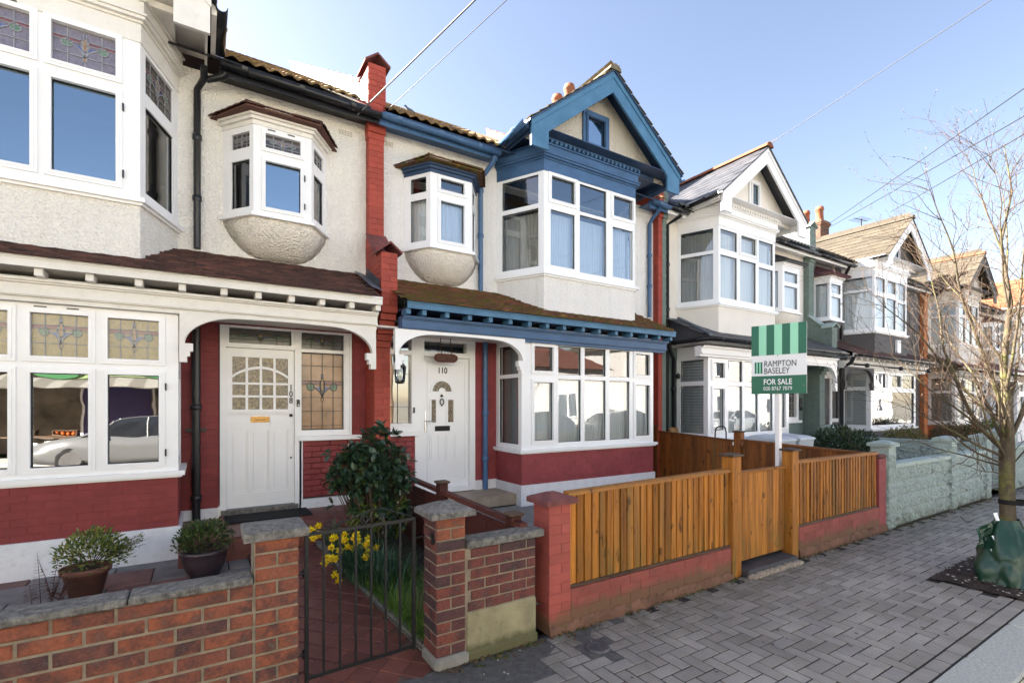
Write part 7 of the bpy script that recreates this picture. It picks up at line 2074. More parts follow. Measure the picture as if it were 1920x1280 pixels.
# daffodils
m_p = MB(); 
for k in range(6):
    a = k * math.pi / 3; d = Vector((0, math.sin(a), math.cos(a))); s_ = Vector((0, math.cos(a), -math.sin(a)))
    q = [Vector((0, 0, 0)), d * 0.018 + s_ * 0.011 + Vector((.002, 0, 0)), d * 0.018 - s_ * 0.011 + Vector((.002, 0, 0)), d * 0.036 + Vector((-.004 + .004 * (k % 2), 0, 0))]
    m_p.add(q, [(0, 1, 3, 2)])
PETAL = m_p.mesh("petals_shape", YELLOW)
m_t = MB(); m_t.smooth = True
m_t.loft([[Vector((x, rr * math.cos(t * .6283), rr * math.sin(t * .6283))) for t in range(10)] for x, rr in ((0.001, 0.009), (0.014, 0.010), (0.024, 0.012), (0.028, 0.016), (0.027, 0.013), (0.004, 0.007))], True, True)
TRUMP = m_t.mesh("trumpet_shape", YELLOW_D)
clumps = [
 ("clump of three daffodils nearest the porch, leaning over the tiled path", (1.10, 5.05), [(0.905, 5.1, .475), (0.93, 5.08, .45), (0.975, 5.12, .50), (0.95, 5.0, .44), (0.90, 4.98, .42)], 55),
 ("clump of daffodils with most blooms, in front of the dark glossy shrub", (1.15, 4.62), [(1.02, 4.70, .465), (1.05, 4.72, .47), (1.11, 4.62, .46), (1.085, 4.66, .44), (1.12, 4.58, .40), (1.19, 4.60, .47), (1.20, 4.56, .44), (1.215, 4.58, .45), (1.13, 4.7, .49), (1.22, 4.63, .49), (1.00, 4.64, .40), (1.06, 4.6, .37), (1.16, 4.52, .40), (1.286, 4.5, .43), (1.30, 4.55, .455), (1.25, 4.5, .41), (1.27, 4.42, .37), (1.33, 4.4, .405)], 90),
 ("low clump of small daffodils at the edge of the tiled path", (1.10, 4.45), [(0.92, 4.5, .36), (0.955, 4.45, .36), (0.975, 4.42, .36), (0.895, 4.44, .33), (0.94, 4.28, .27), (0.955, 4.22, .24)], 60),
 ("single daffodil bloom standing among long dark leaves in the bed", (1.22, 4.15), [(1.195, 4.25, .385)], 150),
]
for lab, (bx_, by_), fl, nb in clumps:
    t = thing("daffodil_clump", lab, "daffodils", (bx_, by_, bedz(bx_, by_)), group="daffodils in the flower bed")
    m = MB()
    for i in range(int(nb * 2.2)):
        b0 = Vector((bx_ + abs(r.gauss(0, .11)), by_ + r.gauss(0, .11), bedz(bx_, by_)))
        a = r.uniform(0, 6.28); L = r.uniform(0.24, 0.44); ln_ = Vector((math.cos(a), math.sin(a), 0)); w_ = Vector((-math.sin(a), math.cos(a), 0)) * 0.0075
        pv = []
        bend = r.uniform(0.15, 0.9)
        for k in range(5):
            f = k / 4; pv.append(b0 + ln_ * (L * f * f * bend) + Vector((0, 0, L * (f - 0.35 * bend * f * f))))
        vs = []
        for k, p in enumerate(pv): 
            ww = w_ * (1 - (k / 4) ** 3)
            vs += [p - ww, p + ww]
        m.add(vs, [(2 * k, 2 * k + 1, 2 * k + 3, 2 * k + 2) for k in range(4)])
    m.build("leaves", BLADE_DK, t, kind='stuff')
    for (fx, fy, fz) in fl:
        b0 = Vector((bx_ + r.gauss(0, .04), by_ + r.gauss(0, .04), bedz(bx_, by_)))
        tp = Vector((fx, fy, fz)); m = MB(); m.tube([b0, b0.lerp(tp, .5) + Vector((0, 0, .06)), tp + Vector((0, 0.012, 0.0))], 0.0035, 5, False); stm = m.build("stem", BLADE_DK, t)
        yaw = math.atan2(-fy, -fx) + r.uniform(-.9, .9); pit = r.uniform(-.1, .45)
        fo = inst("flower", PETAL, t, tp, (r.uniform(0, 1), pit, yaw), (1.2, 1.2, 1.2)); WPOS[fo] = tp
        tr = bpy.data.objects.new("trumpet", TRUMP); COL.objects.link(tr); tr.parent = fo
# grass and ground cover by the gate
m = MB()
for i in range(4600):
    t = r.random(); y = 3.12 + 1.15 * t ** 1.1; xl = 1.30 - 0.10 * (y - 3.1)
    x = xl + abs(r.gauss(0, 0.26)) * (1.0 if y < 3.9 else 0.8) - 0.01
    if x > 1.93: continue
    z = bedz(x, y) - 0.01; L = r.uniform(0.10, 0.30); a = r.uniform(0, 6.28); ln_ = Vector((math.cos(a), math.sin(a) - 0.25, 0)); w_ = Vector((-ln_.y, ln_.x, 0)).normalized() * r.uniform(0.0018, 0.0036); bend = r.uniform(0.3, 1.0)
    b0 = Vector((x, y, z)); vs = []
    for k in range(4):
        f = k / 3; p = b0 + ln_ * (L * f * f * bend) + Vector((0, 0, L * (f - 0.5 * bend * f * f))); ww = w_ * (1 - f ** 2 * .95); vs += [p - ww, p + ww]
    m.add(vs, [(2 * k, 2 * k + 1, 2 * k + 3, 2 * k + 2) for k in range(3)])
m.build("long_grass", GRASS, None, 'stuff')
m = MB()
for i in range(90):
    x, y = r.gauss(1.42, .05), r.gauss(3.35, .10); z = bedz(x, y); a = r.uniform(0, 6.28); L = r.uniform(.25, .5)
    d_ = Vector((math.cos(a) * .3, math.sin(a) * .3 - .15, 1)).normalized(); b0 = Vector((x, y, z)); w_ = Vector((-math.sin(a), math.cos(a), 0)) * .002
    e_ = b0 + d_ * L * .6; f_ = b0 + d_ * L + Vector((math.cos(a), math.sin(a), -.6)) * .06
    m.add([b0 - w_, b0 + w_, e_ + w_, e_ - w_, f_], [(0, 1, 2, 3), (3, 2, 4)])
m.build("dry_stalks", simple("dry_straw", (0.30, 0.24, 0.14), 0.9, 0.3, 30), None, 'stuff')

def small_shrub(name, label, cat, c, rx, ry, rz_, n, L, mat, stems=14, group=None, up=0.4, flat=0.3, clump=1.0):
    t = thing(name, label, cat, c, group=group)
    m = MB(); C = Vector(c)
    sp = [rv() for _ in range(max(8, int(n / 40)))]
    for i in range(n):
        s_ = r.choice(sp); v = (s_ + rv() * 0.45 * clump); v.z = abs(v.z) * 1.0 - flat * r.random()
        v = v.normalized() * r.uniform(0.55, 1.08)
        p = C + Vector((v.x * rx, v.y * ry, v.z * rz_ + rz_ * 0.25))
        d = (v + rv() * 0.7 + Vector((0, 0, up))).normalized(); l_ = L * r.uniform(.7, 1.3)
        leaf_geo(m, p, d, (Vector((0, 0, 1)) + rv() * .6).normalized(), l_, l_ * .45)
    m.build("foliage", mat, t, kind='stuff')
    m = MB()
    for i in range(stems):
        s_ = r.choice(sp); m.tube([C, C + Vector((s_.x * rx * .5, s_.y * ry * .5, abs(s_.z) * rz_ * .5)), C + Vector((s_.x * rx, s_.y * ry, abs(s_.z) * rz_))], [0.005, 0.004, 0.002], 4, False)
    m.build("stems", STEMW, t)
    return t
# pots in the garden of 108
pA = Vector((-0.80, 5.25, 0.14)); pB = Vector((0.02, 5.27, 0.14))
t = thing("flower_pot", "old tapered clay flower pot standing on the slabs behind the long brick wall", "pot", pA)
m = MB(); m.lathe(pA, [(0, 0), (0.105, 0), (0.15, 0.19), (0.165, 0.19), (0.172, 0.235), (0.155, 0.24), (0.148, 0.20), (0, 0.20)], 20); m.build("pot", POT_CLAY, t)
m = MB(); m.lathe(pA + Vector((0, 0, 0.2005)), [(0.147, 0), (0.08, 0.015), (0, 0.02)], 14); m.build("soil", SOIL, t)
t = thing("flower_pot", "round glossy dark plum flower pot standing beside the brick end pier", "pot", pB)
m = MB(); m.lathe(pB, [(0, 0), (0.11, 0), (0.155, 0.08), (0.178, 0.16), (0.176, 0.20), (0.190, 0.215), (0.190, 0.245), (0.168, 0.25), (0.160, 0.21), (0, 0.21)], 22); m.build("pot", POT_GLAZE, t)
m = MB(); m.lathe(pB + Vector((0, 0, 0.2105)), [(0.158, 0), (0, 0.02)], 14); m.build("soil", SOIL, t)
small_shrub("potted_shrub", "variegated yellow green shrub with straggling shoots growing in the clay pot", "shrub", (pA.x + 0.04, pA.y, pA.z + 0.23), 0.25, 0.2, 0.23, 1500, 0.034, LEAF_VAR)
t2 = thing("shrub_shoots", "long leafy shoots leaning right from the shrub in the clay pot", "shrub", (pA.x + .15, pA.y, pA.z + .3))
m = MB(); ms_ = MB()
for k in range(9):
    a = r.uniform(-.5, .6); A = Vector((pA.x + .1, pA.y, pA.z + .26)); Bq = A + Vector((0.26 + .06 * r.random(), a * .12, .10 + .12 * r.random()))
    ms_.tube([A, A.lerp(Bq, .5) + Vector((0, 0, .02)), Bq], [.003, .0025, .0015], 4, False)
    for i in range(18):
        leaf_geo(m, A.lerp(Bq, .25 + .75 * i / 17), (rv() + Vector((.6, 0, .3))).normalized(), Vector((0, 0, 1)), .024, .011)
m.build("foliage", LEAF_VAR, t2, kind='stuff'); ms_.build("stems", STEMW, t2)
small_shrub("potted_shrub", "round bushy green shrub growing in the glossy dark pot", "shrub", (pB.x, pB.y, pB.z + 0.24), 0.225, 0.2, 0.20, 1600, 0.033, LEAF_BOX)
t = thing("dried_fern", "dried brown fern standing beside the clay pot behind the brick wall", "fern", (-1.0, 5.1, 0.14))
for k in range(9):
    m = MB(); a = r.uniform(0, 6.28); b0 = Vector((-0.99 + r.gauss(0, .05), 5.05 + r.gauss(0, .05), .14)); H = r.uniform(.22, .46); tip = b0 + Vector((math.cos(a) * .09, math.sin(a) * .09, H))
    m.tube([b0, b0.lerp(tip, .6) + Vector((0, 0, .03)), tip], [.003, .0025, .001], 4, False)
    for i in range(13):
        p = b0.lerp(tip, .3 + .7 * i / 12); L = .055 * (1 - i / 16)
        for sg in (-1, 1): leaf_geo(m, p, Vector((-math.sin(a) * sg, math.cos(a) * sg, .25 + r.uniform(-.3, .3))), Vector((0, 0, 1)), L, L * .35)
    m.build("frond", FERN_DRY, t)
# hedges and bushes further along
small_shrub("ivy_bush", "dark green bush growing before the grey green porch wall", "bush", (11.9, 5.2, 0.55), 0.95, 0.6, 0.50, 2600, 0.075, LEAF_IVY)
small_shrub("golden_hedge", "low yellow green clipped hedge in front of the charcoal bay window", "hedge", (15.3, 5.3, 0.62), 1.0, 0.35, 0.38, 2600, 0.05, LEAF_HEDGE)
small_shrub("red_hedge", "low reddish brown hedge beyond the side wall, left of the evergreen bush", "hedge", (18.4, 5.2, 0.6), 1.1, 0.4, 0.42, 2000, 0.06, LEAF_RED)
small_shrub("evergreen_bush", "low dark evergreen bush beyond the pale green wall, near the tree trunk", "bush", (19.4, 4.8, 0.5), 0.9, 0.6, 0.55, 2200, 0.07, LEAF_BOX)

# ================================================================== street tree
def barkmat():
    b = NB("pale_smooth_bark"); v = b.pos((1, 1, .5))
    c = b.ramp(b.noise(v, 18, 6, .7), [(.3, (.065, .05, .035)), (.7, (.13, .105, .07))])
    g = b.ramp(b.noise(b.pos(), 5, 5, .7), [(.52, 0), (.68, .7)])
    c = b.mix(g, c, (.20, .21, .05))
    b.principled(c, .85, 0, .2, b.bump(b.noise(v, 60, 5, .7), .6, .008)); return b.m
BARK = barkmat()
TWIG = simple("pale_brown_twig", (0.085, 0.055, 0.034), 0.8, 0.25, 20)
tree = thing("street_tree", "bare young street tree with upswept pale twigs at the right edge of the pavement", "tree", (TREE[0], TREE[1], 0))
r = random.Random(5)
T0 = Vector((TREE[0], TREE[1], 0))
twigs = MB(); buds = MB()
def curve(p, d, L, n, wob, upb):
    pts = [p.copy()]; d = d.normalized()
    for i in range(n):
        d = (d + Vector((r.gauss(0, wob), r.gauss(0, wob), r.gauss(0, wob) + upb))).normalized()
        p = p + d * (L / n); pts.append(p.copy())
    return pts
def twig(p, d, L, rad, depth):
    n = max(3, int(L / 0.09)); pts = curve(p, d, L, n, 0.10, 0.035)
    twigs.tube(pts, [rad * (1 - 0.75 * i / n) for i in range(n + 1)], 4, False)
    for i in range(1, n + 1):
        if r.random() < 0.75:
            dd = (pts[i] - pts[i - 1]).normalized(); s_ = dd.orthogonal().normalized(); s_.rotate(Matrix.Rotation(r.uniform(0, 6.28), 3, dd)); b0 = pts[i]; q = (dd + s_ * .8).normalized() * r.uniform(.010, .02)
            w_ = dd.cross(q).normalized() * .0028
            buds.add([b0 + w_, b0 - w_, b0 + q * .6 - w_ * .8, b0 + q, b0 + q * .6 + w_ * .8], [(0, 1, 2, 3, 4)])
    if depth > 0:
        k = r.randint(2, 3) if L > .4 else r.randint(1, 2)
        for _ in range(k):
            i = r.randint(1, n); dd = (pts[i] - pts[i - 1]).normalized()
            s_ = dd.orthogonal().normalized(); s_.rotate(Matrix.Rotation(r.uniform(0, 6.28), 3, dd))
            twig(pts[i], (dd * .8 + s_ * r.uniform(.45, .9) + Vector((0, 0, .18))).normalized(), L * r.uniform(.35, .6), rad * .6, depth - 1)
tp = [T0 + Vector((0, 0, -0.02)), T0 + Vector((.006, 0, .4)), T0 + Vector((-.004, .01, .9)), T0 + Vector((.0, .01, 1.25)), T0 + Vector((.03, .01, 1.6)), T0 + Vector((-.02, .03, 2.1)), T0 + Vector((.07, .0, 2.7)), T0 + Vector((.03, .06, 3.3)), T0 + Vector((.12, .0, 3.8)), T0 + Vector((.08, .05, 4.3))]
tr_ = [.072, .062, .058, .060, .040, .029, .020, .013, .008, .003]
m = MB(); m.tube(tp, tr_, 14); m.build("trunk", BARK, tree)
camv = Vector((math.cos(R(32.3)), -math.sin(R(32.3)), 0))    # across the picture
dep = Vector((math.sin(R(32.3)), math.cos(R(32.3)), 0))
limbs = [(1.16, -1.0, .1, .42, 1.25, .024), (1.24, -.8, .3, .75, 1.5, .026), (1.35, -.7, -.4, .7, 1.3, .024), (1.10, -0.95, .2, .30, 1.05, .020), (1.15, -.75, -.5, .62, 1.15, .022), (1.22, -.55, .5, 1.0, 2.2, .036), (1.26, .1, .6, 1.1, 2.0, .032), (1.30, .5, -.3, 1.1, 2.2, .036), (1.30, -.35, -.35, 1.15, 2.6, .038), (1.45, -.65, .2, 1.0, 1.9, .028), (1.55, .55, .4, 1.1, 1.8, .026),
         (1.75, -.42, -.3, 1.2, 2.0, .026), (1.9, .35, .4, 1.2, 1.9, .024), (2.1, -.45, .35, 1.1, 1.7, .021), (2.35, .45, -.35, 1.1, 1.6, .02), (2.6, -.35, -.2, 1.2, 1.5, .018), (2.95, .3, .3, 1.1, 1.3, .015), (3.2, -.3, .3, 1.2, 1.2, .014), (1.02, .6, .3, .35, .8, .016), (1.08, -.6, .6, .25, .9, .016), (1.0, -.8, -.3, .12, .75, .012)]
def tpos(z):
    for a, b in zip(tp[:-1], tp[1:]):
        if a.z <= z - T0.z <= b.z: return a.lerp(b, (z - a.z) / (b.z - a.z))
    return tp[-1]
for z, ax, dy, up, L, rad in limbs:
    d = (camv * ax + dep * dy + Vector((0, 0, up))).normalized()
    n = max(6, int(L / .14)); rad *= .60; pts = curve(tpos(z), d, L, n, .075, .055)
    m = MB(); m.tube(pts, [rad * (1 - .86 * i / n) for i in range(n + 1)], 8, False); m.build("branch", BARK, tree)
    for i in range(2, n + 1):
        for _ in range(2 if r.random() < .85 else 1):
            dd = (pts[i] - pts[i - 1]).normalized(); s_ = dd.orthogonal().normalized(); s_.rotate(Matrix.Rotation(r.uniform(0, 6.28), 3, dd))
            twig(pts[i], (dd * .85 + s_ * r.uniform(.4, .9) + Vector((0, 0, .2))).normalized(), r.uniform(.3, .75) * min(1, .5 + L / 3), max(.0030, rad * .26 * (1 - .5 * i / n)), 2)
for z in [1.0 + .09 * i for i in range(34)]:
    d = (camv * r.uniform(-1, 1) + dep * r.uniform(-1, 1) + Vector((0, 0, .7))).normalized(); twig(tpos(z), d, r.uniform(.25, .6), .005, 1)
twigs.build("twigs", TWIG, tree, kind='stuff')
buds.build("buds", simple("tan_bud", (0.12, 0.075, 0.042), 0.7, 0.3, 30), tree, kind='stuff')
# stake with tie
sk = thing("tree_stake", "round timber stake tied to the street tree with a black rubber strap", "stake", (6.77, 1.30, 0))
m = MB(); m.tube([(6.77, 1.30, 0), (6.77, 1.30, .5), (6.775, 1.30, 1.0), (6.775, 1.30, 1.28)], [.052, .05, .049, .047], 14); m.build("post", timber("pale_stake_timber", (0.30, 0.19, 0.11), (0.48, 0.33, 0.20), green=0.0, rnd=.1), sk)
m = MB(); m.tube([(6.775, 1.30, 1.13), (6.775, 1.30, 1.20)], .052, 14); m.build("yellow_band", simple("yellow_tape", (0.45, 0.36, 0.03), .5, .1), sk)
m = MB()
ring_ = []
for t in range(28):
    a = 2 * math.pi * t / 28; e = Vector((math.cos(a), math.sin(a), 0)); cA, cB = Vector((6.68, 1.47, 0)), Vector((6.773, 1.30, 0)); ax = (cB - cA).normalized()
    ring_.append((cB if e.dot(ax) > 0 else cA) + e * (.060 if e.dot(ax) > 0 else .068))
m.loft([[(p.x, p.y, z) for p in ring_] for z in (.72, .765)], True, False); m.build("strap", RUBBER, sk)
m = MB(); m.lathe((6.76, 1.215, 0.0), [(0, 0), (.075, 0), (.085, .10), (.06, .14), (0, .15)], 12); m.build("ground_sleeve", simple("blue_grey_plastic", (.05, .065, .10), .5, .15), sk)
# green watering bag round the foot of the tree
wb = thing("watering_bag", "dark green plastic tree watering bag slumped round the foot of the street tree", "bag", (6.52, 1.50, 0.03))
rb = random.Random(12); rings = []; NN = 52
import mathutils.noise as mn
for k in range(19):
    f = k / 18; z = .02 + .56 * f
    c = Vector((6.50, 1.40, 0)).lerp(Vector((6.65, 1.465, 0)), min(1, f * 1.15)); R_ = .30 * (1 - f) ** 1.1 + .105 * f + .05 * math.sin(f * 3.1)
    rg = []
    for i in range(NN):
        a = 2 * math.pi * i / NN
        crease = mn.noise(Vector((math.cos(a) * 1.6 + 3, math.sin(a) * 1.6, f * 2.2))) * .16 + abs(mn.noise(Vector((math.cos(a) * 2.1 + f * 1.5, math.sin(a) * 2.1 + 5, f * 2.0)))) * .34 + abs(mn.noise(Vector((math.cos(a) * 4.5 - f * 4, math.sin(a) * 4.5, f * 4)))) * .10 - .14
        rr = R_ * (1 + crease * (1.2 - .5 * f)); rg.append((c.x + math.cos(a) * rr, c.y + math.sin(a) * rr * .86, z + mn.noise(Vector((a, f * 3, 9))) * .02 * (1 if f > .1 else 0)))
    rings.append(rg)
m = MB(); m.smooth = True; m.loft(rings, True, False); m.smooth = False
BAG = simple("dark_green_tarpaulin", (0.010, 0.048, 0.026), 0.38, 0.2, 9, 0.25, 50, spec=0.6); m.build("bag", BAG, wb)
m = MB()                                                     # loose flap on the left
A = Vector((6.60, 1.55, .56)); L_ = -camv
fl = [[A + L_ * (.22 * j / 5) + Vector((0, 0, -.10 * (j / 5) ** 2 + .015 - (.30 - .12 * j / 5) * i / 5)) + dep * (.02 * math.sin(j * 1.7 + i) - .06) for j in range(6)] for i in range(6)]
m.loft(fl, False, False); m.build("flap", BAG, wb)
m = MB()
q = A + L_ * .10 - dep * .075
for (dx, dz, w_, h_) in ((.0, .02, .035, .075), (.035, -.17, .075, .05), (.06, -.29, .06, .045)):
    p = q + L_ * dx + Vector((0, 0, dz)); p -= dep * (.05 + .11 * (-dz)); 
    m.add([p, p + camv * w_, p + camv * w_ * .9 + Vector((0, 0, h_)) + dep * .02, p + Vector((0, 0, h_ * .9)) - camv * .01 + dep * .02], [(0, 1, 2, 3)])
m.build("white_tag", SG_W, wb)
m = MB(); p = A + L_ * .20; m.tube([p, p + L_ * .06 + Vector((0, 0, -.03)), p + L_ * .11 + Vector((0, 0, .01)), p + L_ * .13 + Vector((0, 0, .03))], .004, 5); m.build("drawstring", BLACK, wb)
# ================================================================== overhead cables, bird, aerial
CABLE = simple("pale_cable_sheath", (0.16, 0.16, 0.16), 0.5, 0.1); CABLE_D = simple("dark_cable_sheath", (0.025, 0.025, 0.03), 0.5, 0.1)
POLE = (7.3, -8.4, 8.9)
pole = thing("telegraph_pole", "tall timber telegraph pole on the far pavement opposite the houses", "pole", (7.3, -8.4, 0))
m = MB(); m.tube([(7.3, -8.4, 0), (7.3, -8.4, 5), (7.3, -8.4, 9.1)], [.15, .13, .11], 12); m.build("post", TIMBER_DK, pole)
def cable(label, a, b, r_=.008, sag=.25, mat=None, n=22):
    a, b = Vector(a), Vector(b)
    m = MB(); m.tube([a.lerp(b, i / n) - Vector((0, 0, sag * 4 * (i / n) * (1 - i / n))) for i in range(n + 1)], r_, 6)
    o = m.build("overhead_cable", mat or CABLE_D); _props(o, label, "cable", "overhead cables across the street"); return o
cable("pale thick overhead cable crossing in front of the red pier to the cream eaves", (1.70, 6.50, 5.45), (6.7, -8.2, 8.9), .010, .12, CABLE)
cable("dark overhead cable running up from the blue gutter over the roof", (2.10, 6.30, 5.60), (6.9, -8.3, 8.8), .0045, .12)
cable("thin overhead cable rising from the white gable peak", (9.8, 5.66, 7.0), (7.9, -8.3, 8.7), .006, .10)
for lab, px in (("highest of the three overhead cables rising to the right from the sooty chimney", ((16.2, 7.5, 7.2), (9.6, 1.95, 6.1))), ("middle one of the three overhead cables rising to the right from the sooty chimney", ((16.4, 7.6, 7.15), (9.6, 1.95, 5.72))), ("lowest of the three overhead cables rising to the right, over the beige roof", ((17.0, 6.2, 7.3), (9.6, 1.95, 5.47)))):
    a, b = Vector(px[0]), Vector(px[1]); d_ = b - a
    cable(lab, a, b + d_ * 1.35, .008, .05)
bird = thing("pigeon", "grey pigeon perched on the roof edge above the blue gutter", "bird", (3.39, 9.0, 7.2))
m = MB(); m.smooth = True
c = Vector((3.39, 9.0, 7.285))
sec = [(-.20, .004, .0), (-.13, .022, -.005), (-.06, .048, 0), (0, .058, .012), (.05, .048, .03), (.085, .03, .06), (.10, .026, .085), (.125, .020, .098), (.142, .006, .092), (.16, .002, .088)]
m.loft([[(c.x - x * .9, c.y + rr * math.cos(t * .785) * .8, c.z + z + rr * math.sin(t * .785)) for t in range(8)] for x, rr, z in sec], True, True)
m.build("body", simple("grey_feathers", (.10, .11, .14), .7, .3, 40), bird)
m = MB()
for sg in (-1, 1): m.tube([(c.x, c.y + .015 * sg, c.z - .04), (c.x - .005, c.y + .015 * sg, c.z - .085)], .005, 5)
m.build("legs", simple("pink_bird_leg", (.35, .12, .10), .7), bird)
ae = thing("tv_aerial", "small television aerial on the roof behind the bare street tree", "aerial", (22.0, 9.0, 8.0))
m = MB(); m.tube([(22, 9, 6.6), (22, 9, 9.0)], .02, 6); m.tube([(21.4, 9, 8.9), (22.5, 9, 9.0)], .012, 5)
for i in range(6): m.tube([(21.5 + .17 * i, 8.75, 8.91 + .015 * i), (21.5 + .17 * i, 9.25, 8.91 + .015 * i)], .007, 4)
m.build("aerial", DARKMETAL, ae)

# ================================================================== the far side of the street (seen in the window panes)
OPP_W = simple("sunlit_white_render", (0.62, 0.61, 0.58), 0.85, 0.05, 1, .2, 60)
OPP_B = simple("far_cream_render", (0.72, 0.67, 0.58), 0.9, 0.2, 3)
SHOPGREEN = simple("shop_green_fascia", (0.03, 0.13, 0.045), 0.5, 0.08, 2); LIME = simple("pale_lime_panel", (0.20, 0.27, 0.12), 0.5, .08, 2)
PURPLE = simple("purple_shop_panel", (0.05, 0.035, 0.12), 0.5, .15, 2)
def opp_house(label, x0, x1, zt, wall, roofm, y=-9.7, hip=True):
    t = thing("house_opposite", label, "house", ((x0 + x1) / 2, y, 0), group="buildings on the far side of the street")
    m = MB(); m.box(x0, x1, y - 8, y, 0, zt); m.build("wall", wall, t)
    m = MB(); a, b = x0 - .3, x1 + .3; zr = zt + 2.2; e = 2.6 if hip else 0
    v = [(a, y + .35, zt), (b, y + .35, zt), (b, y - 8.3, zt), (a, y - 8.3, zt), (a + e, y - 4, zr), (b - e, y - 4, zr)]
    m.add(v, [(0, 1, 5, 4), (1, 2, 5), (2, 3, 4, 5), (3, 0, 4), (3, 2, 1, 0)]); m.build("roof", roofm, t)
    k = 0; x = x0 + 1.0
    while x < x1 - 1.8:
        for z in ((0.9, 2.3), (3.6, 4.9)):
            if z[1] < zt - .3:
                m = MB(); ring(m, x, x + 1.5, z[0], z[1], .09, y + .001, y + .06); m.box(x + .70, x + .80, y + .002, y + .055, z[0] + .09, z[1] - .09); wn = m.build("window", WHITE, t)
                m = MB(); m.box(x + .09, x + 1.41, y + .003, y + .02, z[0] + .09, z[1] - .09); m.build("pane", simple("far_pane_%d_%d" % (int(x * 10), int(z[0] * 10)), (.05, .06, .08), .1, .2), wn)
        x += 3.2
    return t
opp_house("low white rendered building with tiled hipped roof opposite, mirrored in the bay windows", 12.5, 20.5, 3.7, OPP_W, TILE_A)
opp_house("white rendered two storey house opposite, mirrored in the bay windows on the right", 23.5, 33.5, 5.4, OPP_W, TILE_BEIGE)
opp_house("long white rendered terrace opposite, farthest along the street", 36, 60, 5.6, OPP_W, TILE_A)
sp_ = thing("corner_shop", "shop opposite with green fascia and striped awning, mirrored in the stained glass bay", "shop", (-5, -9.7, 0))
m = MB(); m.box(-18, 6.5, -18, -12.2, 0, 6.2); m.box(-18, 6.5, -12.2, -9.75, 3.4, 6.2); m.box(6.0, 6.5, -12.2, -9.7, 0, 3.4); m.box(-18, -17.5, -12.2, -9.7, 0, 3.4); m.build("wall", OPP_B, sp_)
m = MB(); m.box(-18, 6.5, -9.75, -9.45, 2.62, 3.55); m.build("fascia", LIME, sp_)
m = MB()
for cx in (-4.2, -1.0, 2.2):
    m.opoly((cx, -9.42, -1, 0, 0, -1), [(1.3 * math.cos(t * .2618), 3.12 + .52 * math.sin(t * .2618)) for t in range(24)], -.02, .028)
m.build("oval_sign", SHOPGREEN, sp_)
text_obj("lettering", "TD", .5, (-2.5, -9.38, 3.0), (R(90), 0, R(180)), WHITE, sp_, .01)
m = MB(); m2 = MB()
for k in range(60):
    x = -17.6 + k * .4; q = m if k % 2 else m2
    q.hexa([(x, -9.44, 2.55), (x + .4, -9.44, 2.55), (x + .4, -7.9, 2.22), (x, -7.9, 2.22), (x, -9.44, 2.58), (x + .4, -9.44, 2.58), (x + .4, -7.9, 2.25), (x, -7.9, 2.25)])
AWN = simple("grey_awning_canvas", (0.13, 0.12, 0.105), .8, .1); AWN2 = simple("pale_awning_canvas", (0.22, 0.21, 0.19), .8, .1)
m.build("awning_stripe", AWN, sp_); m2.build("awning_stripe", AWN2, sp_)
m = MB()
for k in range(9): m.box(-17.6, 6.2, -9.38 + k * .17, -9.34 + k * .17, 2.50 - k * .037, 2.53 - k * .037)
m.build("awning_rib", WHITE_OLD, sp_)
m = MB(); m.box(-17.5, 6.0, -12.2, -12.0, 0, 3.4); m.build("shop_interior", simple("shop_back_wall", (.24, .20, .16), .9, .6, 2.2), sp_)
m = MB(); m.box(-3.4, -1.55, -9.9, -9.7, 0.1, 2.4); m.build("door_panel", PURPLE, sp_)
m = MB()
for x in (-6.8, -3.45, -1.5, .55, 3.0): m.box(x, x + .07, -9.75, -9.68, 0, 2.6)
m.build("shop_front_post", WHITE_OLD, sp_)
cols = [(.55, .05, .03), (.60, .32, .03), (.55, .50, .08), (.10, .35, .06), (.60, .14, .03)]
for i in range(12):
    x = -7.5 + i * .95
    if -3.5 < x < -1.6: continue
    c = cols[i % 5]
    b = thing("fruit_crate", "crate of %s produce %s the purple shop door opposite" % (["red", "orange", "yellow", "green", "scarlet"][i % 5], "right of" if x < -2.5 else "left of"), "crate", (x, -9.0, .7), group="crates of produce outside the shop opposite")
    m = MB(); ring(m, x - .3, x + .3, .70, .86, .02, -9.3, -8.75); m.box(x - .3, x + .3, -9.3, -8.75, .68, .70); m.build("crate", TIMBER_DK, b)
    m = MB()
    for kx in range(4):
        for ky in range(3): m.lathe((x - .21 + kx * .14, -9.2 + ky * .17, .72), [(0, 0), (.06, .03), (.068, .08), (.05, .13), (0, .14)], 7)
    m.build("fruit", simple("fruit_colour_%d" % i, c, .4, .1), b)
for i, x in enumerate((-5.6, 0.6)):
    tb = thing("stall_table", "trestle table under produce crates outside the shop opposite, %s" % ("left of its purple door" if i else "right of its purple door"), "table", (x, -9.0, 0))
    m = MB(); m.box(x - 2.3, x + 2.3, -9.35, -8.7, .63, .675); m.build("table_top", TIMBER_DK, tb)
    for dx in (-2.1, 2.1):
        m = MB(); m.box(x + dx - .04, x + dx + .04, -9.3, -8.75, 0, .63); m.build("leg", TIMBER_DK, tb)

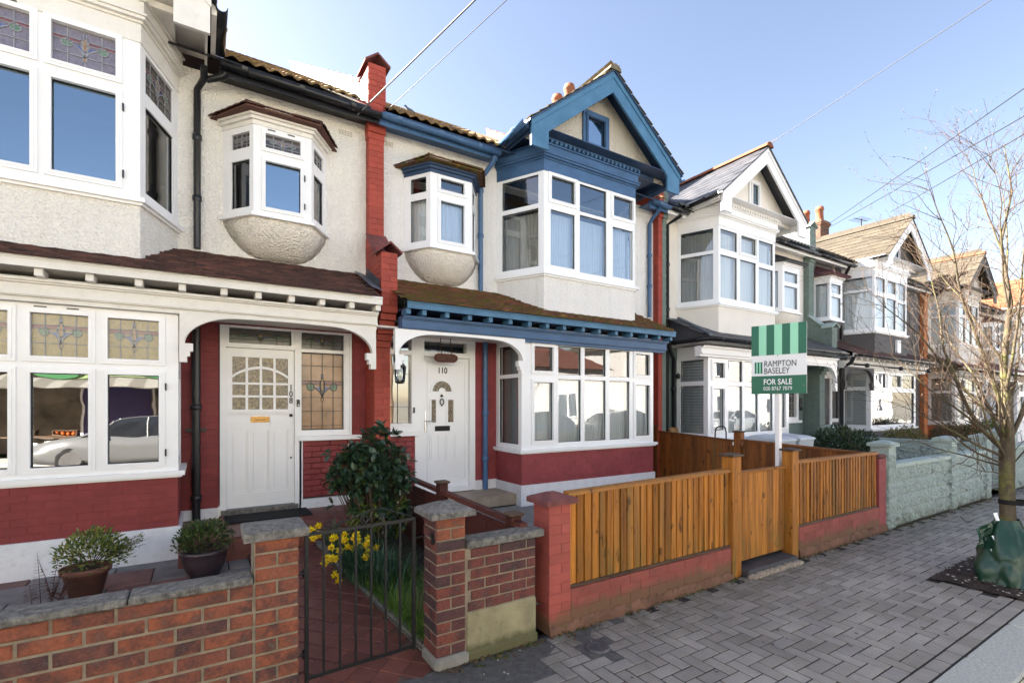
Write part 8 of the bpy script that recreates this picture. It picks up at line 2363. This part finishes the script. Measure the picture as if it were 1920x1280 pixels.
CARGLASS = simple("dark_car_glass", (.012, .014, .018), .03, .1, spec=.8)
def car(label, x, y, col, L=4.3, W=1.76, H=1.46, metal=.6):
    t = thing("parked_car", label, "car", (x, y, -.115), group="cars parked along the far kerb")
    z0 = -.115; pm_ = simple("car_paint_%d" % int(x * 10), col, .22, .03, 2, metal=metal, spec=.6)
    st_ = [(-.5, .35, .62, .0), (-.485, .28, .72, .0), (-.40, .24, .86, 0), (-.30, .22, .93, 0), (-.20, .22, .96, 0), (0, .22, .97, 0), (.2, .22, .98, 0), (.36, .22, 1.0, 0), (.45, .26, .98, 0), (.49, .32, .85, 0), (.5, .42, .7, 0)]
    def sec(f, zb, zt, k, ins):
        w = W / 2 * (1 - .10 * abs(f * 2) ** 5) - ins; xx = x + f * L
        return [(xx, y - w * .94, z0 + zb), (xx, y - w, z0 + zb + .15), (xx, y - w, z0 + (zb + zt) / 2), (xx, y - w * .97, z0 + zt - .04), (xx, y - w * .88, z0 + zt), (xx, y + w * .88, z0 + zt), (xx, y + w * .97, z0 + zt - .04), (xx, y + w, z0 + (zb + zt) / 2), (xx, y + w, z0 + zb + .15), (xx, y + w * .94, z0 + zb)]
    m = MB(); m.smooth = True; m.loft([sec(f, a, b, k, 0) for f, a, b, k in st_], True, True); m.build("body", pm_, t)
    cb = [(-.26, .93, .90), (-.10, H - .10, .78), (.02, H, .76), (.22, H - .02, .75), (.36, H - .20, .76), (.45, .98, .84)]
    rows = []
    for f, zt, wf in cb:
        xx = x + f * L; w = W / 2
        rows.append([(xx, y - w * .93, z0 + .92), (xx, y - w * (wf + .06), z0 + .92 + (zt - .92) * .75), (xx, y - w * wf, z0 + zt), (xx, y + w * wf, z0 + zt), (xx, y + w * (wf + .06), z0 + .92 + (zt - .92) * .75), (xx, y + w * .93, z0 + .92)])
    m = MB(); m.smooth = False; m.loft(rows, True, True); m.build("cabin_glass", CARGLASS, t)
    m = MB()
    m.loft([[(x + f * L, y - W / 2 * (wf + .005), z0 + zt + .004), (x + f * L, y + W / 2 * (wf + .005), z0 + zt + .004), (x + f * L, y + W / 2 * (wf + .005), z0 + zt - .03), (x + f * L, y - W / 2 * (wf + .005), z0 + zt - .03)] for f, zt, wf in cb[1:5]], True, True)
    for f, zt, wf in (cb[0], cb[2], cb[3], cb[5]):
        pass
    for sg in (-1, 1):
        for (fa, za, wa), (fb_, zb_, wb_) in ((cb[0], cb[1]), (cb[5], cb[4])):
            m.tube([(x + fa * L, y + sg * W / 2 * .91, z0 + .93), (x + fb_ * L, y + sg * W / 2 * (wb_ + .02), z0 + zb_)], .035, 5)
        m.tube([(x + .07 * L, y + sg * W / 2 * .935, z0 + .93), (x + .07 * L, y + sg * W / 2 * .79, z0 + H - .03)], .03, 5)
    m.build("roof", pm_, t)
    for fx in (-.31, .30):
        for sg in (-1, 1):
            m = MB(); yy = y + sg * (W / 2 - .12)
            pr = [(.24, 0), (.31, .0), (.325, .03), (.325, .17), (.31, .20), (.24, .20)]
            rg = [[(x + fx * L + rr * math.cos(a * .349), yy + sg * (d - .09), z0 + .325 + rr * math.sin(a * .349)) for a in range(18)] for rr, d in pr]
            m.smooth = True; m.loft(rg, True, True); wh = m.build("wheel", RUBBER, t)
            m = MB(); rg = [[(x + fx * L + rr * math.cos(a * .349), yy + sg * d, z0 + .325 + rr * math.sin(a * .349)) for a in range(18)] for rr, d in ((.22, .10), (.235, .118), (.05, .112))]; m.loft(rg, True, True); m.build("rim", CHROME, wh)
    for sg in (-1, 1):
        m = MB(); m.lathe((x - .47 * L, y + sg * W * .36, z0 + .66), [(0, 0), (.09, .02), (.09, .1), (0, .12)], 8); m.build("headlight", simple("headlamp_%d_%d" % (int(x), sg), (.7, .7, .7), .1, .05), t)
        m = MB(); m.cbox(x - .2 * L, x - .15 * L, y + sg * W / 2 * .95, y + sg * (W / 2 + .17), z0 + .95, z0 + 1.08, .02); m.build("wing_mirror", pm_, t)
        m = MB(); m.cbox(x + .475 * L, x + .497 * L, y + sg * W * .32, y + sg * W * .43, z0 + .68, z0 + .88, .01); m.build("tail_light", simple("tail_lamp_%d_%d" % (int(x), sg), (.35, .01, .01), .2, .05), t)
    return t
car("silver parked car outside the shop with the green fascia", -1.6, -5.9, (.16, .165, .165), metal=.3)
car("dark blue parked car opposite, before the low white building", 12.4, -6.1, (.03, .05, .10))
car("black parked car opposite, right of the dark blue one", 17.6, -6.1, (.02, .02, .022))
car("pale grey parked car before the two storey white house opposite", 27.0, -6.1, (.45, .47, .48))
car("white parked car farthest along the street before the white terrace", 38.0, -6.1, (.7, .7, .7), metal=0)
